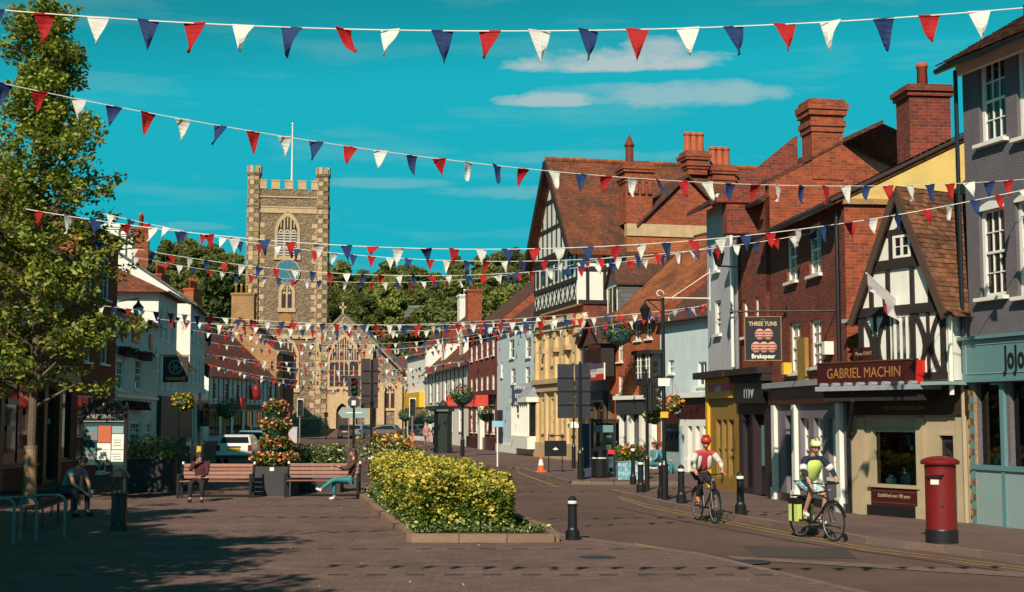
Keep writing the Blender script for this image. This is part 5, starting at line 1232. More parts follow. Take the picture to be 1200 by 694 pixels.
# ================================================================== trees on the hill
def tree_proto(k, R_, H_, cone=0.):
    rs = np.random.RandomState(40+k); C_ = []; Rr = []
    for i in range(60):
        a = rs.rand()*6.28; f = rs.rand()**.7; h = rs.rand(); rad = R_*(1-cone*h)*math.sqrt(max(0, 1-(2*h-.9)**2*.85)); C_.append((rad*f*math.cos(a), rad*f*math.sin(a), H_*(.28+.72*h)-R_*.25)); Rr.append(R_*(.17+.19*rs.rand())*(1-cone*h*.5))
    P = clumps(C_, Rr, 85, 90+k, .35); return P
HT = []
for k, (R_, H_, cn) in enumerate(((5.2, 13, .1), (6.0, 14, .2), (4.6, 15, .5), (6.6, 13, 0.), (5, 12, .2))):
    root = thing('hill_tree', ('broad rounded tree', 'largest spreading tree', 'tall tapering tree', 'wide low tree', 'small round tree')[k]+' kind in the wood covering the hill behind the town', 'tree', (0, 0, 0), 0, 'trees on the wooded hill')
    leaves('crown', tree_proto(k, R_, H_, cn), .42, LEAFH, root, seed=k, up=.1)
    m = MB(); m.tube((0, 0, -1.5), (.2, 0, H_*.45), .42, .25, n=7)
    for q in range(5): a = q*1.3; m.tube((.1, 0, H_*.3), (R_*.55*math.cos(a), R_*.55*math.sin(a), H_*.62), .16, .05, n=5)
    m.build('trunk', BARK, root); HT.append(root)
rr = random.Random(5); used = set(); cnt = 0
spots = []
for Y in (222, 240, 260, 282, 308, 338, 370, 405, 445, 490):
    xl_, xr_ = (110-600)/1600*Y, (655-600)/1600*Y; x = xl_+rr.uniform(0, 5)
    while x < xr_:
        if not (Y < 262 and -33 < x < -20) and not (280 <= Y <= 310 and -28 < x < -4) and not (Y < 280 and -26 < x < -2 and rr.random() < .3): spots.append((x, Y+rr.uniform(-8, 8)))
        x += rr.uniform(6.8, 9.5)
for (x, y) in spots[:295]:
    k = rr.randrange(5); o = HT[k] if k not in used else copy_tree(HT[k]); used.add(k)
    s = rr.uniform(.8, 1.25); o.location = (x, y, hill_h(x, y)-.5); o.scale = (s, s, s*rr.uniform(.9, 1.1)); o.rotation_euler = (0, 0, rr.uniform(0, 6.28))
for k in range(5):
    if k not in used: HT[k].location = (-40-8*k, 300, hill_h(-40, 300))
# darker trees near the church
def near_tree(name, label, loc, R_, H_, leafM, n, ls, seed, trunk_h=None, tr=.25, per=70, group=None, cone=0., lo=.28):
    rs = np.random.RandomState(seed); root = thing(name, label, 'tree', loc, 0, group); C_ = []; Rr = []; m = MB()
    m.tube((0, 0, -.3), (0, 0, H_*.5), tr, tr*.55, n=9).tube((0, 0, H_*.5), (.05, 0, H_*.93), tr*.55, tr*.12, n=7)
    for i in range(n):
        a = i*2.4+rs.rand(); h = lo+(1-lo)*(i/n); rad = R_*(1-cone*(h-lo)/(1-lo))*(.55+.45*rs.rand())*math.sqrt(max(.05, 1-(2*(h-lo)/(1-lo)-.75)**2*.6)); p = Vector((rad*math.cos(a), rad*math.sin(a), H_*h)); b = Vector((0, 0, max(H_*.18, p.z-rad*.75)))
        m.tube(b, p, tr*.22, tr*.06, n=5)
        for t in (1., .72, .45): q = b.lerp(p, t); C_.append(q+Vector(rs.normal(size=3))*R_*.06); Rr.append(R_*(.13+.11*rs.rand())*(1.15-.3*t))
    m.build('trunk', BARK, root); leaves('crown', clumps([tuple(c) for c in C_], Rr, per, seed), ls, leafM, root, seed=seed, up=.35)
    return root
near_tree('church_tree', 'dark dense tree just left of the church tower', (-38.5, 182, .9), 7, 20, LEAFD, 40, .5, 3, per=22)
near_tree('church_tree', 'dark bushy tree further left behind the rooftops', (-52, 190, .9), 7, 19, LEAFD, 40, .5, 4, per=22)
near_tree('yellow_green_tree', 'sunlit yellow-green tree between church gable and white end house', (-13.5, 200, .9), 6, 11, LEAFG, 34, .45, 8, per=26)
near_tree('yellow_green_tree', 'round sunlit bush-like tree behind the chapel roof', (-22, 205, .9), 5, 12, LEAFG, 30, .45, 9, per=26)

# ================================================================== people
def skin(nodes, edges, sub=1, M=None, name='body', parent=None, root=0):
    """nodes: list of ((x,y,z), r or (rx,ry))"""
    me = bpy.data.meshes.new(name); me.from_pydata([n[0] for n in nodes], edges, [])
    o = bpy.data.objects.new(name, me); COL.objects.link(o); md = o.modifiers.new('s', 'SKIN'); md.use_smooth_shade = True
    sv = me.skin_vertices[0].data if me.skin_vertices else None
    if sv is None:
        bm = bmesh.new(); bm.from_mesh(me); bm.verts.layers.skin.verify(); bm.to_mesh(me); bm.free(); sv = me.skin_vertices[0].data
    for i, n in enumerate(nodes): r = n[1]; sv[i].radius = (r, r) if isinstance(r, (int, float)) else r; sv[i].use_root = (i == root)
    if sub: o.modifiers.new('u', 'SUBSURF').levels = sub
    dg = bpy.context.evaluated_depsgraph_get(); m2 = bpy.data.meshes.new_from_object(o.evaluated_get(dg), depsgraph=dg); bpy.data.objects.remove(o); bpy.data.meshes.remove(me)
    m2.materials.clear(); m2.materials.append(M); m2.name = name
    return link(name, m2, parent)
def hand_nodes(nodes, edges, wi, wrist, d, side, curl=.5):
    """palm, four fingers and a thumb growing from node index wi"""
    d = Vector(d).normalized(); s = Vector(side).normalized(); nrm = d.cross(s); wrist = Vector(wrist)
    palm = wrist+d*.07; pi = len(nodes); nodes.append((tuple(palm), (.036, .020))); edges.append((wi, pi))
    for k, (o, L) in enumerate(((-.03, .07), (-.01, .08), (.01, .075), (.028, .06))):
        a = palm+s*o+d*.025; b = a+d*L*.5+nrm*curl*.012; c = b+d*L*.35*(1-curl)+nrm*curl*.035
        i = len(nodes); nodes += [(tuple(a), .011), (tuple(b), .010), (tuple(c), .008)]; edges += [(pi, i), (i, i+1), (i+1, i+2)]
    a = wrist+d*.035-s*.035; b = a+d*.035-s*.02+nrm*.01; i = len(nodes); nodes += [(tuple(a), .012), (tuple(b), .010)]; edges += [(pi, i), (i, i+1)]
def person(label, loc, rz, J, shirt, legs, shoes=None, hair=HAIR, sleeve='short', leg='long', helmet=None, sex='m', hairlong=False, vest=None, sc=1., detail=True, sleeveband=None, group=None, sunglasses=False, skirt=None):
    """J: joint dict in metres, figure faces -y"""
    T = thing('person', label, 'person', loc, rz, group); T.scale = (sc*1.06, sc, sc)
    g = lambda k: Vector(J[k]); pel, che, nek, head = g('pel'), g('che'), g('nek'), g('head')
    up = (head-nek).normalized(); f = g('face').normalized() if 'face' in J else Vector((0, -1, 0)); f = (f-up*f.dot(up)).normalized(); rt = f.cross(up)
    n = [(tuple(pel), (.11, .08)), (tuple(pel.lerp(che, .5)), (.09, .065)), (tuple(che-(che-pel)*.08), (.10, .065)), (tuple(nek), .052), (tuple(nek.lerp(head, .45)+f*.005), .052)]; e = [(0, 1), (1, 2), (2, 3), (3, 4)]
    hd = {}
    for s in 'LR':
        i = len(n); n += [(tuple(g('sh'+s)), .045), (tuple(g('el'+s)), .040), (tuple(g('wr'+s)), .027)]; e += [(2, i), (i, i+1), (i+1, i+2)]
        if detail:
            dd = (g('wr'+s)-g('el'+s)); sd = Vector((1, 0, 0)) if abs(dd.normalized().x) < .8 else Vector((0, 1, 0)); hand_nodes(n, e, i+2, g('wr'+s), dd, sd-dd*sd.dot(dd)/dd.length_squared, .6)
        else: n.append((tuple(g('wr'+s)+(g('wr'+s)-g('el'+s)).normalized()*.09), .03)); e.append((i+2, len(n)-1))
        i = len(n); n += [(tuple(g('hi'+s)), .085), (tuple(g('kn'+s)), .055), (tuple(g('an'+s)), .036), (tuple(g('an'+s).lerp(g('to'+s), .5)), .02)]; e += [(0, i), (i, i+1), (i+1, i+2), (i+2, i+3)]
    body = skin(n, e, 1, SKIN, 'body', T)
    # head: joined to the body mesh
    h = MB(); K = 14; V = 11; base = len(h.v); c = head
    for a in range(V+1):
        ph = math.pi*a/V; z = -math.cos(ph)
        for k in range(K):
            t = 2*math.pi*k/K; x = math.sin(ph)*math.cos(t); y = math.sin(ph)*math.sin(t)     # y>0 is the face
            wx = .076*(1-.22*max(0, -z)); wy = .095*(1-.12*max(0, -z)); 
            p = c+rt*(x*wx)+f*(y*wy)+up*(z*.118)
            if y > .75 and -.5 < z < .05: p += f*(.022 if abs(x) < .25 and -.35 < z else 0)
            if y > .6 and .05 < z < .3 and abs(x) > .2: p -= f*.008
            if y > .6 and z < -.6: p += f*.012
            h.v.append(tuple(p))
    for a in range(V):
        for k in range(K): j = (k+1) % K; h.f.append((a*K+k, a*K+j, (a+1)*K+j, (a+1)*K+k)); h.m.append(0)
    for s in (-1, 1):
        h.ball(c+rt*(s*.078)-f*.005, (.012, .018, .03), 6)
        h.ball(c+rt*(s*.030)+f*.086+up*.012, (.012, .008, .008), 6, m=1)
    h.ball(c+f*.098-up*.018, (.014, .016, .022), 6); h.ball(c+f*.086-up*.058, (.026, .008, .008), 6, m=2)
    hm = h.mesh('h', [SKIN, BLACK, mat('lips', (.35, .1, .08), .5)], True)
    bm = bmesh.new(); bm.from_mesh(body.data); bm.from_mesh(hm); bm.to_mesh(body.data); bm.free()
    for mm in (BLACK, MATS['lips']): body.data.materials.append(mm)
    for p in body.data.polygons: p.use_smooth = True
    # hair
    if hair:
        m = MB(); 
        for a in range(7):
            ph = math.pi*(.5*a/6); 
            for k in range(K):
                t = 2*math.pi*k/K; x = math.cos(t)*math.cos(ph); y = math.sin(t)*math.cos(ph); z = math.sin(ph)
                drop = (.045 if y < .2 else -.055 if y > .5 else 0)*(1 if a == 0 else .4); m.v.append(tuple(c+rt*(x*.086)+f*(y*.102-.006)+up*(z*.13-drop)))
        for a in range(6):
            for k in range(K): j = (k+1) % K; m.f.append((a*K+k, a*K+j, (a+1)*K+j, (a+1)*K+k)); m.m.append(0)
        if hairlong: m.ball(c-f*.06-up*.10, (.075, .055, .13), 8)
        m.build('hair', hair, T, smooth=True)
    if sunglasses: MB().prism([(-.06, -.015), (.06, -.015), (.06, .018), (-.06, .018)], -.01, 0).build('sunglasses', BLACK, T, tuple(c+f*.094+up*.012), (0, 0, math.atan2(f.x, -f.y)))
    # clothes
    fat = .014 if sex == 'm' else .010
    n = [(tuple(pel+(che-pel)*.05), (.148, .115)), (tuple(pel.lerp(che, .5)), (.135, .10)), (tuple(che), (.18, .128)), (tuple(che.lerp(nek, .72)), (.088, .075))]; e = [(0, 1), (1, 2), (2, 3)]
    for s in 'LR':
        i = len(n); n += [(tuple(g('sh'+s)), .074)]; e += [(2, i)]
        if sleeve == 'short': n.append((tuple(g('sh'+s).lerp(g('el'+s), .6)), .062)); e.append((i, i+1))
        elif sleeve == 'long': n += [(tuple(g('el'+s)), .053), (tuple(g('el'+s).lerp(g('wr'+s), .93)), .038)]; e += [(i, i+1), (i+1, i+2)]
    skin(n, e, 1, shirt, 'shirt', T)
    if vest:
        n = [(tuple(pel+(che-pel)*.1), (.19, .17)), (tuple(pel.lerp(che, .5)), (.20, .18)), (tuple(che), (.23, .20)), (tuple(che.lerp(nek, .72)), (.15, .13))]; v = skin(n, [(0, 1), (1, 2), (2, 3)], 1, vest, 'vest', T)
    if sleeveband:
        for s in 'LR': a = g('sh'+s).lerp(g('el'+s), .62); b = g('sh'+s).lerp(g('el'+s), .95); MB().tube(a, b, .074, .066, n=12).build('sleeve_band', sleeveband, T, smooth=True)
    n = [(tuple(pel+Vector((0, 0, .03))), (.150, .118))]; e = []
    for s in 'LR':
        i = len(n); n.append((tuple(g('hi'+s)), .102)); e.append((0, i))
        if leg == 'long': n += [(tuple(g('kn'+s)), .072), (tuple(g('an'+s)+(g('kn'+s)-g('an'+s))*.06), .052)]; e += [(i, i+1), (i+1, i+2)]
        else: n.append((tuple(g('hi'+s).lerp(g('kn'+s), .85)), .10)); e.append((i, i+1))
    skin(n, e, 1, legs, 'trousers' if leg == 'long' else 'shorts', T)
    for s in 'LR':
        a = g('an'+s); t = g('to'+s); d = (t-a); d.z = min(d.z, 0) if d.z < .05 else d.z; heel = a-Vector((d.x, d.y, 0)).normalized()*.04+Vector((0, 0, -.035))
        skin([(tuple(heel), .042), (tuple(a.lerp(t, .5)+Vector((0, 0, -.02))), .044), (tuple(t), .036), (tuple(a), .042)], [(0, 1), (1, 2), (0, 3)], 1, shoes or BLACK, 'shoe', T)
    if helmet:
        m = MB(); m.lathe([(.0, .145), (.05, .14), (.095, .105), (.118, .05), (.122, .0), (.112, -.012), (.10, 0)][::-1], n=16)
        hobj = m.build('helmet', helmet, T, tuple(c+up*.035), smooth=True); hobj.scale = (.88, 1.12, 1); q = up.to_track_quat('Z', 'Y'); hobj.rotation_euler = (0, 0, math.atan2(f.x, -f.y))
        st = MB()
        for k in (-2, -1, 0, 1, 2): 
            pts = [(k*.036*math.sin(math.pi*(.12+.76*t/6)), -.105*math.cos(math.pi*(.12+.76*t/6)), .05+.098*math.sin(math.pi*(.12+.76*t/6))) for t in range(7)]; st.path(pts, .007, 5)
        st.build('helmet_vents', BLACK, hobj)
        MB().tube(c+rt*.07+up*.03, c-up*.125+f*.03, .005, n=5).tube(c-rt*.07+up*.03, c-up*.125+f*.03, .005, n=5).build('chin_strap', BLACK, T)
    return T
STAND = dict(pel=(0, 0, .95), che=(0, 0, 1.28), nek=(0, .01, 1.48), head=(0, -.01, 1.62), shL=(.17, 0, 1.41), elL=(.24, .02, 1.13), wrL=(.24, -.06, .90), shR=(-.17, 0, 1.41), elR=(-.24, .02, 1.13), wrR=(-.23, -.08, .9), hiL=(.09, 0, .88), knL=(.11, -.02, .48), anL=(.12, .02, .09), toL=(.14, -.14, .035), hiR=(-.09, 0, .88), knR=(-.11, -.02, .48), anR=(-.12, .02, .09), toR=(-.14, -.14, .035), face=(0, -1, 0))
SIT = dict(pel=(0, 0, .56), che=(0, -.03, .90), nek=(0, -.02, 1.10), head=(0, -.05, 1.25), shL=(.17, -.02, 1.02), elL=(.23, -.12, .76), wrL=(.14, -.36, .66), shR=(-.17, -.02, 1.02), elR=(-.23, -.12, .76), wrR=(-.14, -.36, .66), hiL=(.09, -.05, .53), knL=(.14, -.46, .52), anL=(.15, -.48, .10), toL=(.17, -.63, .035), hiR=(-.09, -.05, .53), knR=(-.14, -.46, .52), anR=(-.15, -.44, .10), toR=(-.17, -.59, .035), face=(0, -1, 0))
def P_(base, **k): d = dict(base); d.update(k); return d
DKCL = mat('dark_clothing', (.018, .014, .02), .9); GREYT = mat('grey_t_shirt', (.25, .24, .27), .9); JEAN = mat('teal_jeans', (.03, .20, .23), .8); JEAND = mat('dark_jeans', (.02, .035, .05), .85); WSHOE = mat('white_shoe', (.7, .68, .62), .6); REDT = mat('coral_top', (.55, .05, .07), .8); CARD = mat('cream_cardigan', (.6, .55, .48), .9); HIV = mat('fluorescent_vest', (.55, .68, .16), .7); PATT = mat('patterned_blouse', (.10, .05, .04), .9, .4, 14, c2=(.02, .02, .02), s2=18); SHORT = mat('checked_shorts', (.12, .30, .36), .9, .1, c2=(.55, .6, .55), s2=14, lo=.48, hi=.52); PINKT = mat('pink_clothing', (.5, .2, .22), .9); GREYHAIR = mat('fair_hair', (.25, .15, .07), .8)

# seated man on the low bench, left
p = G(86, 606)
person('man in grey t-shirt leaning forward on the low bench by the noticeboard', (p.x-.2, p.y, 0.02), R(62), P_(SIT, che=(0, -.20, .86), nek=(0, -.36, 1.00), head=(0, -.47, 1.13), shL=(.17, -.30, .95), shR=(-.17, -.30, .95), elL=(.20, -.44, .68), elR=(-.20, -.44, .68), wrL=(.07, -.62, .50), wrR=(-.07, -.64, .50), face=(0, -1, -.25)), GREYT, JEAND, DKCL, sc=1.08)
# man on left bench
p = G(232, 590)
person('person in dark clothes and sunglasses sitting on the left slatted bench', (p.x-.05, p.y+.42, .02), 0, P_(SIT, elR=(-.24, -.10, .82), wrR=(-.04, -.20, 1.06), elL=(.21, -.18, .74), wrL=(.06, -.38, .68), head=(0, -.09, 1.23), face=(.1, -1, -.1)), mat('dark_red_top', (.07, .015, .02), .9), DKCL, BLACK, sleeve='long', sunglasses=True, sc=.98)
p = G(408, 588)
person('woman in patterned blouse and teal jeans sitting sideways on the right bench', (p.x+.02, p.y+.35, .02), R(-72), P_(SIT, che=(0, .06, .90), nek=(0, .08, 1.10), head=(0, .06, 1.25), shL=(.16, .06, 1.02), shR=(-.16, .06, 1.02), elL=(.2, -.12, .82), wrL=(.10, -.34, .90), elR=(-.2, -.1, .8), wrR=(-.1, -.34, .9), knL=(.05, -.46, .56), anL=(.0, -.80, .30), toL=(.0, -.94, .33), knR=(-.05, -.44, .5), anR=(-.10, -.42, .10), toR=(-.12, -.56, .035)), PATT, JEAN, WSHOE, sleeve='long', hairlong=True, sex='f', sc=1.0)

# ================================================================== bicycles and riders
def bicycle(label, loc, rz, colr, panniers=False):
    """faces -y; wheels in the y-z plane"""
    B = thing('bicycle', label, 'bicycle', loc, rz); r = .345; wb = 1.04
    for yy, nm in ((-wb/2, 'front_wheel'), (wb/2, 'rear_wheel')):
        m = MB(); n = 28
        for k in range(n): a, b = 2*math.pi*k/n, 2*math.pi*(k+1)/n; m.tube((0, yy+(r-.018)*math.cos(a), r+(r-.018)*math.sin(a)), (0, yy+(r-.018)*math.cos(b), r+(r-.018)*math.sin(b)), .018, n=6, cap=False)
        wh = m.build(nm, TYRE, B, smooth=True); m = MB()
        for k in range(16): a = 2*math.pi*k/16; m.tube((.02*(-1)**k, yy, r), (0, yy+(r-.035)*math.cos(a), r+(r-.035)*math.sin(a)), .0022, n=4, cap=False)
        m.tube((-.04, yy, r), (.04, yy, r), .022); m.build('spokes', ZINC, wh)
        m = MB()
        for k in range(n): a, b = 2*math.pi*k/n, 2*math.pi*(k+1)/n; m.tube((0, yy+(r-.042)*math.cos(a), r+(r-.042)*math.sin(a)), (0, yy+(r-.042)*math.cos(b), r+(r-.042)*math.sin(b)), .010, n=5, cap=False)
        m.build('rim', ZINC, wh)
        fd = MB()
        for k in range(8): a, b = R(20+18*k), R(38+18*k); fd.tube((0, yy+(r+.03)*math.cos(a), r+(r+.03)*math.sin(a)), (0, yy+(r+.03)*math.cos(b), r+(r+.03)*math.sin(b)), .022, n=5)
        fd.build('mudguard', BLACKM, B)
    m = MB(); BBk = (0, .10, .29); ST = (0, .26, .80); HT1 = (0, -.34, .88); HT2 = (0, -.38, .68); RA = (0, wb/2, r); FA = (0, -wb/2, r)
    m.tube(BBk, ST, .017).tube(ST, HT1, .016).tube(BBk, HT2, .020).tube(HT1, HT2, .022)
    for s in (-.05, .05): m.tube((s*.4, .10, .29), (s, RA[1], r), .010).tube((s*.3, .25, .76), (s, RA[1], r), .009).tube((s*.6, -.385, .66), (s, FA[1], r), .013)
    m.build('frame', colr, B)
    MB().tube((0, -.33, .88), (0, -.32, 1.0), .014).path([(-.30, -.22, 1.05), (-.27, -.32, 1.03), (-.08, -.36, 1.01), (.08, -.36, 1.01), (.27, -.32, 1.03), (.30, -.22, 1.05)], .012, 7).build('handlebar', BLACKM, B)
    MB().tube(ST, (0, .29, .96), .014).ball((0, .31, .985), (.07, .14, .03), 10).build('saddle', BLACK, B)
    MB().tube((-.09, .10, .29), (.09, .10, .29), .02).tube((.09, .10, .29), (.09, -.06, .25), .01).tube((-.09, .10, .29), (-.09, .26, .33), .01).box(.08, -.11, .235, .17, -.01, .26).box(-.17, .21, .32, -.08, .31, .345).lathe([(.09, 0), (.09, .01)], (.05, .1, .285), n=12).build('crank', BLACKM, B)
    MB().ball((0, -.43, .9), (.035, .04, .035), 8).build('headlamp', ZINC, B)
    if panniers:
        for s in (-1, 1): MB().box(s*.08, .34, .30, s*.18, .62, .62).box(s*.075, .33, .621, s*.19, .63, .72, m=1).box(s*.181, .44, .30, s*.19, .50, .62, m=1).build('pannier', [HIV, BLACK], B)
        MB().box(-.07, .3, .745, .07, .7, .77).tube((.05, .5, .75), (.05, wb/2, r), .008).tube((-.05, .5, .75), (-.05, wb/2, r), .008).build('rack', BLACKM, B)
    return B
RIDE = dict(pel=(0, .30, 1.03), che=(0, .10, 1.36), nek=(0, .03, 1.53), head=(0, -.03, 1.66), shL=(.18, .06, 1.46), elL=(.30, -.08, 1.24), wrL=(.285, -.20, 1.10), shR=(-.18, .06, 1.46), elR=(-.30, -.08, 1.24), wrR=(-.285, -.20, 1.10), hiL=(.09, .27, .97), knL=(.12, -.13, .78), anL=(.12, .0, .36), toL=(.13, -.12, .29), hiR=(-.09, .27, .97), knR=(-.12, -.07, .90), anR=(-.12, .16, .50), toR=(-.13, .03, .42), face=(-.1, -1, -.1))
f_ = G(977, 635); h_ = Vector((.38, -.93)).normalized(); c = Vector((f_.x, f_.y))-h_*.52; ang = math.atan2(h_.x, -h_.y)
bicycle('black touring bicycle with fluorescent panniers under the cyclist in yellow vest', (c.x, c.y, .004), ang, BLACKM, True)
person('cyclist in fluorescent yellow vest, white and green helmet and checked shorts', (c.x, c.y, .004), ang, P_(RIDE, face=(-.35, -1, -.15)), mat('navy_jersey', (.015, .018, .05), .85), SHORT, WSHOE, hair=None, sleeve='long', leg='short', helmet=mat('green_white_helmet', (.65, .78, .25), .4, .1, c2=(.7, .7, .62), s2=9), vest=HIV, sleeveband=WSHOE)
f_ = G(838, 614); h_ = Vector((.22, -1)).normalized(); c = Vector((f_.x, f_.y))-h_*.52; ang = math.atan2(h_.x, -h_.y)
bicycle('dark bicycle under the woman in the red helmet', (c.x, c.y, .004), ang, mat('dark_green_frame', (.01, .04, .03), .4))
cy = person('woman cycling in red helmet, coral top and cream cardigan', (c.x, c.y, .004), ang, P_(RIDE, face=(-.2, -1, -.1)), REDT, DKCL, mat('orange_shoe', (.6, .14, .04), .6), hair=None, sleeve='short', helmet=mat('red_helmet', (.55, .03, .015), .4), sex='f')
for s in 'LR':
    a, b, c_ = (Vector(RIDE[k+s]) for k in ('sh', 'el', 'wr')); skin([(tuple(a), .080), (tuple(b), .062), (tuple(b.lerp(c_, .75)), .048)], [(0, 1), (1, 2)], 1, CARD, 'cardigan_sleeve', cy)
    q = Vector(RIDE['che']); sx = 1 if s == 'L' else -1; skin([(tuple(q+Vector((sx*.12, -.02, .10))), (.07, .12)), (tuple(q+Vector((sx*.13, .0, -.05))), (.06, .13)), (tuple(q+Vector((sx*.15, .10, -.26))), (.05, .12))], [(0, 1), (1, 2)], 1, CARD, 'cardigan_front', cy)
# people further off
p = G(176, 548); person('woman in pale top standing behind the left planter near the hotel', (p.x, p.y, .1), R(20), STAND, CARD, DKCL, hairlong=True, detail=False)
p = G(500, 524, .1); person('man in pink top walking on the far pavement by the kiosk', (p.x, p.y, .1), R(10), P_(STAND, knL=(.1, -.15, .5), anR=(-.1, .18, .12)), PINKT, PINKT, detail=False)
p = G(509, 523.5, .1); person('man in dark jacket walking beside the pink-clothed man', (p.x, p.y+1, .1), R(160), STAND, DKCL, DKCL, sleeve='long', detail=False)
p = G(153, 585); 
p = G(768, 556, .1); person('person in teal top sitting low behind the kerbside bollards', (p.x, p.y, -.05), R(-60), SIT, TEALP, JEAN, hairlong=True, sleeve='long', detail=False)
p = G(776, 556, .1); person('person in blue coat crouching beside the flower planter', (p.x, p.y+.6, -.05), R(70), SIT, mat('bright_blue_coat', (.03, .25, .4), .8), JEAN, sleeve='long', detail=False)

# ================================================================== cars
def car(label, loc, rz, paint, L=4.0, Wd=1.7, Hh=1.5, estate=True):
    """rear faces -y"""
    Cc = thing('parked_car', label, 'car', loc, rz); hw = Wd/2
    prof = [(-L/2, .35), (-L/2-.02, .55), (-L/2+.02, .92), (-L/2+.12, 1.0), (-L/2+.45, Hh-.08), (-L/2+.7, Hh), (L*.02, Hh), (L*.12, Hh-.06), (L*.26, 1.02), (L/2-.15, .86), (L/2, .68), (L/2, .35)]
    m = MB(); st = []
    for y, z in prof:
        k = max(0, min(1, (z-.9)/(Hh-.9))); w_ = hw*(1-.04*(abs(y)/(L/2))**2)-k*.17; st.append((y, z, w_))
    n = len(st); base = len(m.v)
    for y, z, w_ in st: m.v += [(-w_+.06, y, z), (w_-.06, y, z), (-w_, y*.985, z-.05 if z > .4 else z), (w_, y*.985, z-.05 if z > .4 else z)]
    for i in range(n-1):
        a, b = 4*i, 4*i+4; m.f += [(a, a+1, b+1, b), (a+2, a, b, b+2), (a+1, a+3, b+3, b+1)]; m.m += [0, 0, 0]
    for s in (2, 3):
        lo = [len(m.v)]; idx = [4*i+s for i in range(n)]; f = tuple(idx) if s == 2 else tuple(idx[::-1]); m.f.append(f); m.m.append(0)
    b = m.build('body', paint, Cc)
    def glass(pts, nm): MB().quad(*pts).build(nm, GLASSD, Cc)
    w2 = hw-.17
    glass([(-w2+.02, -L/2+.14, 1.04), (w2-.02, -L/2+.14, 1.04), (w2-.1, -L/2+.42, Hh-.1), (-w2+.1, -L/2+.42, Hh-.1)], 'rear_window')
    glass([(w2-.05, L*.25, 1.04), (-w2+.05, L*.25, 1.04), (-w2+.08, L*.13, Hh-.1), (w2-.08, L*.13, Hh-.1)], 'windscreen')
    for s in (-1, 1):
        x = s*(hw-.055); x1_ = s*(hw-.155); P = [(x, -L/2+.35, 1.02), (x, L*.2, 1.02), (x1_, L*.08, Hh-.13), (x1_, -L/2+.62, Hh-.13)]; MB().quad(*(P if s > 0 else P[::-1])).build('side_window', GLASSD, Cc)
        MB().box(s*(hw-.22), -L/2-.035, .68, s*(hw-.04), -L/2+.02, .95).build('rear_light', REDP, Cc)
        MB().box(s*(hw-.35), L/2-.05, .62, s*(hw-.06), L/2+.02, .78).build('headlight', GREYW, Cc)
        MB().box(s*(hw-.02), L*.16, .98, s*(hw+.14), L*.20, 1.1).build('mirror', paint, Cc)
    MB().box(-.27, -L/2-.04, .70, .27, -L/2-.022, .82).build('number_plate', YELLOWP, Cc); MB().box(-.3, -L/2-.05, .86, .3, -L/2-.02, .90).build('boot_handle', DKGREY, Cc)
    MB().box(-hw+.03, -L/2-.06, .33, hw-.03, -L/2+.03, .48).build('bumper', DKGREY, Cc)
    wm_ = MB().lathe([(.3, -.1), (.32, -.07), (.32, .07), (.3, .1)], n=18).mesh('wheel', TYRE); rm_ = MB().lathe([(.19, -.105), (.19, .105)], n=12).mesh('rim', ZINC)
    for s in (-1, 1):
        for y in (-L/2+.7, L/2-.75): wo_ = link('wheel', wm_, Cc, (s*(hw-.1), y, .32), (0, R(90), 0)); link('rim', rm_, wo_)
    return Cc
p = G(270, 546); car('white hatchback parked on the left seen from behind', (p.x, p.y+2, .004), R(4), mat('white_car_paint', (.75, .74, .7), .3, .03, clear=.6), 3.9, 1.72, 1.42)
p = G(284, 538); car('light blue car parked ahead of the white hatchback', (p.x-.2, p.y+4, .004), R(6), mat('light_blue_car_paint', (.18, .38, .45), .3, .03, clear=.6))
car('dark blue car parked further up the left kerb', (-23.2, 126, .004), R(8), mat('dark_blue_car_paint', (.02, .06, .09), .3, .03, clear=.6))
for px, Lb, colr, a in ((411, 'black car parked sideways in front of the church door', (.012, .012, .015), 0), (430, 'silver-blue car between two others by the church', (.16, .22, .27), -25), (452, 'brown car parked at the right in front of the church', (.10, .05, .035), 78)):
    p = AT(px, 510, 151.0 if a == 0 else 152); car(Lb, (p.x, p.y-3.5, .004), R(a), mat('car_paint_%d' % px, colr, .35, .03, clear=.5), 3.9, 1.65, 1.5)
p = G(425, 527.5);

# ================================================================== street furniture
def at(px, py, z=0.): p = G(px, py, z); return (p.x, p.y, z)
def slat_bench(label, p0, p1, facing=0):
    B = thing('slatted_bench', label, 'bench', (p0[0], p0[1], .02), math.atan2(p1[1]-p0[1], p1[0]-p0[0])); L = math.hypot(p1[0]-p0[0], p1[1]-p0[1])
    sm = MB().box(-L/2+.04, -.03, -.012, L/2-.04, .03, .012).mesh('slat', WOODB); bm_ = MB().box(-L/2+.04, -.015, -.042, L/2-.04, .015, .042).mesh('slat', WOODB)
    for i in range(5): link('slat', sm, B, (L/2, .02+i*.085, .46))
    for i in range(4): link('slat', bm_, B, (L/2, .44+i*.035, .56+i*.105), (R(-15), 0, 0))
    for x in (.0, L):
        B_ = MB().box(x-.035, -.01, 0, x+.035, .05, .62).box(x-.035, .40, 0, x+.035, .46, .46).box(x-.03, .0, .40, x+.03, .46, .45).tube((x, .44, .42), (x, .60, .95), .03).box(x-.03, .0, .62, x+.03, .48, .66)
        f = B_.build('end_frame', BLACKM, B); 
        MB().tube((x, .585, .90), (x, .60, .97), .033).build('white_cap', WHITE, f)
    return B
a, b = G(208, 585), G(293, 585); slat_bench('wooden slatted bench at left with a dark-clothed person sitting on it', a, b)
a, b = G(334, 584), G(419, 584); slat_bench('wooden slatted bench right of the flower tower with a woman on it', a, b)
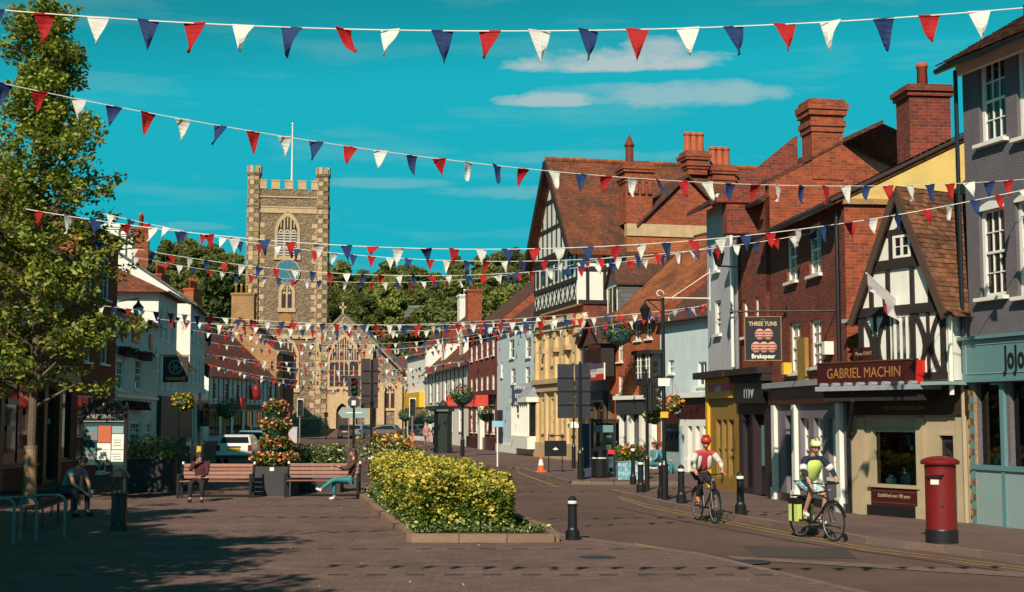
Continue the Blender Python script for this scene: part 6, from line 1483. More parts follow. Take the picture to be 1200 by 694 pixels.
def bollard(label, loc, h=1.0, r=.085, group='black bollards', name='bollard'):
    B = thing(name, label, 'bollard', loc, 0, group)
    MB().lathe([(r*1.5, 0), (r*1.5, h*.2), (r*1.15, h*.24), (r, h*.28), (r*.92, h*.78), (r*1.15, h*.79), (r*1.15, h*.81), (r*.95, h*.82), (r*.95, h*.92), (r*.7, h*.96), (r*.35, h*.985), (.001, h)], n=18).build('post', BLACKM, B, smooth=False)
    MB().lathe([(r*.965, h*.825), (r*.965, h*.89)], n=18).build('white_band', WHITE, B)
    return B
for px, py, top, lb in ((671, 633, 582, 'black bollard with white band standing alone at the corner of the planting bed'), (868, 603, 553, 'black bollard with white ring between the two cyclists'), (751, 577, 538, 'black bollard left of the tall signal pole, white collar'), (776, 584, 538, 'black bollard in front of the lamp column base'), (798.5, 590, 545, 'black bollard just left of the red-helmeted cyclist'), (742, 568, 521, 'tall thin black bollard beside the flower planter'), (681, 561, 521, 'black bollard beside the litter bin at the phone box')):
    p = G(px, py, .1 if px != 671 else .02); h = (py-top)/1600*p.y*1.0; bollard(lb, (p.x, p.y, p.z), h, .085*(1 if px != 742 else .8))
# pillar box
p = G(1104, 636, .1); PB = thing('pillar_box', 'red cylindrical post box with black base on the right pavement', 'post box', (p.x, p.y, .1), R(-38)); r = .265; PH = 98/1600*p.y*1.0
k = PH/1.6
MB().lathe([(r*1.02, 0), (r*1.02, .24*k), (r*.99, .26*k)], n=40).build('base', BLACK, PB)
MB().lathe([(r*.97, .261*k), (r*.97, 1.40*k), (r*1.0, 1.41*k), (r*1.0, 1.44*k), (r*.96, 1.45*k), (r*.96, 1.47*k)], n=40).build('body', REDP, PB, smooth=False)
MB().lathe([(r*1.18, 1.471*k), (r*1.22, 1.50*k), (r*1.22, 1.53*k), (r*1.12, 1.56*k), (r*.8, 1.60*k), (r*.4, 1.625*k), (.01, 1.63*k)], n=40).build('cap', REDP, PB, smooth=False)
dm = MB()
for i in range(8):
    a0, a1 = R(-90-32+8*i), R(-90-32+8*(i+1)); dm.quad(*[(r*.985*math.cos(t), r*.985*math.sin(t), z) for t, z in ((a0, .4*k), (a1, .4*k), (a1, 1.1*k), (a0, 1.1*k))])
d_ = dm.build('door', REDP, PB); MB().box(.1, -r*1.02, .7*k, .13, -r*.9, .78*k).build('handle', BRONZE, d_)
MB().box(-.12, -r*1.03, 1.22*k, .12, -r*.8, 1.27*k).build('slot', BLACK, PB); MB().box(-.15, -r*1.07, 1.275*k, .15, -r*.8, 1.30*k).build('slot_hood', REDP, PB); MB().box(-.07, -r*1.0, 1.10*k, .07, -r*.9, 1.19*k).build('collection_plate', WHITE, PB)
# ornate black bin in front
p = G(139, 622, .02); B = thing('litter_bin', 'black cast-iron litter bin with open top standing in the tree shade', 'bin', (p.x, p.y, .02)); k = 72/1600*p.y
MB().lathe([(.17, 0), (.17, .1), (.15, .14), (.15, .78*k/1.4), (.17, .8*k/1.4), (.17, .85*k/1.4), (.155, .86*k/1.4)], n=16).build('drum', BLACKM, B)
for i in range(4): a = i*math.pi/2+.6; MB().tube((.14*math.cos(a), .14*math.sin(a), .86*k/1.4), (.14*math.cos(a), .14*math.sin(a), k*.84), .016).build('post', BLACKM, B)
MB().lathe([(.19, k*.84), (.2, k*.87), (.12, k*.95), (.01, k)], n=16).build('lid', BLACKM, B)
# noticeboard
p = G(104, 590, .02); N = thing('noticeboard', 'black arched town noticeboard with posters on two posts', 'noticeboard', (p.x, p.y+1.2, .02), R(-6)); sc_ = (p.y+1.2)/1600; bw_ = 52*sc_; z0, z1, z2 = 52*sc_, 101*sc_, 116*sc_
for s in (-1, 1): MB().box(s*bw_/2-.04, -.04, 0, s*bw_/2+.04, .04, z2*.86+.25).lathe([(.05, 0), (.02, .1), (.005, .18)], (s*bw_/2, 0, z2*.86+.25), 8).build('post', BLACKM, N)
MB().box(-bw_/2+.041, -.03, z0-.25, bw_/2-.041, .03, z1-.25).build('panel', mat('noticeboard_green', (.01, .05, .045), .5), N)
hd_ = MB().prism([(-bw_/2+.0, z1-.24)]+[(bw_/2, z1-.24), (bw_/2, z1+.02)]+[(bw_/2*math.cos(math.pi*i/12), z1+.05+.36*max(0, math.sin(math.pi*i/12))**1.6) for i in range(1, 12)]+[(-bw_/2, z1+.02)], -.06, .05).build('header', BLACKM, N)
text('HENLEY-ON-THAMES', .15, mat('pale_lettering', (.5, .48, .4), .5), hd_, (0, -.065, z1-.09), FR, .003, 'CENTER', .66); text('ff', .2, MATS['pale_lettering'], hd_, (0, -.065, z1+.2), FR, .003)
MB().box(-bw_/2+.03, -.07, z1-.22, bw_/2-.03, -.061, z1-.205).build('header_line', MATS['pale_lettering'], hd_)
for (x0, a, x1, b, M_) in ((-.55, .62, -.2, .98, TEALP), (-.18, .56, .22, 1.0, mat('orange_poster', (.5, .12, .05), .6)), (.25, .38, .62, .78, WHITE), (-.2, .1, .22, .54, WHITE), (-.55, .12, -.22, .42, TEALP), (.24, .06, .62, .36, WHITE), (.25, .8, .6, .99, TEALL)):
    hh = z1-z0-.06; o = MB().box(x0*bw_*.75, -.04, z0-.22+a*hh*.95, x1*bw_*.75, -.031, z0-.22+b*hh*.95).build('poster', M_, N)
    if M_ is WHITE or M_ is TEALP:
        m = MB(); rr_ = random.Random(int(a*100)); cx_ = (x0+x1)/2*bw_*.75; zz = z0-.22+(a+b)/2*hh*.95
        for q in range(3): m.box(cx_-.1+rr_.uniform(-.05, 0), -.042, zz-.1+q*.07, cx_+.08+rr_.uniform(0, .05), -.041, zz-.085+q*.07)
        m.build('print', DKGREY if M_ is WHITE else REDS, o)
# utility cabinet, planters
p = G(207, 578, .02); U = thing('utility_cabinet', 'dark green rounded-top utility cabinet behind the left bench', 'cabinet', (p.x, p.y+.8, .02)); hgt = 64/1600*p.y
MB().prism([(-.2, 0), (.2, 0), (.2, hgt-.12), (.12, hgt), (-.12, hgt), (-.2, hgt-.12)], 0, .35).build('body', mat('cabinet_green', (.03, .06, .04), .5), U); MB().box(-.15, -.012, .15, .15, -.001, hgt-.2).build('door', MATS['cabinet_green'], U)
def planter(label, loc, w_, d_, h, leafh, mats, n, ls, seed, flowers=None, box=DKGREY, rz=0):
    Q = thing('planter', label, 'planter', loc, rz); m = MB(); m.box(-w_/2, -d_/2, 0, w_/2, d_/2, h-.03).box(-w_/2-.03, -d_/2-.03, h-.03, w_/2+.03, d_/2+.03, h); m.build('box', box, Q)
    rs = np.random.RandomState(seed); P = np.stack([(rs.rand(n)-.5)*w_*1.1, (rs.rand(n)-.5)*d_*1.15, h+leafh*rs.rand(n)**.7*(.75+.35*np.sin(rs.rand(n)*6))], 1)
    leaves('foliage', P, ls, mats, Q, seed=seed)
    if flowers:
        k = n//4; P = np.stack([(rs.rand(k)-.5)*w_*1.15, (rs.rand(k)-.5)*d_*1.2, h+leafh*(.5+.6*rs.rand(k))], 1); leaves('flowers', P, ls*.8, flowers, Q, seed=seed+1, aspect=.9)
    return Q
p = G(171, 578); planter('dark square planter with variegated hedge left of the cabinet', (p.x, p.y+.6, .02), 1.35, 1.0, 28/1600*p.y+.25, .62, [LEAFW, LEAFW, LEAFG], 2200, .05, 21)
p = G(364, 580); planter('long low planter of leafy shrubs behind the right bench', (p.x, p.y+1.2, .02), 1.5, .9, .72, .65, [LEAFG, LEAFD, LEAFW], 2600, .05, 22)
# flower tower
p = G(316, 583); FT = thing('flower_tower', 'three-tier tower of orange and pink flowers above a black planter box', 'planter', (p.x, p.y+.8, .02)); s_ = (p.y+.8)/1600
MB().box(-.62, -.5, 0, .62, .5, .82).build('box', DKGREY, FT); MB().tube((0, 0, .5), (0, 0, 2.55), .05).build('pole', BLACKM, FT)
rs = np.random.RandomState(2)
for zc_, rw, n_ in ((.92, .66, 1500), (1.35, .46, 1400), (1.86, .43, 1500), (2.35, .34, 1300)):
    if zc_ > 1: MB().lathe([(rw*.45, -.28), (rw*.75, -.05), (rw*.8, 0)], (0, 0, zc_), n=14).build('tier_bowl', mat('tier_green', (.01, .06, .05), .5), FT)
    d = rs.normal(size=(n_, 3)); d /= np.linalg.norm(d, axis=1)[:, None]; P = d*np.array([rw, rw*.9, .24])*(.7+.4*rs.rand(n_, 1))+np.array([0, 0, zc_+.1])
    leaves('foliage', P, .045, [LEAFG, LEAFD, LEAFG], FT, seed=int(zc_*10)); leaves('flowers', P[::4]*np.array([1.07, 1.07, 1.0])+np.array([0, 0, .03]), .042, [FLOR, FLOR, FLOY, FLOP, FLOM] if zc_ != 1.86 else [FLOP, FLOR, FLOR, FLOP], FT, seed=5, aspect=.9)
MB().box(-.06, -.52, .70, .06, -.501, .80).build('plaque', WHITE, FT)
p = G(742, 562, .1); pl2 = planter('round flower planter wrapped in blue cloth beside the bollards', (p.x-.05, p.y+.3, .1), .95, .8, .62, .5, [LEAFG, LEAFD], 1500, .045, 31, [FLOR, FLOY, LEAFG], box=mat('blue_wrap', (.10, .32, .42), .6, .2, c2=(.5, .55, .55), s2=6))
# bike racks and low rail bench
for k, px in enumerate((-12, 8, 36)):
    p = G(px, 640-k*2); h = .78; Bk = thing('bike_rack', ('galvanised bike hoop at the far left edge', 'galvanised bike hoop second from the left edge', 'galvanised bike hoop nearest the low rail bench')[k], 'bike rack', (p.x, p.y+.3*k, .02), R(25), 'bike hoops')
    pts = [(-.38, 0, 0), (-.38, 0, h-.12), (-.34, 0, h-.04), (-.26, 0, h), (.26, 0, h), (.34, 0, h-.04), (.38, 0, h-.12), (.38, 0, 0)]; MB().path(pts, .026, 10).build('hoop', ZINC, Bk)
p = G(35, 625); q = G(95, 600); LB = thing('rail_bench', 'low black iron bench with looped legs under the tree', 'bench', (p.x, p.y, .02), math.atan2(q.y-p.y, q.x-p.x)); L = (q-p).length
sm = MB().box(0, -.03, 0, L, .03, .03).mesh('seat_rail', BLACKM)
for i in range(4): link('seat_rail', sm, LB, (0, -.15+i*.1, .42))
for i in range(4):
    x = L*(.06+.29*i); m = MB(); m.path([(x, -.16, 0), (x, -.16, .42)], .018).path([(x, .16, 0), (x, .16, .42)], .018); 
    for t in range(10): a0, a1 = 2*math.pi*t/10, 2*math.pi*(t+1)/10; m.tube((x+.14+.11*math.cos(a0), 0, .27+.11*math.sin(a0)), (x+.14+.11*math.cos(a1), 0, .27+.11*math.sin(a1)), .012, n=5)
    m.build('leg', BLACKM, LB)
# poles, signals, lamps
def pole(name, label, cat, loc, h, r=.05, M=BLACKM, group=None):
    T = thing(name, label, cat, loc, 0, group); MB().lathe([(r*1.7, 0), (r*1.7, .9), (r*1.05, 1.0), (r, 1.02), (r*.8, h)] if h > 2.5 else [(r, 0), (r, h)], n=12).build('pole', M, T); return T
def signal_head(T, x, z, y=0., rz=0., back=True, board=True, w_=.34, h=.98, rows=3, brd=WHITE):
    o = link('signal_head', MB().box(-w_/2+.06, -.1, 0, w_/2-.06, .12, h).mesh('signal_head', BLACKM), T, (x, y, z), rz)
    for i in range(rows):
        zz = h*(i+.5)/rows
        MB().lathe([(.10, 0), (.10, .02)], n=14).build('lens', mat('dark_lens_%d' % i, ((.01, .05, .03), (.1, .05, .01), (.08, .01, .01))[i % 3], .2), o, (0, -.10, zz), (R(90), 0, 0))
        MB().prism([(.11*math.cos(t), .11*math.sin(t)) for t in [math.pi*k/8 for k in range(9)]]+[(.10*math.cos(t), .10*math.sin(t)) for t in [math.pi*k/8 for k in range(8, -1, -1)]], -.22, -.1).build('visor', BLACKM, o, (0, 0, zz))
    if board: 
        m = MB(); m.box(-w_/2-.09, .0, -.1, -w_/2+.0595, .02, h+.1).box(w_/2-.0595, .0, -.1, w_/2+.09, .02, h+.1).box(-w_/2+.06, .0, -.1, w_/2-.06, .02, -.001).box(-w_/2+.06, .0, h+.001, w_/2-.06, .02, h+.1); m.build('backboard', DKGREY, o)
    return o
# big signal backs near the phone box
p = G(680.4, 562, .1); s_ = p.y/1600; T = pole('traffic_signal', 'large pair of traffic signal heads seen from behind near the phone box', 'traffic light', (p.x, p.y, .1), 137*s_, .06)
for dx, w_ in ((-17, 19), (3, 18)):
    x0_ = (dx)*s_; zb, zt_ = 71*s_, 134*s_
    bd = MB().box(x0_-w_*s_/2, .0, zb, x0_+w_*s_/2, .05, zt_).build('backboard', mat('signal_back_grey', (.014, .016, .026), .6), T)
    for i in range(1, 4): MB().box(x0_-w_*s_*.48, -.03, zb+(zt_-zb)*i/4-.02, x0_+w_*s_*.48, -.001, zb+(zt_-zb)*i/4+.02).tube((x0_+w_*s_*.3, -.01, zb+(zt_-zb)*i/4+.03), (x0_+w_*s_*.3, -.05, zb+(zt_-zb)*i/4+.05), .03).build('bracket', BLACKM, bd)
    MB().box(x0_-w_*s_*.3, .051, zb+.1, x0_+w_*s_*.3, .25, zt_-.1).build('signal_head', BLACKM, T)
p = G(672.4, 549, .1); s_ = p.y/1600; T = pole('sign_post', 'thin black post with small white plate beside the signals', 'sign', (p.x, p.y, .1), 105*s_, .05); MB().box(-7*s_, -.04, 47*s_, 7*s_, -.01, 54*s_).build('plate', WHITE, T)
# signal pole at 758, lamp column at 779
p = G(758.5, 574, .1); s_ = p.y/1600; T = pole('traffic_signal', 'tall black signal pole with heads and flowers behind the seated people', 'traffic light', (p.x, p.y, .1), 140*s_, .042)
signal_head(T, 8*s_, 92*s_, h=28*s_, rz=R(70)); signal_head(T, 7*s_, 92*s_, y=.3, h=28*s_, rz=R(-120))
p = G(779, 586, .1); s_ = p.y/1600; T = pole('lamp_column', 'tall dark street lamp column with side arm and hanging lantern', 'street lamp', (p.x, p.y, .1), 236*s_, .055)
MB().path([(0, 0, 233*s_), (-19*s_, 0, 233*s_), (-21*s_, 0, 231*s_), (-21*s_, 0, 226*s_)], .025, 6).tube((-18*s_, 0, 233*s_), (0, 0, 217*s_), .015).build('arm', BLACKM, T)
MB().lathe([(.06, -.35), (.13, -.1), (.15, -.06), (.06, .05), (.02, .12)], (-21*s_, 0, 225*s_), n=10).build('lantern', BLACKM, T)
MB().box(-.15, -.1, 132*s_, .15, -.06, 141*s_).build('small_sign', WHITE, T); MB().box(-.1, -.1, 95*s_, .1, -.06, 102*s_).build('yellow_sticker', YELLOWP, T)
def hanging_basket(label, loc, r, fl, seed, parent=None):
    Bk = thing('flower_basket', label, 'flower basket', loc); MB().lathe([(.02, -r*.9), (r*.6, -r*.6), (r*.85, -.1*r), (r*.85, 0)], n=12).build('bowl', mat('basket_green', (.01, .08, .07), .6), Bk)
    MB().tube((0, 0, 0), (0, 0, r*2.2), .008, n=4).tube((r*.8, 0, 0), (0, 0, r*2.2), .006, n=4).tube((-r*.8, 0, 0), (0, 0, r*2.2), .006, n=4).build('chain', BLACKM, Bk)
    rs = np.random.RandomState(seed); d = rs.normal(size=(700, 3)); d /= np.linalg.norm(d, axis=1)[:, None]; P = d*np.array([r, r, r*.75])*(.6+.45*rs.rand(700, 1)); P[:, 2] = P[:, 2]*1.0-.0
    leaves('foliage', P, .05, [LEAFG, LEAFD], Bk, seed=seed); leaves('flowers', P[::2]*1.08, .045, fl, Bk, seed=seed+1, aspect=.9); return Bk
q = AT(788, 473, 40.5); hanging_basket('flower basket hanging right of the lamp column', (q.x, q.y, q.z), .34, [FLOY, FLOR], 3)
q = AT(766, 487, 41); hanging_basket('yellow-green flower basket on the signal pole', (q.x, q.y, q.z), .3, [FLOY, LEAFG], 4)
q = AT(725, 388, 57.2); hanging_basket('dark flower basket below the orange tile roof, on the brick corner', (q.x, q.y, q.z), .75, [FLOM, LEAFD], 5)
q = AT(224, 478, 60.5); 
# phone box and bins
p = G(709, 560, .1); s_ = p.y/1600; PH_ = thing('phone_box', 'glazed black phone box with teal header behind the litter bin', 'phone box', (p.x, p.y+.6, .1), R(-12)); hh = 64*s_; hw_ = 13*s_
for sx in (-1, 1):
    for sy in (0, .9): MB().box(sx*hw_-.04, sy-.04, 0, sx*hw_+.04, sy+.04, hh).build('post', BLACKM, PH_)
MB().box(-hw_-.05, -.06, hh, hw_+.05, .96, hh+.12).build('roof', BLACKM, PH_); MB().box(-hw_+.04, -.03, hh-.35, hw_-.04, -.01, hh-.1).build('header', TEALP, PH_)
MB().box(-hw_+.04, -.01, .2, hw_-.04, .0, hh-.36).build('glass', GLASS, PH_); MB().box(-hw_+.04, .88, .1, hw_-.04, .9, hh-.02).build('back_panel', mat('phone_panel', (.2, .2, .22), .5, .2, c2=(.05, .05, .06), s2=3), PH_); MB().box(-.2, .6, .9, .2, .87, 1.7).build('telephone', ZINC, PH_)
MB().box(-hw_-.5, .3, 0, -hw_-.1, .36, hh-.05).build('advert_panel', NAVY, PH_); MB().box(0, -.05, 27*s_, .45, -.031, 32*s_).build('red_notice', REDS, PH_)
p = G(703, 560, .1); B = thing('street_bin', 'round black litter bin with white band in front of the phone box', 'bin', (p.x, p.y, .1)); h = 36/1600*p.y; MB().lathe([(.26, 0), (.28, .06), (.28, h*.78), (.30, h*.8), (.30, h*.9), (.2, h)], n=18).build('drum', BLACKM, B); MB().lathe([(.284, h*.62), (.284, h*.66)], n=18).build('white_band', WHITE, B)
# road works board and cone
p = G(651, 553, .1); s_ = p.y/1600; T = thing('barrier_sign', 'black sign board on thin metal legs beside the traffic cone', 'sign', (p.x, p.y, .1), R(8)); MB().box(-13*s_, -.03, 18*s_, 13*s_, .0, 36*s_).build('board', BLACK, T); MB().prism([(-.12, 26*s_), (0, 28.5*s_), (.12, 26*s_), (0, 25*s_)], -.035, -.031).build('emblem', WHITE, T)
for x in (-8, 8): MB().tube((x*s_, .0, 0), (x*s_, .0, 44*s_), .02).tube((x*s_, .0, .02), (x*s_, -.4, .02), .02).build('leg', BLACKM, T)
MB().tube((-8*s_, 0, 42*s_), (8*s_, 0, 42*s_), .02).build('rail', BLACKM, T)
p = G(634, 553, .1); s_ = p.y/1600; Cn = thing('traffic_cone', 'orange and white traffic cone at the kerb', 'traffic cone', (p.x, p.y, .1)); h = 20*s_; MB().box(-.2, -.2, 0, .2, .2, .05).lathe([(.15, .05), (.115, h*.38)], n=16).build('base', mat('cone_orange', (.75, .10, .02), .5), Cn); MB().lathe([(.115, h*.38), (.065, h*.72)], n=16).build('white_sleeve', WHITE, Cn); MB().lathe([(.065, h*.72), (.03, h)], n=16).build('tip', MATS['cone_orange'], Cn)
# poles in the middle distance, in front of the church
p = G(414, 556); s_ = p.y/1600; T = pole('traffic_signal', 'black signal on slim pole left of the large backboard', 'traffic light', (p.x, p.y, .02), 111*s_, .05); signal_head(T, 0, 93*s_, h=18*s_, w_=.3)
MB().lathe([(.24, 0), (.24, .02)], n=16).build('round_sign', DKGREY, T, (-.0, -.08, 83*s_), (R(90), 0, 0)); MB().box(-.08, -.12, 79*s_, .08, -.09, 85*s_).build('small_plate', WHITE, T)
p = G(434.5, 556); s_ = p.y/1600; T = pole('traffic_signal', 'tall pole with big dark signal backboard in front of the church', 'traffic light', (p.x, p.y, .02), 133*s_, .06)
bd = MB().box(-12*s_, -.02, 76*s_, -1.8*s_, .03, 134*s_).box(2.2*s_, -.02, 76*s_, 7.5*s_, .03, 134*s_).build('backboard', mat('signal_back_brown', (.03, .018, .02), .6), T)
for i in range(1, 4): MB().box(-11*s_, -.06, (76+58*i/4)*s_, 7*s_, -.021, (77+58*i/4)*s_).build('bracket', BLACKM, bd)
MB().box(-.1, -.1, 17*s_, .1, -.07, 21*s_).build('small_plate', WHITE, T)
p = G(389, 511); T = thing('direction_sign', 'pale arrow-shaped direction sign pointing left before the church door', 'sign', (p.x+0, 100, .004)); s_ = 100/1600; x0_ = AT(396, 483, 100).x-p.x; x1_ = AT(431, 483, 100).x-p.x; za, zb = AT(400, 490, 100).z, AT(400, 477.5, 100).z
MB().prism([(x0_, (za+zb)/2), (x0_+.3, za), (x1_, za), (x1_, zb), (x0_+.3, zb)], -.03, .0).build('arrow_panel', mat('pale_sign_face', (.25, .34, .33), .6), T); MB().box(x0_+.6, -.035, (za+zb)/2-.04, x1_-.4, -.031, (za+zb)/2+.04).build('lettering_line', WHITE, T)
for x in (x0_+.8, x1_-.4): MB().tube((x, .05, 0), (x, .05, zb), .04).build('post', ZINC, T)
for px, py, top, lb, w_ in ((351, 517, 467, 'white-bordered traffic signal on grey post at the far left corner', 1), (382, 507, 481, 'small black far signal post before the church wall', 1), (483, 518, 466, 'thin grey signal post with white-bordered head at far right kerb', 1)):
    Yq = {351: 118, 382: 140, 483: 112}[px]; q = AT(px, py, Yq); s_ = Yq/1600; zt_ = AT(px, top, Yq).z; T = pole('traffic_signal', lb, 'traffic light', (q.x, Yq, .1 if px != 382 else .0), 2.4, .07, ZINC if px != 382 else BLACKM); hd_ = signal_head(T, 0, 2.3, h=zt_-2.5, w_=.52, board=False)
    if px != 382: MB().box(-.27, .13, -.08, .27, .15, zt_-2.42).build('white_border', WHITE, hd_)
q = AT(348, 512, 116); T = thing('grey_cabinet', 'small grey kerbside cabinet below the far left signal', 'cabinet', (q.x-.2, 115, .1)); MB().box(-.35, 0, 0, .35, .5, 1.3).box(-.38, -.03, 1.3, .38, .53, 1.36).build('body', GREYW, T)
# left signals and basket
p = G(232, 560); s_ = p.y/1600; T = pole('traffic_signal', 'black signal pole beside the white hatchback on the left', 'traffic light', (p.x, p.y, .02), 98*s_, .055); signal_head(T, 5*s_, 62*s_, h=24*s_, rz=R(40)); MB().box(-.05, -.08, 22*s_, .1, -.05, 36*s_).build('yellow_button_box', YELLOWP, T)
q = AT(215, 470, 50); hb1 = hanging_basket('yellow flower basket hanging by the left signal pole', (q.x, q.y, q.z), .42, [FLOY, FLOY, LEAFG], 7); 
q = AT(262, 477, 80); hanging_basket('dark mixed flower basket on the brick house wall, left row', (q.x+.2, q.y, q.z), .8, [FLOP, LEAFG], 8)
# hotel window boxes and hanging sign
for k, (u, z, L) in enumerate(((.4, 2.62, 2.4), (3.4, 2.62, 2.2), (.3, 4.72, 2.4), (3.9, 4.72, 2.2), (1.5, 1.0, 1.2))):
    if k == 4: continue
    o = HOTEL.P+HOTEL.d*(u+L/2)+HOTEL.n*.25; wbx = thing('window_box', ('dark flower box above the first ground window of the hotel', 'dark flower box above the second ground window of the hotel', 'flower box over the nearest upper window of the hotel', 'flower box over the second upper window of the hotel')[k], 'window box', (o.x, o.y, z), math.atan2(HOTEL.d.y, HOTEL.d.x))
    MB().box(-L/2, -.12, -.1, L/2, .12, .08).build('box', TIMBER, wbx); rs = np.random.RandomState(k); P = np.stack([(rs.rand(500)-.5)*L*1.1, (rs.rand(500)-.5)*.45, rs.rand(500)*.32-.08], 1); leaves('flowers', P, .06, [LEAFD, LEAFD, FLOM, TIMBER], wbx, seed=k)
o = HOTEL.P+HOTEL.d*8.6+HOTEL.n*1.0; T = thing('pub_sign', 'dark hanging inn sign with round white emblem and orange base', 'sign', (o.x, o.y, 4.35)); T.scale = (.75, .75, .75); MB().box(-.75, -.04, -.75, .75, .04, .8).build('board', mat('brown_board', (.03, .015, .015), .5), T)
m = MB(); n = 20
for i in range(n): a, b = 2*math.pi*i/n, 2*math.pi*(i+1)/n; m.tube((.4*math.cos(a), -.05, .15+.4*math.sin(a)), (.4*math.cos(b), -.05, .15+.4*math.sin(b)), .03, n=5)
for i in range(3): a = math.pi*i/3; m.tube((.38*math.cos(a), -.05, .15+.38*math.sin(a)), (-.38*math.cos(a), -.05, .15-.38*math.sin(a)), .02, n=5)
m.build('wheel_emblem', TEALL, T); MB().prism([(-.6, -.45), (.6, -.45), (.45, -.62), (-.45, -.62)], -.06, -.041).build('scroll', ORANGEP, T); MB().tube((-1.0, 0, .86), (.9, 0, .86), .03).build('bracket', BLACKM, T)
# kiosk, far lamp posts, small trees on far pavement
p = G(519, 531, .1); K = thing('kiosk', 'dark green hexagonal phone kiosk on the far pavement', 'kiosk', (p.x, p.y, .1)); MB().lathe([(.58, 0), (.58, .3), (.54, .32), (.54, 2.5)], n=6).build('cabin', mat('kiosk_green', (.005, .014, .012), .5), K); MB().lathe([(.72, 2.5), (.68, 2.62), (.3, 2.85), (.05, 3.2)], n=6).build('roof', MATS['kiosk_green'], K)
p = G(542, 535, .1); T = pole('lamp_post', 'black lamp post with hanging flower ball by the red-sign shops', 'street lamp', (p.x, p.y, .1), 4.2, .07); 
q = (p.x, p.y, 3.5); hanging_basket('green flower ball on the lamp post by the red-sign shops', q, .75, [LEAFG, LEAFD, FLOM], 11)
for px, Y, lb, r_ in ((504, 100, 'green flower ball over the pavement left of the kiosk', .9), (570, 90, 'green and red flower basket at the corner of the brown brick house', .8)):
    q = AT(px, 487 if px < 540 else 485, Y); hanging_basket(lb, (q.x, Y, q.z), r_*.8, [LEAFG, LEAFD, FLOR], 12+px)
q = AT(413-0, 482, 118); hanging_basket('trailing green basket on a thin post near the parked cars', (AT(475, 486, 118).x, 118, AT(475, 486, 118).z), .7, [LEAFG, LEAFD], 33); T = thing('basket_post', 'thin black post carrying a green basket near the parked cars', 'post', (AT(475, 486, 118).x, 118.6, .1)); MB().tube((0, 0, 0), (0, 0, 2.8), .06).build('pole', BLACKM, T)
p = G(583, 547, .1); T = thing('info_sign', 'slim white post with small pale blue sign on far pavement', 'sign', (p.x, p.y, .1)); s_ = p.y/1600; MB().tube((0, 0, 0), (0, 0, 52*s_), .035).build('post', WHITE, T); MB().box(-.24, -.04, 46*s_, .24, -.01, 53*s_).build('panel', mat('pale_blue_sign', (.25, .5, .6), .5), T)
# red shop signs on the brown brick house
for k, (x0, x1) in enumerate(((523, 536), (540, 555), (556, 572))):
    Yr = 96-4*k; a = AT(x0, 476, Yr); b = AT(x1, 463, Yr); T = thing('red_shop_sign', ('red projecting shop sign with gold ring, nearest the white inn', 'middle one of the three red shop signs with gold rings', 'red shop sign with gold ring, rightmost of the three')[k], 'sign', ((a.x+b.x)/2, Yr, (a.z+b.z)/2), 0, 'red shop signs'); w_ = (b.x-a.x)/2; h_2 = (b.z-a.z)/2
    bd = MB().box(-w_, -.04, -h_2, w_, .04, h_2).build('board', REDS, T); m = MB()
    for i in range(14): t0, t1 = 2*math.pi*i/14, 2*math.pi*(i+1)/14; m.tube((.24*math.cos(t0), -.05, .1+.2*math.sin(t0)), (.24*math.cos(t1), -.05, .1+.2*math.sin(t1)), .03, n=4)
    m.build('gold_ring', GOLD, bd); MB().box(-w_*.6, -.05, -h_2*.65, w_*.6, -.041, -h_2*.45).build('lettering_line', GOLD, bd); MB().tube((w_*.9, 0, h_2), (w_*.9+.9, .4, h_2), .03).build('bracket', BLACKM, T)
# the pub's hanging sign
a = AT(873, 423, 31.5); b = AT(915, 371, 31.5); T = thing('hanging_pub_sign', 'black hanging pub sign painted with stacked barrels, gold lettering above', 'sign', ((a.x+b.x)/2, 31.5, (a.z+b.z)/2), R(-6)); w_ = (b.x-a.x)/2; h_2 = (b.z-a.z)/2
bd = MB().box(-w_, -.03, -h_2, w_, .03, h_2).build('board', BLACK, T); m = MB(); t = .018
for k_, e_ in ((.0, 0), (.0, 0)): pass
m.box(-w_, -.045, -h_2, -w_+t, -.031, h_2).box(w_-t, -.045, -h_2, w_, -.031, h_2).box(-w_+t, -.045, h_2-t, w_-t, -.031, h_2).box(-w_+t, -.045, -h_2, w_-t, -.031, -h_2+t).build('gilt_frame', GOLD, bd)
text('THE', .06, GOLD, bd, (0, -.036, h_2*.84), FR, .003); text('THREE TUNS', .135, mat('pale_gold_lettering', (.62, .42, .2), .5), bd, (0, -.036, h_2*.66), FR, .003, 'CENTER', .82, .003); text('Brakspear', .14, WHITE, bd, (0, -.036, -h_2*.8), FR, .003, 'CENTER', .95, .004)
PINKB = mat('pink_barrel', (.62, .28, .22), .7, .2, 9)
for (x, z) in ((-.16, -.20), (.02, -.20), (.20, -.20), (-.07, .10), (.12, .10)):
    o = MB().ball((0, 0, 0), (.115, .03, .13), 14).build('barrel', PINKB, bd, (x, -.035, z)); m = MB()
    for q in (-.06, .0, .06): m.box(-.1*math.cos(q*9), -.034, q-.006, .1*math.cos(q*9), -.028, q+.006)
    m.build('hoops', BURG, o)
MB().tube((-w_-.3, 0, h_2+.12), (w_+1.6, 0, h_2+.12), .022).tube((-w_-.32, 0, h_2+.12), (-w_-.25, 0, h_2+.12), .06, n=10).tube((-w_*.7, 0, h_2), (-w_*.7, 0, h_2+.12), .01).tube((w_*.7, 0, h_2), (w_*.7, 0, h_2+.12), .01).build('iron_bracket', BLACKM, T)
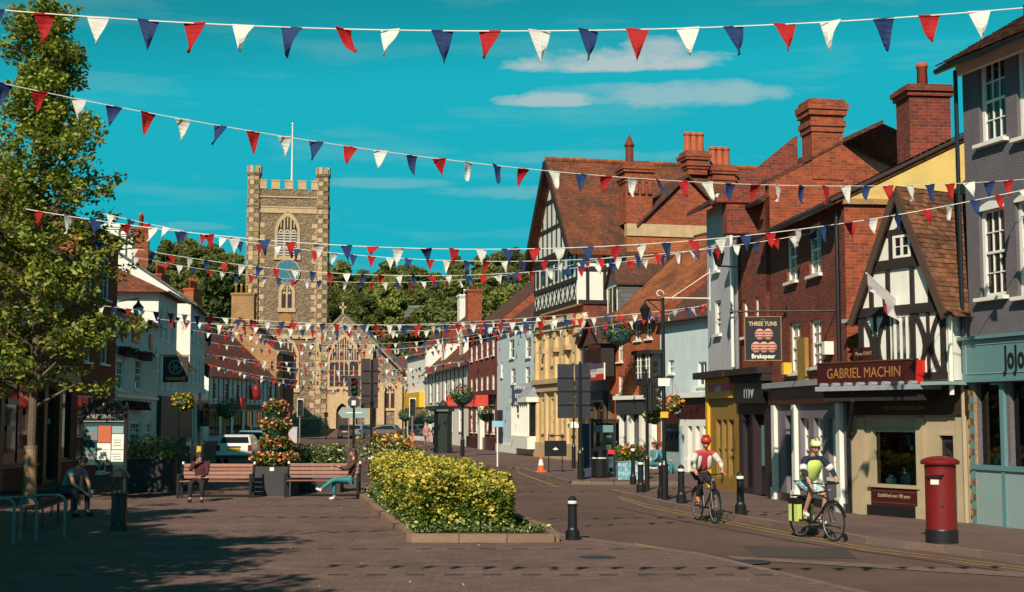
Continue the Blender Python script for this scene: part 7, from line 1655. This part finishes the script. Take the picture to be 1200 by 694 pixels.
# wall lamp on grey-white house, flag on gable
q = AT(842, 300, 37.5); T = thing('wall_lantern', 'black ornate lantern on a wall bracket beside the white pipe', 'lantern', (q.x, q.y, q.z)); MB().lathe([(.09, -.25), (.16, .05), (.17, .07), (.1, .22), (.02, .34)], n=6).build('lamp', BLACKM, T); MB().tube((0, 0, -.28), (.55, .1, -.3), .025).tube((0, 0, -.3), (0, 0, -.2), .03).build('arm', BLACKM, T)
fp = AT(1015, 320, 28.2); fe = AT(1062, 362, 29.0); T = thing('pole_flag', 'white and red flag on an angled pole in front of the timbered gable', 'flag', tuple(fe)); d = fp-fe; MB().tube((0, 0, 0), tuple(d), .016).build('pole', WHITE, T)
m = MB(); n = 8
for i in range(n+1):
    t = .25+.72*i/n; c = d*t; wob = .06*math.sin(i*1.3); m.v += [tuple(c), (c.x+.04+wob, c.y+wob, c.z-.34*(1-.35*(i/n))), (c.x+.10+wob*1.4, c.y-wob, c.z-.62*(1-.45*(i/n)))]
for i in range(n): a = i*3; m.f += [(a, a+3, a+4, a+1), (a+1, a+4, a+5, a+2)]; m.m += [0, 1 if 2 < i < 6 else 0]
fl_ = m.build('cloth', [mat('flag_white', (.7, .66, .66), .8, trans=.3), mat('flag_red', (.6, .05, .06), .8, trans=.3)], T)

# ================================================================== hedge in the planting bed
rs = np.random.RandomState(11)
HP = [G(438, 582), G(490, 630), G(594, 628), G(589, 616), G(560, 596), G(520, 576), G(478, 562), G(452, 564)]; HPL = [(p.x, p.y) for p in HP]
hx = [p[0] for p in HPL]; hy = [p[1] for p in HPL]
def edge_d(x, y):
    d = 9
    for i in range(len(HPL)):
        a = Vector(HPL[i]); b = Vector(HPL[(i+1) % len(HPL)]); p = Vector((x, y)); t = max(0, min(1, (p-a).dot(b-a)/(b-a).length_squared)); d = min(d, (a.lerp(b, t)-p).length)
    return d
def hh(x, y): return .92+.10*math.sin(x*2.1+y*.7)+.07*math.sin(x*5.3-y*3.1)
pts = []; cen = []
while len(cen) < 820:
    x, y = rs.uniform(min(hx), max(hx)), rs.uniform(min(hy), max(hy))
    if not inside(x, y, HPL): continue
    e = edge_d(x, y)
    if e > .32 and rs.rand() < .45: continue
    z = rs.uniform(.14, 1.) if e < .32 else rs.uniform(.78, 1.)
    cen.append((x, y, .12+z*hh(x, y)*(1 if e > .2 else .93)))
for i in range(420):
    k = rs.choice([0, 1, 1, 1, 2, 2, 7]); a = Vector(HPL[k]); b = Vector(HPL[(k+1) % len(HPL)]); q = a.lerp(b, rs.rand()); q = q+(Vector((sum(hx)/8, sum(hy)/8))-q).normalized()*rs.uniform(.12, .3)
    cen.append((q.x, q.y, .12+rs.uniform(.08, .95)*hh(q.x, q.y)))
P = clumps(cen, [rs.uniform(.14, .24) for _ in cen], 2000, 12, .35)
HG = tag(link('hedge', None, None, (0, 0, 0)), 'bright yellow-green hedge filling the kerbed planting bed', 'hedge')
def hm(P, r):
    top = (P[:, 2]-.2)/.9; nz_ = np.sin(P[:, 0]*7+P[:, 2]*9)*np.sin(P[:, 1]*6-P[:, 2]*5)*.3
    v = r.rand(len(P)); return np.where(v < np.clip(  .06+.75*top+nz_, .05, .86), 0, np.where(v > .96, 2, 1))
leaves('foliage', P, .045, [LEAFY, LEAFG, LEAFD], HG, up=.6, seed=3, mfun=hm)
m = MB()
for i in range(70):
    c = cen[i*7 % len(cen)]; m.tube((c[0], c[1], .08), (c[0]+rs.uniform(-.1, .1), c[1], c[2]), .012, .006, n=4)
m.build('stems', BARK, HG, kind='stuff')
# low plants at the hedge foot, grass tuft, taller flowers at the far end
P = []
for i in range(1500):
    t = rs.rand(); e = rs.randint(0, 2); a, b = (HP[0], HP[1]) if e == 0 else (HP[1], HP[2]); q = a.lerp(b, t); P.append((q.x+rs.normal()*.12-(.1 if e == 0 else 0), q.y-(.0 if e == 0 else .12)+rs.normal()*.08, .11+abs(rs.normal())*.09))
for i in range(500): q = G(625, 630); P.append((q.x+rs.normal()*.3, q.y+rs.normal()*.12, .11+abs(rs.normal())*.06))
P = [p for p in P if inside(p[0], p[1], BEDP)]
o = leaves('ground_cover', P, .04, [LEAFG, LEAFD, LEAFW], None, seed=8, kind='stuff')
q = G(456, 566); sh = thing('flower_clump', 'tall yellow and orange flowers at the far end of the hedge bed', 'plant', (q.x, q.y-.6, .1)); P = rs.normal(size=(1600, 3))*np.array([.5, .4, .25])+np.array([0, 0, .95]); P[:, 2] = np.clip(P[:, 2], .2, 1.5)
leaves('foliage', P, .06, [LEAFG, LEAFD, LEAFW], sh, seed=4); P2 = rs.normal(size=(160, 3))*np.array([.35, .3, .18])+np.array([.3, 0, 1.3]); leaves('flowers', P2, .06, [FLOY, FLOR], sh, seed=5, aspect=.9)

# ================================================================== street trees
def big_tree(name, label, loc, H_, n, fr, ls, seed, M, tr=.16, per=420, rmax=3.2, lean=None, guard=False, zlo=.3, fat=1.1):
    rs = np.random.RandomState(seed); root = thing(name, label, 'tree', loc); m = MB(); m.tube((0, 0, -.2), (.05, 0, H_*.35), tr, tr*.8, n=10).tube((.05, 0, H_*.35), (.1, .05, H_*.97), tr*.8, .03, n=8); C_ = []; Rr = []
    for i in range(n):
        h = zlo+(1-zlo)*((i+.3*rs.rand())/n); a = i*2.4+rs.rand()*.7; L = fr(h, a)*(.65+.4*rs.rand()); b = Vector((.05, 0, H_*h*.93)); p = b+Vector((L*math.cos(a), L*math.sin(a), L*(.35+.25*rs.rand())))
        mid = b.lerp(p, .5)+Vector((0, 0, .12*L)); m.tube(b, mid, .05, .03, n=5).tube(mid, p, .03, .01, n=5)
        for t in np.linspace(.3, 1, 6): q = (b.lerp(mid, t*2) if t < .5 else mid.lerp(p, t*2-1)); C_.append(tuple(q+Vector(rs.normal(size=3))*.16)); Rr.append((.24+.30*rs.rand())*(1.1-.3*t)*fat)
    m.build('trunk', BARK, root); leaves('crown', clumps(C_, Rr, per, seed, .25), ls, M, root, seed=seed, up=.4)
    return root
p = G(34, 590, .02); L0 = p.y
def fr_left(h, a):
    base = 2.75 if h < .55 else 1.35*(1-(h-.55)/.45)+.7
    if math.cos(a) > .5 and .60 < h < .68: base = 3.9 if .60 < h < .645 else base
    if .75 < h < .86: base *= .75
    return base
TR = big_tree('street_tree', 'tall light green street tree with timber trunk guard, left edge', (p.x, p.y, .02), 13.8, 84, fr_left, .072, 17, [LEAFL, LEAFL, LEAFG], .12, 420, zlo=.19, fat=1.0)
MB().lathe([(.17, .0), (.165, 1.45)], n=14).build('trunk_guard', WOODP, TR); MB().lathe([(.172, 1.40), (.172, 1.47)], n=14).build('guard_strap', ZINC, TR)
# trees that stand beside and behind the camera and throw the foreground shade
for (x, y, h, rm, sd, lb) in ((-10.4, 11.5, 9.5, 3.6, 31, 'broad street tree standing left of the viewer'), (-13.2, 18.5, 9, 3.7, 32, 'second broad street tree left of the plaza'), (-17.2, 26, 8, 3.2, 33, 'third street tree left of the plaza, before the bike hoops'), (-8.6, 3.5, 10, 3.6, 34, 'large street tree standing just behind the viewer')):
    big_tree('street_tree', lb, (x, y, .02), h, 60, lambda hh_, a, rm=rm: rm*math.sqrt(max(.08, 1-(2*hh_-1.15)**2*.9)), .12, sd, [LEAFL, LEAFD], .2, 230, zlo=.28, fat=1.9)

# ================================================================== bunting
def pennant_meshes():
    out = {}
    for c, M in CFL.items():
        L = []
        for v in range(3):
            m = MB(); w_, h = .105, .30; n = 6; T = .0015; k = [.0, .025, -.03][v]; q = [.01, -.012, .018][v]
            for side in (-1, 1):
                for i in range(n+1):
                    t = i/n; ww = w_*(1-t)+.002
                    for s in (-1, 0, 1): m.v.append((s*ww+q*t, k*math.sin(t*3.0)+.012*math.sin(s*1.6+t*4+v)*t*3+side*T, -h*t))
            N_ = (n+1)*3
            for side in (0, 1):
                for i in range(n):
                    for s in (0, 1): a = side*N_+i*3+s; f = (a, a+3, a+4, a+1); m.f.append(f if side == 0 else f[::-1]); m.m.append(0)
            m.box(-w_, -.006, -.012, w_, .006, .006)
            L.append(m.mesh('pennant', M))
        out[c] = L
    return out
PM = pennant_meshes(); SEQ = ['white', 'blue', 'red']
def bunting(label, pa, ya, pm_, pb, yb, gap=.46, start=0, size=1., seed=0, cuts=True):
    rr = random.Random(seed); A = AT(pa[0], pa[1], ya); B = AT(pb[0], pb[1], yb)
    # sag chosen so the cord passes the middle point
    lo, hi = 0., 1.
    for _ in range(40):
        t = (lo+hi)/2; q = A.lerp(B, t); px = 600+1600*q.x/(q.y*math.cos(PITCH)+(q.z-CAM_H)*math.sin(PITCH)); lo, hi = (t, hi) if px < pm_[0] else (lo, t)
    q = A.lerp(B, t); zz = AT(pm_[0], pm_[1], q.y).z; sag = (q.z-zz)/(4*t*(1-t))
    L = (B-A).length; n = max(8, int(L/gap)); T = thing('bunting', label, 'bunting', tuple(A), 0, 'strings of bunting across the street')
    f = lambda t: A.lerp(B, t)+Vector((0, 0, -4*sag*t*(1-t)))
    pts = [f(i/48)-A for i in range(49)]; MB().path(pts, .007 if ya < 20 else .009, 4).build('cord', CORD, T)
    an = math.atan2((B-A).y, (B-A).x)
    for i in range(n):
        t = (i+.5+rr.uniform(-.07, .07))/n; c = f(t)-A; d = f(t+.01)-f(t-.01); roll = math.atan2(d.z, math.hypot(d.x, d.y))
        o = link('pennant', PM[SEQ[(i+start) % 3]][rr.randrange(3)], T, tuple(c), (rr.gauss(0, .26), -roll+rr.gauss(0, .07), an+rr.gauss(0, .34))); o.scale = (size*rr.uniform(.93, 1.05), size, size*rr.uniform(.92, 1.06))
    return T
bunting('nearest bunting string, largest pennants, across the top of the view', (-30, 9), 12.6, (600, 36.5), (1235, 6), 12.6, gap=.455, start=1, seed=1)
bunting('bunting string sloping down from the tree to the grey building, above the tower', (-20, 93), 17.5, (590, 195), (1215, 209), 25.5, gap=.47, start=1, seed=2)
bunting('bunting string crossing low in front of the clock tower from the tree', (30, 245), 23, (430, 289), (1215, 219), 24.5, gap=.46, start=2, seed=3)
bunting('bunting string just behind, starting at the tall brown house roof', (120, 250), 34, (430, 300), (1010, 262), 33, gap=.46, start=0, seed=4)
bunting('bunting string below the tower clock, level with the hill trees', (105, 281), 36, (430, 322), (840, 288), 39, gap=.46, start=1, seed=5)
bunting('bunting string at the height of the church gable', (110, 357), 42, (470, 381), (845, 356), 43, gap=.42, start=0, seed=6)
bunting('bunting string close below the gable-height string, over the hotel front', (128, 372), 54, (450, 381), (690, 366), 60, gap=.46, start=2, seed=7)
bunting('bunting string hanging from the hotel sign to the bank', (190, 366), 66, (420, 409), (640, 378), 74, gap=.5, start=1, seed=8)
bunting('bunting string of small pennants over the parked cars', (200, 393), 74, (380, 413), (590, 386), 86, gap=.5, start=0, seed=9)
bunting('far bunting string crossing the church window', (205, 405), 90, (380, 434), (560, 420), 95, gap=.55, start=2, seed=10, size=1.2)
bunting('far bunting string low before the church buttresses', (235, 425), 105, (370, 447), (510, 436), 112, gap=.55, start=1, seed=11, size=1.2)
bunting('bunting string from the inn roof to the hill side trees', (215, 380), 84, (430, 394), (560, 376), 92, gap=.5, start=0, seed=12)

bunting('bunting string over the left signal and flower tower, ending at the bank cornice', (150, 370), 48, (420, 388), (700, 372), 54, gap=.42, start=2, seed=21)
bunting('sagging bunting string from the low cottage to the white blue house', (210, 384), 70, (400, 404), (612, 380), 80, gap=.44, start=0, seed=22)
bunting('far bunting string across the lower gable of the church', (225, 412), 98, (380, 425), (540, 405), 104, gap=.5, start=2, seed=23, size=1.2)
bunting('farthest bunting string over the cars by the church', (262, 432), 118, (380, 455), (500, 446), 122, gap=.5, start=0, seed=24, size=1.3)
bunting('bunting string low across the inn front and the church aisle', (300, 428), 122, (400, 440), (530, 424), 108, gap=.5, start=1, seed=25, size=1.2)
bunting('bunting string over the orange brick house and its flower basket', (560, 384), 62, (690, 384), (850, 350), 46, gap=.42, start=1, seed=26)
bunting('bunting string between the hill trees and the tudor gable, behind the tower-height rows', (150, 300), 44, (420, 331), (720, 300), 52, gap=.48, start=0, seed=27)

P = []
while len(P) < 420:
    x, y = rs.uniform(-9, 6), 17+28*rs.rand()**1.3
    if inside(x, y, plz) and not inside(x, y, BEDP): P.append((x, y, .03))
leaves('fallen_leaves', P, .02, [LEAFY, BARK, LEAFG], None, seed=77, up=3, kind='stuff')
